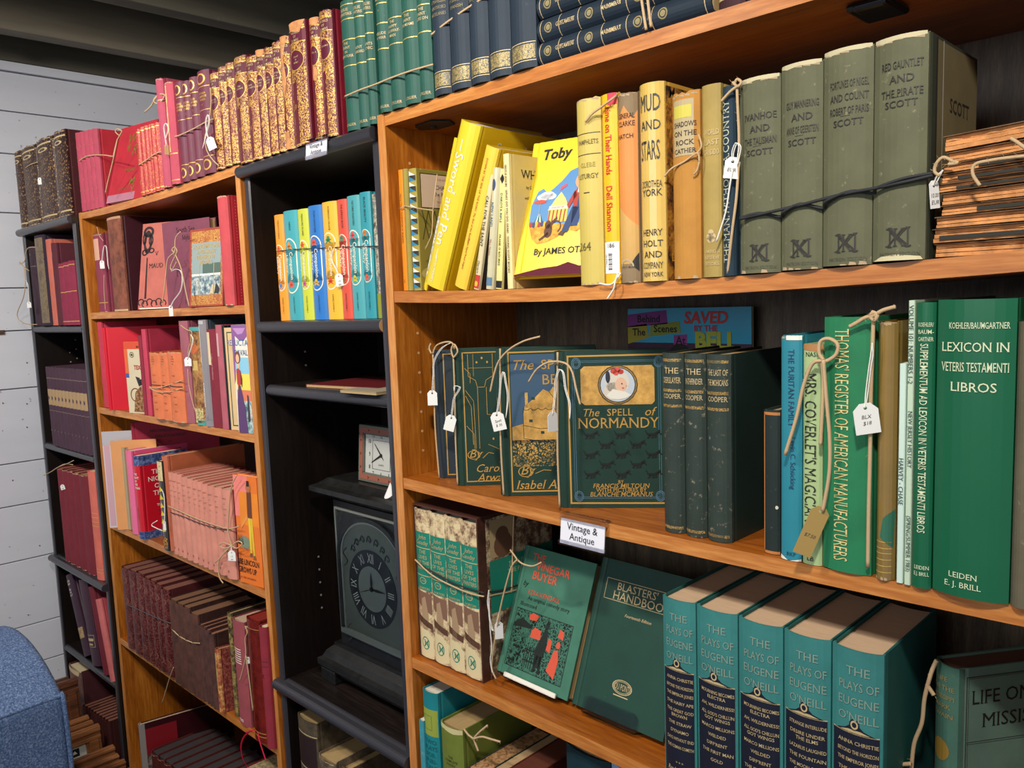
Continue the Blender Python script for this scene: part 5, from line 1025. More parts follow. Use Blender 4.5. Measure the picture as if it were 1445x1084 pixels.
# dial door
dx0, dx1, dz0, dzs = bx0+.012, bx1-.012, bz0+.030, .270; dc = (dx0+dx1)/2; dr = (dx1-dx0)/2
m = MB(); m.box(dx0, .026, dz0, dx1, .0285, bz1-.012); m.build('dial_door', plain('1C1E1F', .35), ck, bevel=.001)
for (a_, b_, c_, d_) in ((dx0, dz0, dx0+.004, bz1-.012), (dx1-.004, dz0, dx1, bz1-.012), (dx0+.004, bz1-.016, dx1-.004, bz1-.012)):
    m = MB(); m.box(a_, .0225, b_, c_, .026, d_); m.build('door_bead', SIL, ck)
def arch(r_in, r_out, y, mat, nm, zb):
    m = MB(); n = 20; vs = [(dc-r_out, y, zb), (dc-r_in, y, zb)]
    for i in range(n+1):
        a = math.pi-math.pi*i/n; vs += [(dc+r_out*math.cos(a), y, dzs+r_out*.80*math.sin(a)), (dc+r_in*math.cos(a), y, dzs+r_in*.80*math.sin(a))]
    vs += [(dc+r_out, y, zb), (dc+r_in, y, zb)]
    vs2 = [(x, y+.004, z) for x, y, z in vs]; k = len(vs); m.add(vs+vs2, [(2*i, 2*i+1, 2*i+3, 2*i+2) for i in range(k//2-1)]+[(2*i, 2*i+2, k+2*i+2, k+2*i) for i in range(k//2-1)]+[(2*i+1, k+2*i+1, k+2*i+3, 2*i+3) for i in range(k//2-1)])
    m.build(nm, mat, ck)
arch(dr*.88, dr*.97, .0205, MCE, 'arch_frame', dz0+.012); arch(dr*.84, dr*.88, .022, SIL, 'arch_bead', dz0+.016)
m = MB(); m.box(dx0+.004, .021, dz0, dx1-.004, .026, dz0+.014); m.build('door_rail', SIL, ck)
m = MB(); n = 20; poly = [(dc-dr*.85, dz0+.014), (dc+dr*.85, dz0+.014)]+[(dc+dr*.85*math.cos(math.pi*i/n), dzs+dr*.68*math.sin(math.pi*i/n)) for i in range(n+1)]; m.prism(poly, .0235, .0262, 1); m.build('dial_plate', plain('62685F', .3, .4), ck)
dzc = .222; rr_ = dr*.66
m = MB(); m.lathe([(rr_, .0225), (rr_, .0236)], (dc, 0, dzc), 40, 1); m.build('chapter_ring', DKD, ck)
m = MB(); m.lathe([(rr_*.58, .0218), (rr_*.58, .0226)], (dc, 0, dzc), 36, 1); m.build('dial_centre', plain('6E746E', .35, .3), ck)
m = MB()
for i, rn in enumerate(['XII', 'I', 'II', 'III', 'IIII', 'V', 'VI', 'VII', 'VIII', 'IX', 'X', 'XI']):
    v_, f_, bb = glyphs(rn, 'CENTER', -.005); a = -2*math.pi*i/12; k = rr_*.26/.72; c0 = (bb[0]+bb[2])/2; c1 = (bb[1]+bb[3])/2
    out = []
    for x, y in v_:
        u = (x-c0)*k*.62; v = (y-c1)*k+rr_*.79; out.append((dc+u*math.cos(a)-v*math.sin(a), .0219, dzc+u*math.sin(a)+v*math.cos(a)))
    m.add(out, f_)
m.build('numerals', plain('B8BCB2', .4, .2), ck)
m = MB()
for ang, L, wd in ((2, .44, .0042), (88, .60, .003), (250, .62, .0010)):
    a = R(ang); d_ = (math.sin(a), math.cos(a)); nrm = (math.cos(a), -math.sin(a)); L *= rr_
    m.add([(dc+nrm[0]*wd*s_*q+d_[0]*L*t_, .0205, dzc+nrm[1]*wd*s_*q+d_[1]*L*t_) for t_, q in ((0, .5), (.4, 1), (.75, .5), (1, .12)) for s_ in (1, -1)], [(0, 1, 3, 2), (2, 3, 5, 4), (4, 5, 7, 6)])
m.lathe([(.005, .0195), (.005, .0218)], (dc, 0, dzc), 12, 1); m.build('hands', plain('0E0F12', .3), ck)
m = MB()
for k in range(7):
    a = R(25+21.6*k); r0 = dr*.66; c = (dc+r0*math.cos(a)*.8, .0228, dzs+.0+r0*.62*math.sin(a))
    m.tube([(c[0]-.010, c[1], c[2]-.004), (c[0]-.004, c[1], c[2]+.008), (c[0]+.004, c[1], c[2]+.002), (c[0]+.001, c[1], c[2]-.004), (c[0]-.003, c[1], c[2])], .0011, 5, 4)
for sx in (-1, 1):
    for zb_ in (.115, .27): m.tube([(dc+sx*dr*.80, .0228, zb_-.02), (dc+sx*dr*.68, .0228, zb_-.008), (dc+sx*dr*.80, .0228, zb_+.006), (dc+sx*dr*.70, .0228, zb_+.018)], .0011, 5, 4)
m.build('scroll_ornament', plain('2A2E2C', .4), ck, True)
m = MB()
for sx in (-1, 1):
    for k in range(3): m.tube([(dc+sx*(dr-.008), .0255, bz1-.022-.012*k), (dc+sx*(dr-.020+.003*k), .0255, bz1-.018-.012*k), (dc+sx*(dr-.024+.005*k), .0255, bz1-.030-.010*k)], .0012, 5, 4)
m.build('spandrel_ornament', plain('3A3D3A', .4, .3), ck, True)
m = MB(); m.box(dx0+.004, .019, dz0+.002, dx1-.004, .0195, bz1-.014)
gl = NT('clear_glass'); gl.b.inputs['Transmission Weight'].default_value = 1; gl.b.inputs['IOR'].default_value = 1.1; GLASS = gl.done('F4FAFA', .02, spec=.3); m.build('glass', GLASS, ck)
m = MB(); m.lathe([(.0035, 0), (.0035, .006), (.008, .009), (.0095, .015), (.006, .020)], (0, 0, 0), 14, 1)
o = m.build('door_knob', plain('8E9094', .2, .9), ck, True); o.matrix_basis = Matrix.Translation((bx0, .045, .232)) @ Matrix.Rotation(R(-90), 4, 'Y')
# small alarm clock on top of it
ac = empty('alarm_clock', FR['C'] @ Matrix.Translation((-.268, .100, z4_+.4225)) @ Matrix.Rotation(R(-5), 4, 'X'), 'small square quartz alarm clock in a brick red and grey frame, on the mantel clock', 'clock')
AW, AH = .135, .110; m = MB(); fr = .018
for (a, b_, c, d_) in ((0, 0, AW, fr), (0, AH-fr, AW, AH), (0, fr, fr, AH-fr), (AW-fr, fr, AW, AH-fr)): m.box(a, 0, b_, c, .022, d_)
m.build('frame', plain('5A5F56', .4), ac, bevel=.0015)
m = MB(); i_ = .005
for (a, b_, c, d_) in ((i_, i_, AW-i_, fr-.003), (i_, AH-fr+.003, AW-i_, AH-i_), (i_, fr-.003, fr-.003, AH-fr+.003), (AW-fr+.003, fr-.003, AW-i_, AH-fr+.003)): m.box(a, -.0008, b_, c, .0002, d_)
m.build('inlay', plain('8E5440', .5), ac)
m = MB()
for k in range(3):
    for (x, z) in ((.035+.033*k, .0095), (.035+.033*k, AH-.0095), (.0095, .028+.026*k), (AW-.0095, .028+.026*k)): m.add([(x-.003, -.0012, z-.003), (x+.003, -.0012, z), (x-.003, -.0012, z+.003), (x-.0005, -.0012, z)], [(0, 1, 2, 3)])
m.build('arrow_mark', BLACKINK, ac)
m = MB(); m.box(fr, .004, fr, AW-fr, .02, AH-fr); m.build('dial', plain('B9B9B2', .4), ac)
m = MB(); ax, az = AW/2+.002, AH/2
for i in range(1, 13):
    a = 2*math.pi*i/12; kx_ = .037; u = max(-1, min(1, math.sin(a)*1.35)); v = max(-1, min(1, math.cos(a)*1.35)); v_, f_, bb = glyphs(str(i), 'CENTER', .01); k = .008/.72
    m.add([(ax+u*kx_+(x-(bb[0]+bb[2])/2)*k*.8, .0035, az+v*kx_*.98-.004+y*k) for x, y in v_], f_)
v_, f_, bb = glyphs('QUARTZ', 'CENTER', 0); k = .003/.72; m.add([(ax+(x-(bb[0]+bb[2])/2)*k, .0035, az-.020+y*k) for x, y in v_], f_)
m.build('numerals', BLACKINK, ac)
m = MB(); q_ = .028
for (a, b_, c, d_) in ((-q_, -q_, q_, -q_+.0006), (-q_, q_-.0006, q_, q_), (-q_, -q_, -q_+.0006, q_), (q_-.0006, -q_, q_, q_)): m.box(ax+a, .0034, az+b_, ax+c, .004, az+d_)
for ang, L, wd in ((242, .034, .0022), (315, .030, .0018), (135, .012, .0012)):
    a = R(ang); d_ = (math.sin(a), math.cos(a)); nr = (math.cos(a), -math.sin(a))
    m.add([(ax+nr[0]*wd*s_*q+d_[0]*L*t_, .0028, az+nr[1]*wd*s_*q+d_[1]*L*t_) for t_, q in ((0, 1), (1, .3)) for s_ in (1, -1)], [(0, 1, 3, 2)])
m.lathe([(.0035, .0022), (.0035, .0035)], (ax, 0, az), 12, 1); m.build('hands', BLACKINK, ac)
m = MB(); n = 4; m.lathe([(.0001, .028), (.013, .0005), (.014, 0)], n=16); m.build('ceramic_bell', plain('E9E7E4', .3), empty('small_bell', FR['C'] @ Matrix.Translation((-0.1361, .080, z4_+.4105)), 'small white cone standing on the mantel clock beside the alarm clock', 'ornament'), True)
# big old volumes on the lowest shelf in view
b = Book('large old volume with a dark label panel, standing under the mantel clock', (-0.4073,0.012,0.3767,0.0733,0.3322,0.0), leather('4E4332', '2A2218', .6), 'C', d=.2, rnd=.3, pg=PGD)
b.rect('s', .06, .70, .94, .90, plain('2A1A1A', .5), 'dark_label', 1).band(.91, .002, PALEGOLD).band(.69, .002, PALEGOLD).band(.5, .002, PALEGOLD).done()
b = Book('second large old volume, taupe cover and flaking spine, on the lowest black shelf', (-0.3344,0.012,0.3767,0.061,0.274,0.0), leather('6A5A48', '3A2E22', .7), 'C', d=.2, rnd=.3, pg=PGD, ragged=.004)
b.rect('s', .05, .3, .95, .85, plain('3A2220', .6), 'dark_label', 1).done()
Book('third large old volume with a broken brown spine edge, beside the taupe one', (-0.3032,0.032,0.3767,0.0565,0.2644,0.0), leather('5E4A36', '2E2018', .7), 'C', d=.2, rnd=.3, pg=PGD, ragged=.006).done()
# ---------------------------------------------------------------- left oak bookcase, first shelf
WM = PALEGOLD
b = Book('slim faded plum book with a pale label, far left in the left oak bookcase', (-1.3321,0.02,1.5487,0.0682,0.2119,0.0), cloth('8E3A4E', .4), 'B', d=.13, rnd=.2, ragged=.004); b.rect('s', .05, .66, .75, .93, plain('D8A48C', .8), 'pasted_label', 2).band(.12, .002, GOLD).done()
b = Book('thick brown leather volume with rubbed corners, dark plum cover beside it', (-1.1842,0.006,1.5487,0.0931,0.2379,0.0), cloth('3E141E', .05, .5), 'B', d=.17, rnd=.25, pg=PGD, spine=leather('7E4632', '4E261C', .7), ragged=.003)
b.tx('f', 'Drawings', .55, .62, .010, plain('5E3A2A'), bold=0).rect('s', 0, 0, 1, .02, plain('C8A47E', .8), 'rubbed_foot', 2).rect('s', 0, .975, 1, 1, plain('B8886A', .8), 'rubbed_head', 2).done()
b = F('salmon pink face-out cover with a black art nouveau tree and white foot', (((0.3368,0.9397,-0.0594,-1.0449),(-0.9254,0.342,0.1632,0.023),(0.1736,0.0,0.9848,1.5485)),0.014,0.13,0.2156), cloth('BF6A5E', .08), 'B', pg=PGW)
K = plain('2A1A1C', .7)
b.poly('f', [(.16, .12), (.21, .12), (.19, .6), (.16, .6)], K, 'tree_design', 2)
for (x, y, rx, ry) in ((.17, .78, .014, .030), (.10, .66, .010, .008), (.28, .68, .010, .007), (.18, .90, .018, .014), (.25, .80, .008, .014), (.08, .82, .007, .016)): b.disc('f', x, y, rx, ry, K, 'tree_design', 2, hole=.55)
for (x, y) in ((.08, .08), (.18, .06), (.30, .08), (.42, .06), (.54, .08), (.66, .06)): b.disc('f', x, y, .011, .009, K, 'tree_design', 2, hole=.7, a0=-40, a1=250)
b.tx('f', 'MAUD', .42, .50, .012, K, bold=0, maxw=.05).tx('f', 'V', .42, .64, .012, K, bold=0).rect('f', .05, -.0, .98, .012, WHITEINK, 'white_foot', 3).done()
b = F('mauve cloth cover with faint dark lettering, behind the small gilt picture book', (((0.2079,0.9781,0.0,-0.8558),(-0.9781,0.2079,0.0,0.0256),(0.0,0.0,1.0,1.5485)),0.018,0.17,0.1963), cloth('7E4254', .1), 'B', pg=PGD)
b.tx('f', 'South Sea', .5, .90, .012, plain('3A1A26'), bold=0).tx('f', 'Idyls', .5, .80, .011, plain('3A1A26'), bold=0).tx('f', 'Malone', .5, .07, .010, plain('3A1A26'), bold=0).tx('f', 'N', .3, .42, .02, plain('4A2432'), bold=0).done()
b = F('small gilt picture cover with a seashore scene and raised lettering, leaning on the mauve book', (((0.2068,0.9781,-0.0217,-0.7136),(-0.9728,0.2079,0.1022,0.0057),(0.1045,0.0,0.9945,1.5485)),0.012,0.1147,0.1684), cloth('9E4436', .1), 'B', pg=PGD)
b.rect('f', .06, .02, .97, .97, gilt('A84A34', 'D0A050', 220, .5), 'gilt_ground', 1).rect('f', .08, .15, .92, .82, plain('8FA0A0', .4), 'picture_sky', 2).rect('f', .08, .15, .92, .40, marble(('2E4A5A', '7E96A0', 'D6D6C8'), 110), 'picture_sea', 3).rect('f', .40, .42, .92, .55, plain('4E665E'), 'picture_hills', 3).rect('f', .08, .395, .92, .42, plain('E8E6DA'), 'picture_surf', 4)
b.lines('f', ['HONEYMOONS', 'AND HOW', 'DIFFERENT', 'PEOPLE'], .5, .77, .0092, plain('C8A862', .4), 1.25, maxw=b.d*.78, layer=5); b.poly('f', [(.62, .16), (.75, .16), (.78, .26), (.68, .28)], plain('C9B894'), 'picture_figure', 4).poly('f', [(.74, .16), (.88, .16), (.9, .22), (.8, .3)], plain('2A2E30'), 'picture_figure', 4)
for x in (.30, .72): b.rect('f', x, .15, x+.018, .55, plain('B89A5A'), 'picture_post', 4)
b.done()
Book('cream edged mauve book standing between the gilt picture book and the tall red one', (-0.6424,0.03,1.5487,0.0224,0.1453,0.0), cloth('7A3040', .1), 'B', d=.14, pg=PGW).done()
b = Book('tall scarlet and rose cloth volume, tallest on the upper shelf of its oak bookcase', (-0.5521,0.0,1.5487,0.0407,0.2204,0.0), cloth('A81E2A', .1), 'B', d=.16, rnd=.4, spine=cloth('C24A50', .2), pg=PGW, ragged=.002)
for k in range(34): b.disc('f', .10, .03+.028*k, .0006, .0012, plain('D88A7A'), 'stitching', 2, n=6)
b.done()
# second shelf
Book('thin dark mottled book at the far left of the second shelf, left oak bookcase', (-1.3419,0.014,1.2869,0.0104,0.206,0.0), marble(('1E1212', '4A1E20', '7A3A30'), 160), 'B', d=.12).done()
Book('rose red spine left of the scarlet album', (-1.3292,0.012,1.2869,0.0212,0.2352,0.0), cloth('C23A50', .2), 'B', d=.15, rnd=.3).done()
b = F('plain scarlet album face out, the brightest red cover on the second shelf', (((0.922,0.3871,0.0,-1.2397),(-0.3871,0.922,0.0,-0.0081),(0.0,0.0,1.0,1.2867)),0.012,0.19,0.2203), jacket('D8102A', .35, .04), 'B', pg=pages('E88A90', 1)); b.done()
b = F('western picture magazine with a cowboy scene, in front of the scarlet album', (((0.2419,0.9703,0.0,-1.1169),(-0.9703,0.2419,0.0,-0.0001),(0.0,0.0,1.0,1.2867)),0.004,0.11,0.1832), jacket('D8C9A8', .35), 'B', paperback=True, pg=PGW)
b.rect('f', 0, .9, 1, 1, plain('D8502E'), 'orange_strip', 2).tx('f', 'MARVEL', .6, .93, .006, BLACKINK).poly('f', [(0, .56), (.12, .56), (.12, .9), (0, .9)], plain('E06A38'), 'orange_strip', 3).poly('f', [(0, .5), (.12, .5), (.12, .56), (0, .56)], plain('3A5A9A'), 'blue_strip', 3).disc('f', .28, .82, .0085, .007, plain('2A2624'), 'steer_mark', 3, hole=.8).disc('f', .28, .82, .004, .003, plain('2A2624'), 'steer_mark', 3)
b.tx('f', 'TEXAS', .52, .645, .011, plain('A83A2E'), bold=.03); b.poly('f', [(.2, .02), (1, .02), (1, .38), (.8, .42), (.5, .38), (.3, .30)], marble(('3A2A1C', '8A5A34', 'C89A6A'), 130), 'cowboy_scene', 2).disc('f', .55, .44, .007, .008, plain('2A2A32'), 'cowboy_scene', 3).poly('f', [(.35, .52), (.5, .5), (.55, .4), (.45, .38)], plain('2A2A32'), 'cowboy_scene', 3).disc('f', .3, .26, .02, .018, plain('7A4A2A'), 'cowboy_scene', 4, hole=.85).done()
b = Book('thin crimson spine with a bare patch, beside the cowboy magazine', (-1.0425,0.006,1.2869,0.0176,0.1991,0.0), cloth('8E2A3C', .5), 'B', d=.14).done()
b = Book('crimson volume whose cover shows black lettering above the orange booklets', (-1.0124,0.004,1.2869,0.0216,0.215,0.0), cloth('A82A42', .12), 'B', d=.16, spine=cloth('C24058', .2)); b.tx('f', "Lassie's Adventure", .5, .73, .009, K, bold=0).done()
G = 'small worn orange booklets tied together with string'
for i, q in enumerate(((-0.9516,-0.006,1.2869,0.0595,0.1603,0.0),(-0.8911,-0.006,1.2869,0.043,0.1614,0.0),(-0.8471,-0.006,1.2869,0.0757,0.1638,0.0))):
    b = Book(f'{ORD[i]} of three worn orange booklets tied with string, counted from the left', q, cloth('B4502C', .5), 'B', group=G, d=.08, rnd=.1, pg=PGD, spine=cloth('D8764C', .5), ragged=.003)
    for k in range(4): b.tx('s', ['TALES', 'OF THE', 'JUNGLE', 'VOL'][k], .5, .93-.035*k, .0028, plain('6A3020'))
    b.lines('s', ['XXXXX']*6, .5, .66, .003, plain('A8542E'), 5.5).rect('s', .05, .50, .95, .515, plain('2A2A2C'), 'black_band', 2).done()
b = Book('dusty mauve volume with a bent head, a price tag hanging beside it', (-0.7922,0.004,1.2869,0.0426,0.2328,0.0), cloth('844050', .2), 'B', d=.15, rnd=.15, spine=cloth('9E5A66', .3)).done()
b = Book('worn brown and orange pictorial volume with teal traces at head and foot', (-0.7422,0.004,1.2869,0.0499,0.2188,0.0), cloth('5A3A26', .3), 'B', d=.14, rnd=.4, spine=marble(('5A3A22', '9A6A38', 'B88A50', ), 60), pg=PGD, ragged=.003)
b.rect('s', .4, .96, 1, 1, plain('4A9A98'), 'teal_trace', 2).rect('s', .5, .0, 1, .05, plain('4AA098'), 'teal_trace', 2).disc('s', .55, .78, b.t*.35, .012, plain('C86A3A'), 'orange_flower', 2).rect('s', .3, .56, .8, .66, plain('C9A860'), 'gilt_title', 2).rect('s', .2, .02, .9, .17, marble(('3A3224', 'C8B878', 'EADFA8'), 260), 'leafy_foot', 2).done()
b = Book('volume in a crinkled clear wrapper with a slate blue cover, second shelf', (-0.6888,0.004,1.2869,0.0307,0.234,0.0), plain('2C3A44', .35), 'B', d=.16, rnd=.3, spine=jacket('8A8488', .1, coat=1), pg=PGW)
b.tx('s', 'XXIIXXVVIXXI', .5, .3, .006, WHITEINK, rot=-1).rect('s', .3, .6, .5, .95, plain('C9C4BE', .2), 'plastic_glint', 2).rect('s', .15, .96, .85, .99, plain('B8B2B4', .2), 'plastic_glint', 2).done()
b = Book('wine red volume with a cream paper label at its head', (-0.6588,0.006,1.2869,0.0384,0.2136,0.0), cloth('7E2636', .1), 'B', d=.13, rnd=.2); b.rect('s', .1, .64, .62, .97, jacket('D8C49C', .6, .1), 'cream_label', 2).tx('s', 'Ladies and Gentlemen', .7, .62, .0045, plain('C88A94'), rot=-1, maxw=b.h*.45).done()
b = Book('rose pink volume with a silver name strip beside the black one', (-0.613,0.004,1.2869,0.0257,0.2225,0.0), cloth('9A4656', .2), 'B', d=.14, rnd=.15, spine=cloth('B25C68', .2)); b.rect('s', .3, .7, .65, .92, plain('C8A0A0'), 'name_strip', 2).done()
b = Book('thin black book next to a cream slip case with a green border', (-0.5852,0.004,1.2869,0.0091,0.2208,0.0), plain('16161A', .4), 'B', d=.14).done()
b = F('cream card cover with a green line border, left of the theatrical picture cover', (((0.2419,0.9703,0.0,-0.5803),(-0.9703,0.2419,0.0,0.0089),(0.0,0.0,1.0,1.2867)),0.005,0.08,0.2162), jacket('D8B888', .5), 'B', paperback=True); b.rings('f', .12, .04, .95, .96, .0022, plain('1E4A34')).done()
b = F('picture cover of a woman in a red bodice under a purple curtain', (((0.1045,0.9945,0.0,-0.5319),(-0.9945,0.1045,0.0,0.0099),(0.0,0.0,1.0,1.2867)),0.012,0.055,0.2223), jacket('E3E0D2', .35, .05), 'B', pg=PGW)
CU = plain('8A5A94'); b.poly('f', [(0, 1), (1, 1), (1, .90), (.75, .855), (.45, .86), (.2, .90), (.14, .74), (.08, .5), (0, .45)], CU, 'purple_curtain', 2).poly('f', [(.1, .97), (.9, .97), (.7, .92), (.4, .91)], plain('B88AC0'), 'curtain_fold', 3)
b.rect('f', .1, .55, 1, .70, plain('8AC4DC'), 'picture_sky', 1).rect('f', .1, .40, 1, .55, plain('EAD85A'), 'picture_sunset', 1).rect('f', .1, .3, 1, .40, plain('D87A5A'), 'picture_sunset', 1).rect('f', .1, 0, 1, .3, marble(('3A4A5A', '8AB0B0', 'E0D8D0'), 90), 'picture_city', 1)
b.tx('f', 'RELUCTANT', .55, .835, .0125, plain('1A5A9A'), bold=0, maxw=.11).tx('f', 'CAVALIER', .72, .745, .0115, plain('1A5A9A'), bold=0, maxw=.07).disc('f', .28, .70, .010, .013, plain('7A4A34'), 'picture_hair', 4).disc('f', .285, .69, .006, .009, plain('E2B494'), 'picture_face', 5).poly('f', [(.20, .6), (.36, .6), (.40, .64), (.24, .66)], plain('E2B494'), 'picture_shoulders', 4)
b.poly('f', [(.16, .46), (.26, .42), (.40, .46), (.42, .58), (.30, .60), (.16, .59)], plain('B83A34'), 'picture_bodice', 5).poly('f', [(.06, 0), (.66, 0), (.56, .25), (.36, .44), (.22, .44), (.1, .3)], plain('5A3A6A'), 'picture_skirt', 5).poly('f', [(.42, .58), (.50, .5), (.46, .42), (.40, .46)], plain('5A2A2A'), 'picture_sleeve', 6).poly('f', [(.7, .1), (.85, .12), (.82, .35), (.74, .36)], plain('3A3A44'), 'picture_man', 5).done()
# third shelf
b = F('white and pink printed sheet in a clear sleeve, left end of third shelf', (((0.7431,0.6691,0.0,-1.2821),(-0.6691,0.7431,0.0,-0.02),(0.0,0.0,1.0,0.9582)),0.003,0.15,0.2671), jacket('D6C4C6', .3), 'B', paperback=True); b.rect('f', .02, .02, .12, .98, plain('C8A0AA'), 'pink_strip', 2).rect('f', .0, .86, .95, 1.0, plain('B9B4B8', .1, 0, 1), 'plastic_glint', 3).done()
b = F('tan folder with dark round seals, in front of the white sheet', (((0.7431,0.6691,0.0,-1.2408),(-0.6691,0.7431,0.0,-0.014),(0.0,0.0,1.0,0.9582)),0.003,0.12,0.2448), jacket('D9985E', .5), 'B', paperback=True)
for v in (.78, .56, .28): b.disc('f', .32, v, .008, .008, plain('3A2A24'), 'seal', 3, hole=.6).disc('f', .32, v, .003, .003, plain('3A2A24'), 'seal', 3)
b.done()
Book('thin wine book in a loose clear plastic cover, third shelf of the left oak bookcase', (-1.2599,0.006,0.9584,0.0312,0.2225,0.0), jacket('6A1E34', .15, coat=1), 'B', d=.13).done()
Book('thin sage and cream book beside the pink volume', (-1.2229,0.006,0.9584,0.015,0.2261,0.0), jacket('A89A7A', .5), 'B', d=.14).done()
b = Book('bright pink volume behind the red and blue jacket', (-1.1779,0.0,0.9584,0.0371,0.2243,0.0), jacket('E05A8A', .35), 'B', d=.19, rnd=.1, pg=PGW, spine=jacket('E86A96', .35)); b.tx('f', 'Dahlia', .5, .9, .010, WHITEINK).done()
b = Book('red and blue jacketed volume with white lettering on its spine and cover', (-1.1116,-0.006,0.9584,0.0356,0.2194,0.0), jacket('C8182A', .25, .04), 'B', d=.125, rnd=.15, pg=PGW)
for f_ in 'sf':
    b.rect(f_, 0, .88, 1, 1, marble(('1E2E5A', '3A4E86', '7A8AB0'), 120), 'blue_border', 1); b.rect(f_, 0, 0, 1, .09, marble(('1E2E5A', '3A4E86', '7A8AB0'), 120), 'blue_border', 1)
b.lines('f', ['THE', 'NIGHT', 'OF', 'THE'], .36, .79, .0125, WHITEINK, 1.5, maxw=b.d*.42).tx('f', 'THORN', .42, .385, .0065, WHITEINK, maxw=b.d*.4).lines('f', ['The Story', 'of a Man'], .42, .31, .005, plain('2A1A2A'), 1.5); b.lines('s', ['THE', 'NIGHT', 'OF', 'THE', 'THORN'], .5, .78, .006, WHITEINK, 1.5).tx('s', 'MYSTERY', .5, .3, .005, plain('3A1020'), rot=-1).done()
b = F('large crimson bibliography volume with black capitals, standing behind the third shelf row', (((0.8829,0.4695,0.0,-1.2147),(-0.4695,0.8829,0.0,0.0356),(0.0,0.0,1.0,0.9582)),0.012,0.22,0.2913), cloth('8E1C34', .05), 'B')
b.tx('f', 'ARCHAEOLOGICAL', .42, .91, .0085, K, bold=.01, maxw=.10).tx('f', 'BIBLIOGRAPHY', .44, .855, .0085, K, bold=.01, maxw=.09).tx('f', '1974', .42, .80, .004, K).done()
b = Book('thin black and yellow patterned spine in a plastic cover, tag hanging on it', (-0.9499,-0.01,0.9584,0.0298,0.2243,0.0), jacket('2A2420', .2, coat=.8), 'B', d=.14, rnd=.1, pg=PGW)
b.rect('s', .05, .78, .95, .99, marble(('C8A860', 'E8D8A8', '8A5A3A'), 200), 'worn_print', 2)
for k in range(6): b.poly('s', [(.1, .2+.09*k), (.9, .22+.09*k), (.5, .27+.09*k)], plain('D8C23A'), 'yellow_print', 2)
b.rect('s', .1, .03, .9, .15, marble(('2A2420', '8A3A2A', 'D8C23A'), 200), 'worn_print', 2).done()
b = Book('rust orange volume with a plain cover, behind the pink set on the third shelf', (-0.9372,0.0,0.9584,0.0251,0.2356,0.0), cloth('B4603C', .1), 'B', d=.20, rnd=.3, spine=cloth('C0684A', .2)).done()
G = 'faded pink volumes tied with string on the third shelf'
ed = [(247,770),(253,772),(259,775),(265,778),(273,781),(281,784),(288,788),(295,791.5),(302,795),(310,799),(320,803),(333,810)]
tops = [(233.5,664),(242.4,665),(248.8,667),(256.6,670),(260.5,672),(270.8,674),(274,676),(281,678.5),(288,681),(298,684.5),(308.5,686.5)]
q_ = ((-0.8953,-0.004,0.9584,0.0213,0.2015,0.0),(-0.8731,-0.004,0.9584,0.0226,0.2024,0.0),(-0.8495,-0.004,0.9584,0.0222,0.2021,0.0),(-0.8262,-0.004,0.9584,0.0297,0.1994,0.0),(-0.7956,-0.004,0.9584,0.029,0.1992,0.0),(-0.7656,-0.004,0.9584,0.0243,0.1989,0.0),(-0.7403,-0.004,0.9584,0.024,0.199,0.0),(-0.7153,-0.004,0.9584,0.0235,0.1973,0.0),(-0.6908,-0.004,0.9584,0.0282,0.1965,0.0),(-0.6616,-0.004,0.9584,0.0327,0.1971,0.0),(-0.6278,-0.004,0.9584,0.043,0.1979,0.0))
for i, q in enumerate(q_):
    b = Book(f'{ORD[i]} of eleven faded pink volumes tied with string, counted from the left', q, cloth('9E4440' if i == 10 else 'B86A5A', .12), 'B', group=G, d=.13, rnd=.3, spine=cloth('D08A78', .35), pg=pages('D8A890', 1))
    for k in range(5): b.tx('s', ['WORKS', 'OF', 'SCOTT', 'VOL', 'II'][k], .5, .9-.06*k, .003, plain('9A5648'))
    b.disc('s', .5, .08, .003, .003, plain('9A5648'), 'stamp', 2).done()
b = F('orange picture cover of a tall young man in yellow trousers beside the pink set', (((0.1392,0.9903,0.0,-0.5705),(-0.9903,0.1392,0.0,0.0099),(0.0,0.0,1.0,0.9582)),0.014,0.0806,0.2349), jacket('E8782A', .3, .12), 'B', pg=PGW)
b.rect('f', 0, .62, .6, 1, jacket('F0857A', .3, .15), 'pink_sky', 1).rect('f', .2, .55, 1, .85, jacket('F08A28', .3, .2), 'orange_sky', 2); TR = plain('1E2A1E')
for x in (.06, .12, .18, .24): b.poly('f', [(x-.03, .36), (x+.03, .36), (x, .46)], TR, 'picture_pines', 3)
b.disc('f', .34, .385, .018, .014, plain('7E8E78'), 'picture_bush', 3); b.poly('f', [(.52, .62), (.72, .62), (.74, .86), (.55, .86)], plain('6A3A24'), 'picture_shirt', 4).disc('f', .63, .90, .008, .011, plain('B06A44'), 'picture_face', 5).poly('f', [(.57, .91), (.69, .91), (.68, .96), (.58, .96)], plain('1E1A18'), 'picture_hair', 6)
b.poly('f', [(.54, .30), (.62, .30), (.64, .62), (.55, .62)], plain('E8C83A'), 'picture_trousers', 4).poly('f', [(.66, .28), (.74, .28), (.72, .62), (.62, .62)], plain('E0BC32'), 'picture_trousers', 4).poly('f', [(.50, .26), (.62, .26), (.62, .30), (.54, .30)], plain('8A5A34'), 'picture_boots', 4).poly('f', [(.64, .24), (.78, .24), (.74, .28), (.66, .28)], plain('8A5A34'), 'picture_boots', 4).poly('f', [(.2, .5), (.54, .62), (.53, .66), (.2, .53)], plain('E8944A'), 'picture_axe', 4)
b.tx('f', 'ABE LINCOLN', .40, .20, .0125, BLACKINK, maxw=.075, bold=.02, serif=False).tx('f', 'GROWS UP', .36, .125, .0125, BLACKINK, maxw=.062, bold=.02, serif=False).tx('f', 'by CARL SANDBURG', .36, .05, .0042, plain('7A2A1A')).done()
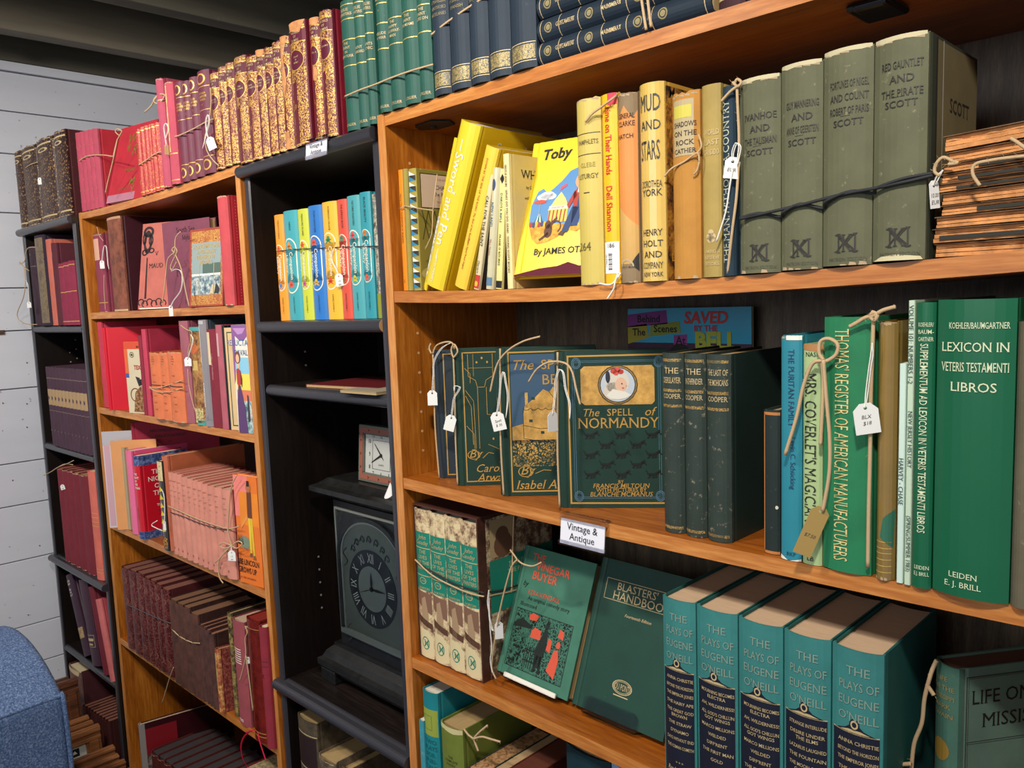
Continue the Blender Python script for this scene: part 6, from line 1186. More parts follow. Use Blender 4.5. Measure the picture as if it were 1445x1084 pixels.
# fourth shelf
G = 'embossed maroon volumes tied with a grey cord on the fourth shelf'
EM = gilt('4A1216', '84463E', 170, .1); q_ = ((-1.2778,-0.002,0.6173,0.0515,0.2288,0.0),(-1.2253,-0.002,0.6173,0.0535,0.2325,0.0),(-1.1708,-0.002,0.6173,0.0467,0.2369,0.0),(-1.1231,-0.002,0.6173,0.0364,0.2343,0.0),(-1.0857,-0.002,0.6173,0.0355,0.2348,0.0),(-1.0493,-0.002,0.6173,0.0369,0.2322,0.0),(-1.0113,-0.002,0.6173,0.0427,0.2288,0.0))
for i, q in enumerate(q_):
    b = Book(f'{ORD[i]} of seven embossed maroon volumes on the fourth shelf, counted from the left', q, cloth('4A1418', .1), 'B', group=G, d=.17, rnd=.3, spine=EM, pg=pages('8A5A4C', 1))
    for v in (.86, .60, .14): b.disc('s', .5, v, b.t*.36, .010, plain('7E4A40'), 'embossed_ring', 2, hole=.7)
    b.done()
G = 'plain brown volumes tied with white string'
for i, q in enumerate(((-0.9548,-0.006,0.6173,0.039,0.2145,0.0),(-0.9148,-0.006,0.6173,0.0376,0.2143,0.0),(-0.8762,-0.006,0.6173,0.0345,0.2149,0.0),(-0.8407,-0.006,0.6173,0.0426,0.2075,0.0))):
    Book(f'{ORD[i]} of four plain brown volumes tied with white string, counted from the left', q, leather('351C16', '24110D', .6), 'B', group=G, d=.15, rnd=.3, spine=leather('543228', '3A2019', .7), pg=pages('866048', 1)).done()
G = 'small dark brown volumes behind the marbled book'
for i, q in enumerate(((-0.7964,-0.005,0.6173,0.0178,0.1885,0.0),(-0.7775,-0.005,0.6173,0.0156,0.1874,0.0),(-0.7609,-0.005,0.6173,0.0174,0.1853,0.0),(-0.7425,-0.005,0.6173,0.0209,0.1814,0.0))):
    Book(f'{ORD[i]} of four small dark brown volumes behind the marbled book, counted from the left', q, leather('3A1E18', '24110E', .6), 'B', group=G, d=.11, rnd=.3, spine=leather('50302A', '381C18', .7), pg=pages('9A6A54', 1)).done()
b = F('small marbled red book with a torn gold spine, turned to show its cover', (((0.9836,0.1806,0.0,-0.7147),(-0.1806,0.9836,0.0,-0.0039),(0.0,0.0,1.0,0.6171)),0.017,0.09,0.1523), marble(('5A1A1A', '7E2E28', 'A8604A'), 130), 'B', spine=marble(('7E2E28', 'B0623E', 'D8B060'), 90), rnd=.3, pg=pages('B08A5E', 1)); b.rect('s', .4, .5, .62, .95, plain('D8BC6A', .6), 'torn_strip', 2).done()
b = Book('tall thin black and gold book right of the marbled one', (-0.6695,0.008,0.6173,0.0155,0.2437,0.0), cloth('3A3024', .2), 'B', d=.17, rnd=.2, spine=marble(('2A2218', '6A5A34', 'A8904E'), 90), pg=PGD).done()
b = Book('dusty rose volume with white stripes on its spine', (-0.6382,0.004,0.6173,0.0528,0.2413,0.0), cloth('7A2E34', .1), 'B', d=.14, rnd=.3, spine=cloth('9A4A50', .15), pg=pages('C8A890', 1))
for k in range(7): b.rect('s', .2, .60+.022*k, .75, .607+.022*k, WHITEINK, 'white_stripe', 2)
b.rect('s', .2, .05, .6, .056, WHITEINK, 'white_stripe', 2).rect('s', .2, .035, .6, .041, WHITEINK, 'white_stripe', 2).done()
b = Book('glossy red brown leather volume with gilt cords and a red ribbon marker', (-0.5486,-0.007,0.6173,0.0525,0.2705,0.0), leather('6A1A10', '3A0C08', .22), 'B', d=.15, rnd=.5, pg=pages('8A2A20', 1)); b.band(.08, .0014, GOLD).band(.05, .0014, GOLD).band(.93, .001, GOLD).done()
b = Book('wine red cloth volume at the right end of the fourth shelf', (-0.4921,-0.007,0.6173,0.0258,0.2653,0.0), cloth('7E2230', .1), 'B', d=.14, rnd=.3, spine=cloth('8E2A38', .1)); b.band(.72, .001, plain('4A141C')).band(.68, .001, plain('4A141C')).tx('s', 'K', .5, .6, .008, plain('4A141C')).done()
m = MB(); R0 = ((-0.5539,-0.012,0.628),(-0.5711,-0.012,0.6186),(-0.5969,-0.012,0.5959),(-0.6108,-0.012,0.5692),(-0.6049,-0.012,0.5431),(-0.5837,-0.012,0.5332))
def ribbon(pts, w_, mat, label):
    P = smooth(pts, 6); vs = []; root = empty('ribbon_marker', FR['B'], label, 'ribbon')
    for q in P: vs += [(q[0]-w_/2, q[1], q[2]), (q[0]+w_/2, q[1], q[2])]
    k = len(vs); vs += [(x, y+.0004, z) for x, y, z in vs]; m = MB(); m.add(vs, [(2*i, 2*i+1, 2*i+3, 2*i+2) for i in range(k//2-1)]+[(k+2*i+1, k+2*i, k+2*i+2, k+2*i+3) for i in range(k//2-1)]); m.build('ribbon', mat, root)
ribbon(R0, .006, plain('A8162E', .35), 'red ribbon marker loop hanging below the glossy leather volume')
ribbon(((-0.577,-0.014,0.6173),(-0.5495,-0.014,0.6321),(-0.5239,-0.014,0.6382),(-0.5171,-0.014,0.6215),(-0.5073,-0.014,0.6044),(-0.495,-0.014,0.5852)), .0065, plain('E0304E', .35), 'bright red ribbon end hanging over the front edge of the fourth shelf')
# fifth shelf of the left oak bookcase
b = F('large grey spined album with a red and black photographic cover, lowest shelf in view', (((0.9757,0.2191,0.0,-1.2354),(-0.2191,0.9757,0.0,-0.0087),(0.0,0.0,1.0,0.1971)),0.016,0.25,0.207), jacket('3A0E16', .3), 'B', spine=jacket('9A928E', .3), pg=pages('D8C4A4', 1)); b.rect('f', 0, 0, .05, 1, jacket('9A928E', .3), 'grey_binding', 2).rect('f', .05, .55, .38, .92, plain('8E1E28', .3), 'red_photograph', 2).rect('f', .05, .0, .38, .55, marble(('1E1818', '5A4A44', 'A89890'), 60), 'dark_photograph', 2).done()
G = 'worn maroon volumes with dark page tops on the lowest shelf in view'
for i, q in enumerate(((-1.1921,0.004,0.1973,0.042,0.1393,0.0),(-1.1491,0.004,0.1973,0.042,0.1424,0.0),(-1.1062,0.004,0.1973,0.042,0.1454,0.0),(-1.0632,0.004,0.1973,0.042,0.1485,0.0),(-1.0202,0.004,0.1973,0.042,0.1515,0.0),(-0.9773,0.004,0.1973,0.042,0.1546,0.0),(-0.9343,0.004,0.1973,0.042,0.1577,0.0),(-0.8913,0.004,0.1973,0.042,0.1607,0.0))):
    Book(f'{ORD[i]} of eight worn maroon volumes with dark tops on the lowest shelf in view', q, cloth('5A2420', .3), 'B', group=G, d=.18, rnd=.35, pg=pages('4A4446', 1), ragged=.004).done()
b = Book('volume with red spine edges and mottled page top, right of the dark-topped volumes', (-0.6882,0.0,0.1973,0.0722,0.2752,0.0), cloth('7A1A26', .2), 'B', d=.16, rnd=.3, pg=marble(('6A5A40', 'A8946A', 'C8B48A'), 120)).done()
# ---------------------------------------------------------------- black bookcase by the wall
b = Book('dark plum spine at the far left of the top shelf by the wall', (-1.8081,0.01,1.5115,0.0538,0.2439,0.0), cloth('3E2A36', .1), 'A', d=.15, rnd=.2); b.tx('s', 'J.H.', .5, .9, .004, PALEGOLD).band(.75, .0015, plain('8A7A7A')).done()
b = Book('tall dark violet volume with gilt ornament running down its spine', (-1.7367,0.006,1.5115,0.0935,0.2704,0.0), cloth('2E1E30', .1), 'A', d=.16, rnd=.3); b.rect('s', .12, .03, .88, .97, gilt('3A2436', '8E7A50', 200, .8), 'gilt_panel', 1).done()
Book('salmon pink volume between two dark spines by the wall', (-1.6361,0.006,1.5115,0.046,0.2527,0.0), cloth('C86A58', .2), 'A', d=.125, rnd=.1).done()
b = Book('narrow plum spine with a short gilt title, right of the salmon volume', (-1.5864,0.006,1.5115,0.0387,0.2383,0.0), cloth('5A2430', .1), 'A', d=.125, rnd=.3); b.tx('s', 'BINGO', .5, .86, .003, PALEGOLD, rot=-1).done()
b = F('card with a gilt oval ornament behind the three wine red volumes', (((0.342,0.9397,0.0,-1.9214),(-0.9397,0.342,0.0,0.1438),(0.0,0.0,1.0,1.5113)),0.004,0.075,0.2642), cloth('6A2030', .1), 'A', paperback=True); b.rect('f', .12, .45, .92, .97, plain('B89A5A', .5), 'gilt_card', 2).disc('f', .5, .72, .03, .02, plain('6E5A34'), 'ornament', 3, hole=.6).disc('f', .5, .72, .012, .008, plain('6E5A34'), 'ornament', 3, hole=.5).done()
G = 'slim wine red volumes with two gilt bands by the wall'
for i, q in enumerate(((-1.5346,0.004,1.5115,0.041,0.1764,0.0),(-1.4926,0.004,1.5115,0.041,0.1779,0.0),(-1.4506,0.004,1.5115,0.041,0.1794,0.0))):
    b = Book(f'{ORD[i]} of three slim wine red volumes with gilt bands by the wall', q, cloth('8A2A44', .15), 'A', group=G, d=.12, rnd=.4)
    for v in (.53, .94, .06): b.band(v, .002, GOLD)
    b.done()
G = 'matching dark plum volumes with tan title bands in the black bookcase by the wall'
for i, q in enumerate(((-1.7304,0.004,1.1403,0.0291,0.2453,0.0),(-1.7003,0.004,1.1403,0.0291,0.2454,0.0),(-1.6701,0.004,1.1403,0.0291,0.2455,0.0),(-1.64,0.004,1.1403,0.0291,0.2455,0.0),(-1.6099,0.004,1.1403,0.0291,0.2456,0.0),(-1.5797,0.004,1.1403,0.0291,0.2457,0.0),(-1.5496,0.004,1.1403,0.0291,0.2458,0.0),(-1.5194,0.004,1.1403,0.0291,0.2459,0.0),(-1.4893,0.004,1.1403,0.0291,0.246,0.0),(-1.4592,0.004,1.1403,0.0291,0.2461,0.0),(-1.429,0.004,1.1403,0.0291,0.2462,0.0))):
    b = Book(f'{ORD[i]} of eleven matching dark plum volumes with tan bands, counted from the wall', q, cloth('4A3240', .15), 'A', group=G, d=.16, rnd=.3, pg=pages('5A2A30', 1))
    b.rect('s', .08, .52, .92, .72, plain('A88A64', .6), 'tan_label', 1).disc('s', .5, .61, b.t*.2, .006, plain('4A3240'), 'mark', 2).band(.86, .0015, plain('8A7468')).band(.45, .0012, plain('8A7468')).disc('s', .5, .2, .0015, .0015, PALEGOLD, 'mark', 2).done()
G = 'maroon ledgers tied with dark cord in the black bookcase by the wall'
for i, q in enumerate(((-1.7275,0.006,0.7716,0.0443,0.2966,0.0),(-1.6822,0.006,0.7716,0.0464,0.2977,0.0),(-1.6348,0.006,0.7716,0.042,0.2993,0.0),(-1.5918,0.006,0.7716,0.0497,0.3,0.0),(-1.5411,0.006,0.7716,0.072,0.3014,0.0))):
    Book(f'{ORD[i]} of five maroon ledgers on the third shelf by the wall, counted from the wall', q, cloth('7A2430', .3), 'A', group=G, d=.16, rnd=.3, pg=pages('B88A6A', 1), ragged=.002).done()
b = Book('salmon volume with gilt stripes at the right of the maroon ledgers', (-1.4568,0.004,0.7716,0.0514,0.3202,0.0), cloth('C23A3A', .1), 'A', d=.15, rnd=.2, spine=cloth('D86E5E', .15))
for v in (.62, .58, .54, .5, .1, .07): b.band(v, .0014, GOLD)
b.done()
b = Book('tall leaning violet volume with white capitals and a gilt panel, by the wall', (-1.6534,0.01,0.4682,0.054,0.2616,-22.9142), cloth('3A2032', .05, .45), 'A', d=.17, rnd=.2); b.lines('s', ['LUKE', 'EREN', '', 'HER', 'FOR', 'HALT'], .5, .92, .006, WHITEINK, 1.5).rect('s', .1, .22, .9, .35, gilt('3A2032', 'C8A868', 300, .8), 'gilt_panel', 2).done()
b = Book('violet volume with a bold gilt label, leaning beside the lettered one', (-1.5762,0.006,0.4682,0.073,0.2641,-11.9521), cloth('3E2030', .05, .45), 'A', d=.17, rnd=.3); b.rings('s', .12, .22, .88, .36, .0012, PALEGOLD).rect('s', .25, .29, .8, .32, PALEGOLD, 'gilt_label', 2).rect('s', .3, .24, .7, .26, PALEGOLD, 'gilt_label', 2).done()
Book('maroon volume leaning between the violet and the pink ones by the wall', (-1.473,0.004,0.4682,0.0346,0.265,-13.7115), cloth('6A1E2C', .1), 'A', d=.15, rnd=.3).done()
Book('shorter salmon pink volume leaning at the right of the lower shelf by the wall', (-1.4111,0.0,0.4682,0.0332,0.2417,-14.8592), cloth('A8404A', .1), 'A', d=.14, rnd=.2, spine=cloth('C86A68', .3)).done()
b = Book('very large brown volume with a torn pale head, standing behind the picture frames', (-1.7856,0.0,0.0884,0.1053,0.3248,0.0), cloth('4A2026', .2), 'A', d=.2, rnd=.4, spine=leather('6A4A44', '4A302C', .7), ragged=.005); b.poly('s', [(.1, .96), (.9, .95), (.95, 1), (.05, 1)], plain('C8AE86', .8), 'torn_head', 2).done()
G = 'ribbed dark brown volumes on the lowest visible shelf by the wall'
for i, q in enumerate(((-1.6656,-0.004,0.0884,0.0234,0.2254,0.0),(-1.6411,-0.004,0.0884,0.0234,0.2276,0.0),(-1.6167,-0.004,0.0884,0.0234,0.2298,0.0),(-1.5923,-0.004,0.0884,0.0234,0.232,0.0),(-1.5679,-0.004,0.0884,0.0234,0.2343,0.0),(-1.5435,-0.004,0.0884,0.0234,0.2365,0.0),(-1.5191,-0.004,0.0884,0.0234,0.2387,0.0),(-1.4947,-0.004,0.0884,0.0234,0.2409,0.0),(-1.4703,-0.004,0.0884,0.0234,0.2431,0.0))):
    Book(f'{ORD[i]} of nine dark brown volumes behind the picture frames, counted from the wall', q, cloth('3E1614', .2), 'A', group=G, d=.17, rnd=.3, pg=pages('8A5A4A', 1)).done()
# ================================================================ twine, cords and price tags
# wide oak bookcase
twine('thin twine round the orange and green books at the left of the yellow shelf', (((0.0365,0.008,1.6854),(0.0491,0.008,1.6883),(0.0798,0.008,1.682),(0.1142,0.008,1.6754)),((0.1166,0.006,1.6751),(0.1234,0.006,1.7019),(0.1133,0.02,1.7287)),((0.119,0.004,1.6747),(0.1134,0.004,1.6413),(0.097,0.004,1.6197))), r=.0008)
twine('frayed twine lying over the head of the yellow brown volume', (((0.4498,0.02,1.7786),(0.4612,-0.006,1.767),(0.4445,-0.006,1.7606),(0.4296,-0.006,1.7553),(0.4185,-0.006,1.7475)),((0.4498,0.02,1.7786),(0.4727,0.0,1.764))), r=.0014)
twine('white string end hanging from the barcode book over the shelf edge', (((0.4639,-0.003,1.5678),(0.4577,-0.006,1.5582),(0.4491,-0.006,1.5544),(0.4343,-0.006,1.5566)),((0.4598,-0.003,1.5672),(0.4607,-0.01,1.5573),(0.4584,-0.01,1.5491),(0.4486,-0.01,1.5378))), mat=TWW, r=.0011, fuzz=False)
twine('twine crossing the worn orange cloth volume with a paper label', (((0.5303,-0.008,1.6696),(0.5395,-0.008,1.6767),(0.5557,-0.008,1.6819),(0.5715,-0.008,1.6885),(0.574,-0.008,1.6793)),((0.5703,-0.006,1.6889),(0.5755,-0.006,1.6954),(0.5723,-0.006,1.7076)),((0.574,-0.008,1.6793),(0.5713,-0.008,1.6709),(0.567,-0.008,1.667))), r=.0011)
twine('twine tied down the spine of the navy lettered volume', (((0.6183,-0.008,1.7472),(0.619,-0.008,1.7277),(0.6203,-0.008,1.6925),(0.6177,-0.008,1.6433),(0.6117,-0.008,1.6009),(0.6042,-0.004,1.5605)),((0.6194,-0.01,1.7467),(0.6114,-0.01,1.7428),(0.6017,-0.01,1.7355)),((0.6147,-0.01,1.7518),(0.6202,-0.01,1.7465),(0.6241,-0.01,1.7499),(0.6194,-0.01,1.7536),(0.6162,-0.01,1.7487))), r=.0015)
price_tag('white price tag on the navy lettered volume', (0.6153,-0.012,1.6731), w=.0150, h=.0215, yaw=38, roll=8, loop=((0.6146,-0.012,1.6831),(0.6186,-0.012,1.6909),(0.6225,-0.012,1.6868),(0.6209,-0.012,1.6779),(0.6208,-0.012,1.6695)), lines=('EUR',))
twine('white string end hanging below the tag on the navy volume', (((0.6158,-0.013,1.6645),(0.6125,-0.013,1.6493),(0.6074,-0.013,1.6227),(0.5965,-0.013,1.5939)),), mat=TWW, r=.0009, fuzz=False)
twine('black cord stretched round the four olive volumes', (((0.6213,-0.009,1.6151),(0.6455,-0.009,1.6177),(0.6651,-0.009,1.6199),(0.6897,-0.009,1.6228),(0.7084,-0.009,1.6255),(0.7338,-0.009,1.6285),(0.7548,-0.009,1.6298),(0.7834,-0.009,1.6325),(0.8031,-0.002,1.636)),((0.6213,-0.009,1.6158),(0.6432,-0.009,1.6187),(0.6621,-0.003,1.6136),(0.6688,-0.009,1.6175),(0.6861,-0.009,1.6232),(0.7052,-0.003,1.6175),(0.7112,-0.009,1.6232),(0.7338,-0.009,1.6298),(0.752,-0.003,1.6268),(0.758,-0.009,1.6301),(0.7804,-0.009,1.6354),(0.8031,-0.002,1.6379)),((0.8031,-0.002,1.6366),(0.8068,0.02,1.6355))), mat=TWD, r=.0016, cat='cord', fuzz=False)
twine('frayed white twine tied round the brown pamphlet stack', (((0.8193,-0.006,1.6448),(0.812,-0.006,1.6494),(0.8065,-0.006,1.6454),(0.8049,-0.006,1.6385),(0.8089,-0.006,1.6344)),((0.8419,-0.012,1.6216),(0.8364,-0.012,1.6315),(0.8378,-0.012,1.6393),(0.8503,-0.012,1.641),(0.8654,-0.012,1.6411),(0.8849,-0.012,1.6404)),((0.8625,-0.01,1.6568),(0.8676,-0.01,1.6526),(0.8757,-0.01,1.6447)),((0.8199,-0.008,1.6445),(0.8238,-0.008,1.6428),(0.8161,-0.008,1.6427))), r=.0015)
price_tag('small price tag on the left end of the pamphlet stack', (0.8039,-0.004,1.6267), w=.010, h=.024, yaw=62, roll=-6, loop=((0.8051,-0.006,1.6301),(0.8072,-0.006,1.6346),(0.8117,-0.006,1.6388)), lines=('10.00', 'EUR'))
# face-out covers
for k, (lab, pts, tails) in enumerate([
    ('twine down the spine of the leftmost face-out cover', ((0.0749,0.028,1.4605),(0.0752,0.028,1.4162),(0.0723,0.028,1.3489),(0.0769,0.028,1.2656)), (((0.074,0.026,1.4617),(0.0693,0.026,1.4694),(0.0734,0.026,1.4772)),((0.0774,0.026,1.4618),(0.0868,0.026,1.4741),(0.1073,0.026,1.4798),(0.1237,0.026,1.4789),(0.1295,0.026,1.4684)))),
    ('twine down the spine of the cover with tower outlines', ((0.1324,0.02,1.4571),(0.1318,0.02,1.3983),(0.1293,0.02,1.3332),(0.1297,0.02,1.2631)), (((0.1347,0.018,1.4574),(0.1306,0.018,1.4689),(0.1376,0.018,1.4775),(0.1449,0.018,1.4671),(0.1347,0.018,1.4574)),)),
    ('twine down the spine of the gold castle cover, one end reaching up', ((0.2395,0.014,1.4734),(0.236,0.014,1.4054),(0.2337,0.014,1.3343),(0.2359,0.014,1.2647)), (((0.2224,0.008,1.4123),(0.2309,0.008,1.4358),(0.2419,0.008,1.4561),(0.2623,0.008,1.4723),(0.2899,0.008,1.4843),(0.3213,0.008,1.4912)),)),
    ('twine down the spine of the portrait cover, ends curling both ways', ((0.3571,0.002,1.4718),(0.3548,0.002,1.414),(0.352,0.002,1.3392),(0.353,0.002,1.2685)), (((0.3095,-0.004,1.4317),(0.3243,-0.004,1.4483),(0.3435,-0.004,1.4582),(0.362,-0.004,1.4606)),((0.3637,-0.006,1.4608),(0.3791,-0.006,1.4577),(0.3881,-0.006,1.4473),(0.3932,-0.006,1.4279),(0.3994,-0.006,1.4078))))]):
    twine(lab, [pts]+list(tails), r=.0014)
price_tag('price tag hanging against the oak side panel, left of the grey blue cover', (0.0762,0.022,1.4002), w=.0155, h=.0235, yaw=36, loop=((0.0799,0.022,1.4281),(0.0831,0.022,1.4502),(0.1014,0.022,1.4702),(0.1251,0.022,1.4792)))
price_tag('price tag in front of the lower left of the tower cover', (0.1309,0.012,1.3669), w=.0165, h=.0245, yaw=34, roll=16, loop=((0.1336,0.012,1.3832),(0.1377,0.012,1.3974),(0.148,0.012,1.4087),(0.1516,0.012,1.4152),(0.1405,0.012,1.4157),(0.14,0.012,1.4082)))
price_tag('lettered price tag between the tower and castle covers', (0.2399,0.002,1.381), w=.0190, h=.0265, yaw=36, roll=-12, loop=((0.2435,0.004,1.4069),(0.2476,0.004,1.4319),(0.2537,0.004,1.442),(0.2571,0.004,1.4274),(0.2603,0.004,1.408),(0.256,0.004,1.378)), lines=('Spell', '$ 35'))
price_tag('price tag turned edge on, left of the portrait cover', (0.3525,-0.006,1.3907), w=.0165, h=.0255, yaw=80, loop=((0.3541,-0.004,1.4146),(0.3574,-0.004,1.4377),(0.3627,-0.004,1.4498),(0.3698,-0.004,1.4464),(0.3727,-0.004,1.4266),(0.3791,-0.004,1.4071),(0.3795,-0.004,1.3871)))
# bow on the pale green spine
twine('twine bow with a large loop over the pale green spine', (((0.7098,-0.01,1.4729),(0.7056,-0.01,1.4796),(0.7069,-0.01,1.4906),(0.7152,-0.01,1.4934),(0.7234,-0.01,1.4881),(0.7222,-0.01,1.4786),(0.714,-0.01,1.4723),(0.7084,-0.01,1.4721)),((0.7084,-0.01,1.4721),(0.6986,-0.01,1.4684),(0.69,-0.01,1.4464),(0.6828,-0.01,1.4141),(0.671,-0.01,1.3755)),((0.708,-0.009,1.4721),(0.7095,-0.009,1.4508),(0.7083,-0.009,1.416),(0.707,-0.009,1.3892)),((0.7107,-0.012,1.4731),(0.7137,-0.012,1.4375),(0.7174,-0.012,1.3963),(0.717,-0.012,1.3614),(0.7109,-0.012,1.3238))), r=.0019)
price_tag('tan rounded paper tag hanging at the foot of the pale green spine', (0.7087,-0.012,1.3235), w=.018, h=.052, yaw=36, roll=22, mat=TAGT, lines=('', '', '', '$7.50'))
twine('twine with frayed ends tied along the leaf green cloth volume', (((0.7551,-0.006,1.5145),(0.7543,-0.006,1.4791),(0.7534,-0.006,1.4393),(0.7534,-0.006,1.3855),(0.7528,-0.006,1.3308),(0.7527,-0.006,1.2753)),((0.7566,-0.01,1.5147),(0.7496,-0.01,1.5134),(0.7419,-0.01,1.5089),(0.7347,-0.01,1.5049)),((0.7566,-0.01,1.5147),(0.7647,-0.01,1.5197),(0.7758,-0.01,1.5228)),((0.7547,-0.01,1.5186),(0.7598,-0.01,1.5159),(0.7573,-0.01,1.5108),(0.7534,-0.01,1.5147),(0.7572,-0.01,1.5186))), r=.0019)
price_tag('price tag with handwriting on the leaf green cloth volume', (0.7515,-0.014,1.4294), w=.0225, h=.0290, yaw=38, roll=-8, loop=((0.7512,-0.012,1.4451),(0.7535,-0.012,1.4664),(0.7553,-0.012,1.4796),(0.7564,-0.012,1.4901)), lines=('BLX', '$18'))
# slipcase
twine('twine and white ends tied round the printed slipcase', (((0.0295,0.009,1.1271),(0.0714,0.009,1.1104),(0.1222,0.009,1.1037),(0.1627,0.009,1.1021),(0.1876,0.012,1.1029)),((0.1767,0.0307,1.0947),(0.1767,0.047,1.0933),(0.1767,0.0714,1.0895),(0.1767,0.0933,1.0878)),((0.1772,0.0907,1.207),(0.1772,0.0874,1.1716),(0.1772,0.0836,1.1272),(0.1772,0.0801,1.0871)),((0.2524,0.02,1.1709),(0.2635,0.02,1.167),(0.2829,0.02,1.168),(0.2995,0.02,1.1767)),((0.2524,0.02,1.1709),(0.247,0.02,1.176),(0.2387,0.02,1.1827)),((0.2544,0.018,1.1718),(0.2424,0.018,1.1588),(0.2293,0.018,1.1283),(0.2154,0.018,1.0885),(0.2024,0.018,1.0414),(0.1922,0.018,0.9941),(0.2005,0.018,0.9767))), r=.0013)
twine('dark cord beside the twine round the printed slipcase', (((0.0279,0.01,1.1229),(0.074,0.01,1.1153),(0.1296,0.01,1.1085),(0.1868,0.013,1.1079)),((0.1772,0.0291,1.102),(0.1772,0.0589,1.0967),(0.1772,0.0947,1.0944))), mat=TWD, r=.0012, cat='cord', fuzz=False)
price_tag('price tag hanging between the slipcase and the propped green cover', (0.209,0.02,1.0623), w=.0125, h=.0260, yaw=60, loop=((0.2097,0.02,1.0755),(0.2117,0.02,1.0847),(0.203,0.02,1.0628),(0.1947,0.02,1.0496),(0.1881,0.02,1.0699),(0.1903,0.02,1.1099)))
twine('white string dangling down the right face of the slipcase', (((0.199,0.012,1.1154),(0.1949,0.012,1.096),(0.1983,0.012,1.075),(0.1986,0.012,1.0533),(0.2002,0.012,1.0263),(0.1961,0.012,1.0064),(0.1996,0.012,0.9876)),), mat=TWW, r=.0008, fuzz=False)
twine('knotted string on the thick olive volume of the fifth shelf', (((0.1386,0.004,0.8803),(0.1481,0.004,0.8745),(0.1593,0.004,0.8718),(0.1652,0.004,0.8638),(0.1696,0.004,0.8563)),((0.1638,0.0,0.8753),(0.1835,0.0,0.8862),(0.2023,0.0,0.8899),(0.2237,0.0,0.8936)),((0.1593,0.004,0.8718),(0.173,0.004,0.8873),(0.1928,0.004,0.9059))), r=.0016)
twine('fuzzy twine hanging beside the grey green volume', (((0.7907,0.075,1.1647),(0.7857,0.075,1.1496),(0.7801,0.075,1.1213),(0.7779,0.075,1.0938),(0.7708,0.075,1.068),(0.7685,0.075,1.0358)),((0.77,0.07,1.0481),(0.7532,0.07,1.0397),(0.7403,0.07,1.0297)),((0.7819,0.075,1.1363),(0.786,0.075,1.1309),(0.7888,0.075,1.1273))), r=.0022)
# narrow black bookcase
twine('thin dark cord round the bright picture-spined row', (((-0.3549,0.008,1.6465),(-0.281,0.008,1.6443),(-0.2098,0.008,1.641),(-0.1432,0.008,1.6378),(-0.0809,0.008,1.6342),(-0.0338,0.008,1.6312)),), case='C', mat=TWD, r=.0009, cat='cord', fuzz=False)
price_tag('price tag hanging on the golden yellow spine', (-0.1468,0.004,1.5886), case='C', w=.0145, h=.0215, yaw=32, roll=-8, loop=((-0.1542,0.004,1.6011),(-0.1657,0.004,1.6164),(-0.1643,0.004,1.6284),(-0.1544,0.004,1.6385)), lines=('10', 'BK', '$65'))
# left oak bookcase
twine('twine round the slim pink cloth books with a loose bow', (((-1.3128,-0.004,1.9527),(-1.2577,-0.004,1.9555),(-1.1964,-0.004,1.9499),(-1.1336,-0.004,1.9404),(-1.0633,-0.008,1.926)),((-1.0525,-0.012,1.9239),(-1.0221,-0.012,1.9545),(-0.9966,-0.012,1.9668),(-0.9862,-0.012,1.9733),(-1.011,-0.012,1.9825),(-1.0256,-0.012,1.9784),(-1.0056,-0.012,1.9667)),((-1.0109,-0.014,1.9591),(-1.0486,-0.014,1.9164),(-1.0984,-0.014,1.8669),(-1.1183,-0.014,1.8451))), case='B', r=.0014)
twine('twine round the small red gilt books', (((-0.9132,-0.008,1.8841),(-0.8669,-0.008,1.8886),(-0.8218,-0.008,1.8944),(-0.7679,-0.008,1.8954)),), case='B', r=.0014)
price_tag('shaded price tag hanging on the tall faded pink book', (-0.7418,-0.014,1.8982), case='B', w=.009, h=.0215, yaw=60, mat=TAGT, loop=((-0.7455,-0.014,1.9169),(-0.7483,-0.014,1.9399),(-0.7359,-0.014,1.9467),(-0.7275,-0.014,1.9333),(-0.7422,-0.014,1.9148)))
twine('twine bow sticking out left of the tall faded pink book', (((-0.7418,-0.008,2.0083),(-0.7666,-0.008,2.0147),(-0.7943,-0.008,2.0097),(-0.8197,-0.008,1.9993),(-0.8566,-0.008,1.9939)),((-0.7418,-0.008,2.0083),(-0.7584,-0.008,1.9996),(-0.7887,-0.008,1.9994),(-0.802,-0.008,2.0096),(-0.7818,-0.008,2.0147))), case='B', r=.0015)
twine('brown twine round the plum volumes with gilt wreaths', (((-0.7047,-0.01,1.9136),(-0.673,-0.01,1.9127),(-0.6082,-0.01,1.9146),(-0.5559,-0.01,1.918),(-0.5247,-0.01,1.918)),((-0.5229,-0.012,1.9773),(-0.5246,-0.012,1.9491),(-0.5392,-0.012,1.9175),(-0.5633,-0.012,1.887)),((-0.5633,-0.012,1.887),(-0.558,-0.012,1.8624),(-0.5365,-0.012,1.841),(-0.5115,-0.012,1.8249))), case='B', r=.0013)
price_tag('price tag hanging over the plum volumes with gilt wreaths', (-0.5259,-0.02,1.8772), case='B', w=.0185, h=.0250, yaw=30, roll=-18, loop=((-0.5405,-0.018,1.8895),(-0.5425,-0.018,1.9146),(-0.5311,-0.018,1.9263),(-0.5274,-0.018,1.9119),(-0.5431,-0.018,1.8927),(-0.5636,-0.018,1.8654)))
twine('twine across the spines of the green cloth volumes', (((-0.0687,-0.01,1.8715),(-0.0275,-0.01,1.8731),(0.0136,-0.01,1.8732),(0.053,-0.01,1.8743),(0.1004,-0.01,1.8742),(0.1499,-0.01,1.8721)),), r=.0014)
twine('twine across the dark slate blue volumes', (((0.1425,-0.004,1.9152),(0.1675,-0.004,1.9214),(0.1902,-0.004,1.9258),(0.2136,-0.004,1.9298),(0.2418,-0.004,1.934),(0.2609,-0.004,1.9367)),), r=.0016)
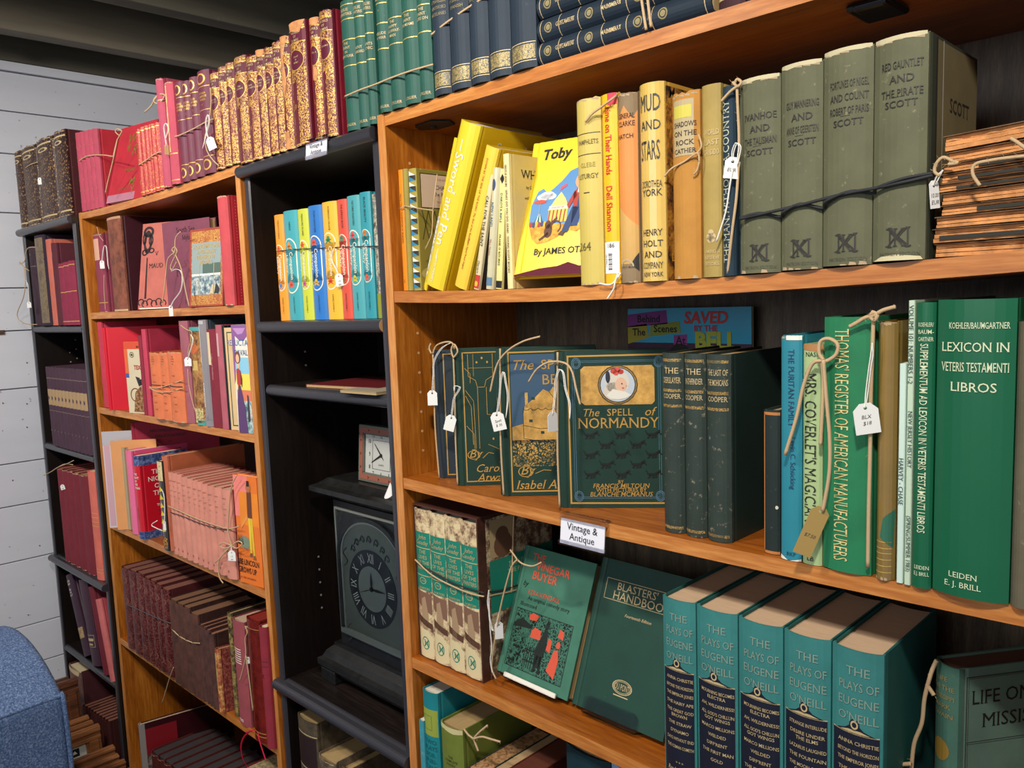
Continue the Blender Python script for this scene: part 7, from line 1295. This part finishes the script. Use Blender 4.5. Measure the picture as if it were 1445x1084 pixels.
twine('two strands of twine round the lying dark blue volumes', (((0.4997,-0.004,1.8732),(0.5021,-0.004,1.8561),(0.5063,-0.004,1.8311)),((0.5081,-0.004,1.8709),(0.5097,-0.004,1.8556),(0.5129,-0.004,1.8324))), r=.0017)
twine('short twine on the worn brown leather volumes by the wall', (((-1.7054,-0.008,1.9822),(-1.6513,-0.008,1.985),(-1.5939,-0.008,1.9829)),), case='A', r=.0013)
price_tag('price tag between the worn brown leather volumes by the wall', (-1.5897,-0.008,1.9341), case='A', w=.013, h=.0195, yaw=30)
twine('twine loop and knot hanging outside the black bookcase by the wall', (((-1.6383,-0.022,1.7428),(-1.7036,-0.022,1.7454),(-1.7355,-0.022,1.7308),(-1.7489,-0.022,1.7103),(-1.7935,-0.022,1.7023),(-1.7983,-0.022,1.709),(-1.7679,-0.022,1.6943),(-1.7179,-0.022,1.6787)),((-1.7611,-0.022,1.6939),(-1.7623,-0.022,1.6466),(-1.7982,-0.022,1.6002),(-1.8696,-0.022,1.5578),(-1.8696,-0.022,1.5354),(-1.803,-0.022,1.5191),(-1.6945,-0.022,1.516))), case='A', r=.0013)
price_tag('price tag hanging outside the black bookcase by the wall', (-1.7415,-0.024,1.5813), case='A', w=.0155, h=.0185, yaw=30, loop=((-1.7395,-0.024,1.6092),(-1.7376,-0.024,1.637),(-1.7532,-0.024,1.6527)))
twine('twine ends on top of the maroon ledgers', (((-1.8337,-0.004,1.0312),(-1.7596,-0.004,1.0517),(-1.6806,-0.004,1.0767),(-1.5936,-0.004,1.0975),(-1.5417,-0.004,1.1119)),((-1.694,0.0,1.0744),(-1.6327,0.0,1.0903),(-1.5641,0.0,1.0958))), case='A', r=.0013)
price_tag('price tag on the leftmost maroon ledger', (-1.6583,-0.006,1.0199), case='A', w=.0165, h=.0165, yaw=28, roll=-15, lines=('100',))
price_tag('price tag on the slim faded plum book', (-1.2484,0.008,1.6808), case='B', w=.0135, h=.0215, yaw=32, loop=((-1.2364,0.008,1.7079),(-1.2227,0.008,1.7217),(-1.209,0.008,1.7152),(-1.2088,0.008,1.6747),(-1.2023,0.008,1.6596)))
twine('thin twine down the slim faded plum book', (((-1.2672,0.01,1.7755),(-1.2572,0.01,1.7523),(-1.2303,0.01,1.7353)),((-1.2413,0.008,1.6468),(-1.2514,0.008,1.606),(-1.254,0.008,1.5532))), case='B', r=.0009)
twine('twine knot and ends over the mauve and gilt covers', (((-0.7003,-0.016,1.7121),(-0.7276,-0.016,1.7008),(-0.7358,-0.016,1.6769),(-0.7418,-0.016,1.665)),((-0.7363,-0.018,1.6692),(-0.772,-0.018,1.6576),(-0.7906,-0.018,1.6209),(-0.8045,-0.018,1.5898),(-0.8214,-0.018,1.5631)),((-0.7299,-0.018,1.6641),(-0.7071,-0.018,1.6321),(-0.6943,-0.018,1.5857),(-0.6829,-0.018,1.5517)),((-0.7363,-0.018,1.6692),(-0.7457,-0.018,1.6775),(-0.7304,-0.018,1.681),(-0.7213,-0.018,1.6712),(-0.7341,-0.018,1.6613),(-0.7602,-0.018,1.6413),(-0.7543,-0.018,1.6332),(-0.7292,-0.018,1.6487))), case='B', r=.0013)
price_tag('price tag hanging over the edge of the upper shelf of the left oak bookcase', (-0.773,-0.02,1.5508), case='B', w=.0085, h=.024, yaw=60, loop=((-0.7638,-0.018,1.5647),(-0.7231,-0.018,1.5852),(-0.7078,-0.018,1.6092),(-0.7115,-0.018,1.6277),(-0.7357,-0.018,1.6337),(-0.7586,-0.018,1.6303)))
twine('string wound twice round the orange booklets', (((-0.9509,-0.012,1.3629),(-0.905,-0.012,1.3616),(-0.8303,-0.012,1.3734),(-0.7631,-0.012,1.3861)),((-0.9512,-0.012,1.3611),(-0.9067,-0.012,1.353),(-0.8335,-0.012,1.3567),(-0.7627,-0.012,1.3684))), case='B', r=.0012)
price_tag('price tag in front of the dusty mauve volume on the second shelf', (-0.7247,-0.012,1.4351), case='B', w=.0175, h=.0200, yaw=30, loop=((-0.7149,-0.012,1.4494),(-0.6921,-0.012,1.4777),(-0.7004,-0.012,1.4901)), lines=('x', 'x'))
twine('string from the mauve volume down over the worn pictorial one', (((-0.7518,-0.01,1.5105),(-0.7244,-0.01,1.5009),(-0.6973,-0.01,1.4931),(-0.7172,-0.01,1.4618),(-0.7273,-0.01,1.4459)),((-0.7334,-0.01,1.4125),(-0.7331,-0.01,1.3743),(-0.7163,-0.01,1.3275),(-0.6889,-0.01,1.3024),(-0.6589,-0.01,1.3156))), case='B', r=.0010)
twine('twine round the eleven faded pink volumes ending in a bow', (((-0.9004,-0.012,1.0757),(-0.8292,-0.012,1.0729),(-0.7542,-0.012,1.0698),(-0.6654,-0.012,1.0698),(-0.5915,-0.012,1.0729),(-0.5419,-0.012,1.0861)),((-0.5303,-0.014,1.1972),(-0.5603,-0.014,1.1645),(-0.5775,-0.014,1.116),(-0.5883,-0.014,1.0677),(-0.5768,-0.014,1.0386)),((-0.5684,-0.018,1.0412),(-0.604,-0.018,1.0408),(-0.6256,-0.018,1.0304),(-0.5994,-0.018,1.0291),(-0.5684,-0.018,1.0412),(-0.5378,-0.018,1.0561),(-0.5198,-0.018,1.0534),(-0.5467,-0.018,1.0392),(-0.5684,-0.018,1.0412)),((-0.5684,-0.018,1.0412),(-0.6227,-0.018,1.0072),(-0.6406,-0.018,0.9796),(-0.6377,-0.018,0.9561),(-0.6225,-0.018,0.9467)),((-0.5753,-0.018,1.0384),(-0.6082,-0.018,1.0148),(-0.653,-0.018,0.9867))), case='B', r=.0013)
twine('grey cord round the eleven faded pink volumes', (((-0.8935,-0.011,1.0608),(-0.8219,-0.011,1.0619),(-0.7398,-0.011,1.0603),(-0.6584,-0.011,1.0627),(-0.6008,-0.011,1.0679)),), case='B', mat=TWD, r=.0010, cat='cord', fuzz=False)
price_tag('price tag hanging from the bow on the faded pink volumes', (-0.5626,-0.022,1.0279), case='B', w=.0185, h=.0225, yaw=28, loop=((-0.5685,-0.02,1.0355),(-0.564,-0.02,1.0441)), lines=('1.5', 'set'))
price_tag('price tag on the thin black and yellow spine', (-0.9151,-0.018,1.0325), case='B', w=.0060, h=.0230, yaw=60, loop=((-0.9137,-0.016,1.064),(-0.9108,-0.016,1.0995),(-0.92,-0.016,1.1157)))
twine('white string end beside the red and blue jacket', (((-0.968,-0.014,1.0282),(-1.0063,-0.014,1.0109),(-0.9721,-0.014,1.0076),(-0.9424,-0.014,1.0074)),), case='B', mat=TWW, r=.0012, fuzz=False)
twine('grey cord round the embossed maroon volumes', (((-1.2561,-0.01,0.7446),(-1.1745,-0.01,0.7505),(-1.0876,-0.01,0.7565),(-1.0055,-0.01,0.7622),(-0.9358,-0.01,0.7691)),((-1.5579,0.1609,0.7642),(-1.42,0.1646,0.7642),(-1.2936,0.1666,0.7642),(-1.1816,0.1712,0.7642))), case='B', mat=plain('56585A', .7), r=.0010, cat='cord', fuzz=False)
twine('white string round the plain brown volumes, one end hanging below the shelf', (((-0.9377,-0.012,0.7564),(-0.9019,-0.012,0.7497),(-0.8617,-0.012,0.7499),(-0.8219,-0.012,0.7538),(-0.7823,-0.012,0.763)),((-0.944,-0.014,0.6559),(-0.9715,-0.014,0.6232),(-1.0012,-0.014,0.5817),(-1.0376,-0.014,0.5314)),((-1.1907,0.1618,0.7502),(-1.1058,0.1515,0.7502),(-1.0339,0.1418,0.7502)),((-0.8011,-0.004,0.734),(-0.7832,-0.004,0.7286),(-0.7567,-0.004,0.7329))), case='B', r=.0013)
twine('knotted string hanging on the dusty rose volume', (((-0.5511,-0.01,0.8647),(-0.5435,-0.01,0.8525),(-0.5555,-0.01,0.8351),(-0.5579,-0.01,0.7979),(-0.5846,-0.01,0.7465),(-0.5968,-0.01,0.7297)),((-0.5511,-0.01,0.8647),(-0.5262,-0.01,0.865),(-0.5403,-0.01,0.8534)),((-0.5579,-0.01,0.7979),(-0.5501,-0.01,0.7444),(-0.5442,-0.01,0.6774))), case='B', r=.0012)
price_tag('price tag behind the string on the dusty rose volume', (-0.5574,-0.006,0.7886), case='B', w=.009, h=.0150, yaw=40)
# ================================================================ shelf signs
CLR = NT('clear_plastic'); CLR.b.inputs['Transmission Weight'].default_value = 1.0; CLR.b.inputs['IOR'].default_value = 1.12; CLEARP = CLR.done('F6F2FA', .02)
def sign(label, at, w_, h_, case, yaw=0, roll=0):
    root = empty('shelf_sign', FR[case] @ Matrix.Translation(at) @ Matrix.Rotation(R(yaw), 4, 'Z') @ Matrix.Rotation(R(roll), 4, 'Y') @ Matrix.Rotation(R(-6), 4, 'X'), label, 'sign')
    m = MB(); m.box(0, -.0012, -h_, w_, 0, -.0065); m.build('card', plain('E9E9F2', .5), root)
    m = MB(); m.box(-.001, -.0045, -h_-.0015, w_+.001, .0015, -h_+.0045); m.build('holder_lip', CLEARP, root, bevel=.001)
    m = MB(); m.box(-.001, -.0035, -.0085, w_+.001, .0105, .0005); m.build('holder_clip', CLEARP, root, bevel=.001)
    m = MB()
    for k, st in enumerate(('Vintage &', 'Antique')):
        v_, f_, bb = glyphs(st, 'CENTER', .006); kk = h_*.235/.72; cx = (bb[0]+bb[2])/2
        m.add([(w_/2+(x-cx)*kk, -.0016, -h_*.50-k*h_*.32+y*kk) for x, y in v_], f_)
    m.build('lettering', BLACKINK, root)
p0, p1, p2 = ((-0.1834,-0.019,1.819),(-0.1197,-0.019,1.821),(-0.1827,-0.019,1.7871))
sign('small white Vintage & Antique sign in a clear holder on the black top edge', p0, p1[0]-p0[0], p0[2]-p2[2], 'C')
p0, p1, p2 = ((0.3609,-0.003,1.2632),(0.4331,-0.003,1.2617),(0.3618,-0.003,1.2236))
sign('white Vintage & Antique sign in a clear holder on the oak shelf edge', p0, p1[0]-p0[0], p0[2]-p2[2], 'D')
# clear stands for the propped books
def stand(label, f, case, w0, w1, lip, lipmat=None):
    (rows, t, d, h) = f; M_ = FR[case] @ Matrix([list(r) for r in rows]+[[0, 0, 0, 1]])
    root = empty('book_stand', M_, label, 'stand')
    m = MB(); n = 6; r_ = lip*.45; pts = [(w0, -.003), (w1, -.003), (w1, lip-r_)]+[(w1-r_+r_*math.cos(R(90*i/n)), lip-r_+r_*math.sin(R(90*i/n))) for i in range(n+1)]+[(w0+r_-r_*math.sin(R(90*i/n)), lip-r_+r_*math.cos(R(90*i/n))) for i in range(n+1)]
    m.prism(pts, t+.0035, t+.006, 0); m.build('front_lip', lipmat or CLEARP, root, bevel=.0006)
    m = MB(); m.box(-.004, w0, -.0045, t+.006, w1, -.0020); m.build('ledge', CLEARP, root)
    m = MB(); m.box(-.004, w0+.01, -.002, -.0015, w1-.01, h*.6); m.build('back_rest', CLEARP, root)
stand('clear plastic stand holding the dark green handbook', (((0.0,1.0,0.0,0.3272),(-0.9272,0.0,0.3746,0.0598),(0.3746,0.0,0.9272,0.9652)),0.016,0.152,0.2081), 'D', .022, .112, .020)
stand('white edged plastic stand under the green cover with red title letters', (((-0.0162,0.9998,0.0065,0.1736),(-0.927,-0.0175,0.3745,0.0635),(0.3746,0.0,0.9272,0.9652)),0.02,0.1462,0.1952), 'D', .022, .128, .004, WHITEINK)
# ================================================================ picture frames on the floor by the wall
FW = wood('6E4224', '8E5A34', 'A87448', 1, 14, .4); FW2 = wood('3A2014', '5A3420', '74482E', 1, 14, .35)
def frame(label, top, h, depth_len, lean, mat, fw=.03, mount='C9B48C', card=False):
    """a frame standing on edge in the yz plane, leaning towards the wall; top = its upper corner nearest the bookcase"""
    root = empty('picture_frame', Matrix.Translation((top[0]+math.sin(R(lean))*top[2]*0, top[1], top[2])) @ Matrix.Rotation(R(-lean), 4, 'Y'), label, 'picture frame', 'wooden picture frames stacked on the floor')
    L = depth_len
    for nm, (y0, y1, z0, z1) in (('top_rail', (-L, 0, -fw, 0)), ('bottom_rail', (-L, 0, -h, -h+fw)), ('side_rail', (-fw, 0, -h+fw, -fw)), ('side_rail', (-L, -L+fw, -h+fw, -fw))):
        m = MB(); m.box(0, y0, z0, .014, y1, z1)
        if nm == 'top_rail': m.box(.014, y0, -fw*.45, .020, y1, -.003); m.box(.014, y0, -fw, .017, y1, -fw*.7)
        if nm == 'side_rail': m.box(.014, y0+fw*.2, z0, .019, y1-fw*.2, z1)
        m.build(nm, mat, root, bevel=.0015)
    m = MB(); m.box(.003, -L+fw, -h+fw, .006, -fw, -fw); m.build('mount', plain(mount, .7), root)
    if card:
        m = MB(); m.box(.006, -fw-.052, -fw-.030, .0066, -fw-.018, -fw-.008); m.build('printed_emblem', plain('1A1618', .6), root)
        m = MB(); m.add([(.0068, -fw-.047, -fw-.025), (.0068, -fw-.024, -fw-.022), (.0068, -fw-.03, -fw-.013), (.0068, -fw-.037, -fw-.019)], [(0, 1, 2, 3)]); m.build('emblem_shape', WHITEINK, root)
        for k in range(3): m = MB(); m.box(.006, -fw-.10, -fw-.040-.007*k, .0064, -fw-.02, -fw-.0385-.007*k); m.build('print_line', plain('8A8E88', .7), root)
fr_ = ((-1.664,-0.07,0.4194),(-1.5759,-0.07,0.4452),(-1.4986,-0.07,0.3524),(-1.4621,-0.07,0.35),(-1.4054,-0.07,0.3596),(-1.2905,-0.07,0.3386),(-1.261,-0.07,0.3249),(-1.2124,-0.07,0.3276),(-1.1616,-0.07,0.3235))
spec = [('back picture frame of the pair nearest the white wall', .60, .30, FW2, .028, '2A1E18', False), ('wide dark brown picture frame with a pale picture, in front of the back frame', .60, .32, FW2, .040, 'D8BE8C', False), ('light brown picture frame behind the one with the printed card', .34, .30, FW, .024, '3A2A20', False), ('second light brown picture frame behind the printed card', .33, .30, FW, .022, '3A2A20', False), ('brown picture frame holding a printed card with a small black emblem', .32, .34, FW, .040, 'C9CDC4', True), ('light brown picture frame lying forward of the printed card', .26, .25, FW, .026, '5A4030', False), ('narrow light brown picture frame just before the last one', .25, .25, FW, .020, '5A4030', False), ('low brown picture frame right of the stack', .23, .24, FW, .022, '5A4030', False), ('front picture frame of the stack, mostly below the picture edge', .22, .24, FW, .022, '5A4030', False)]
for q, (lab, h, L, mt, fw, mo, cd) in zip(fr_, spec): frame(lab, q, q[2]-.004, L, 7, mt, fw, mo, cd)
# ================================================================ blue armchair
BF = NT('blue_boucle'); n1 = BF.noise(260, 5, .75); BF.bump(BF.noise(420, 4, .7), .9, .004); BLUEF = BF.done(BF.ramp(n1, [(.3, '34486E'), (.5, '5E78A4'), (.68, '9DB2D2')]), .95, spec=.15)
ch = empty('armchair', Matrix.Translation((-.90, -.52, 0)) @ Matrix.Rotation(R(4), 4, 'Z'), 'blue textured fabric armchair at the lower left corner, only its corner in view', 'armchair')
def rbox(x0, y0, z0, x1, y1, z1, nm, mat, bev=.02, crown=0):
    m = MB(); n = 12; top = [(x0+(x1-x0)*i/n, z1+crown*(1-(2*i/n-1)**2)-(.0)) for i in range(n+1)]
    poly = [(x0, z0), (x1, z0)]+top[::-1]; vs = [(x, y0, z) for x, z in poly]+[(x, y1, z) for x, z in poly]; k = len(poly)
    m.add(vs, [(i, (i+1) % k, (i+1) % k+k, i+k) for i in range(k)]+[tuple(range(k-1, -1, -1)), tuple(range(k, 2*k))])
    o = m.build(nm, mat, ch, True); b = o.modifiers.new('bevel', 'BEVEL'); b.width = bev; b.segments = 4; b.limit_method = 'ANGLE'; b.angle_limit = R(35)
    s = o.modifiers.new('wn', 'WEIGHTED_NORMAL'); return o
rbox(-.32, .02, .22, .15, .20, .755, 'backrest', BLUEF, .016, .085)
rbox(-.32, -.42, .20, .15, .02, .36, 'seat_base', BLUEF, .03); rbox(-.22, -.40, .36, .05, .018, .46, 'seat_cushion', BLUEF, .035, .02)
rbox(-.32, -.42, .36, -.22, .02, .60, 'arm', BLUEF, .04); rbox(.05, -.42, .36, .15, .02, .60, 'arm', BLUEF, .04)
m = MB(); m.tube([(.150, .20, .30), (.150, .20, .50), (.149, .197, .735), (.144, .186, .752), (.144, .10, .754), (.144, .02, .754)], .005, 8, 4); m.build('piping', BLUEF, ch, True)
for (x, y) in ((-.28, -.36), (.09, -.36), (-.28, .14), (.09, .14)):
    m = MB(); m.lathe([(.014, 0), (.022, .22)], (x, y, 0), 12); m.build('leg', FW2, ch)
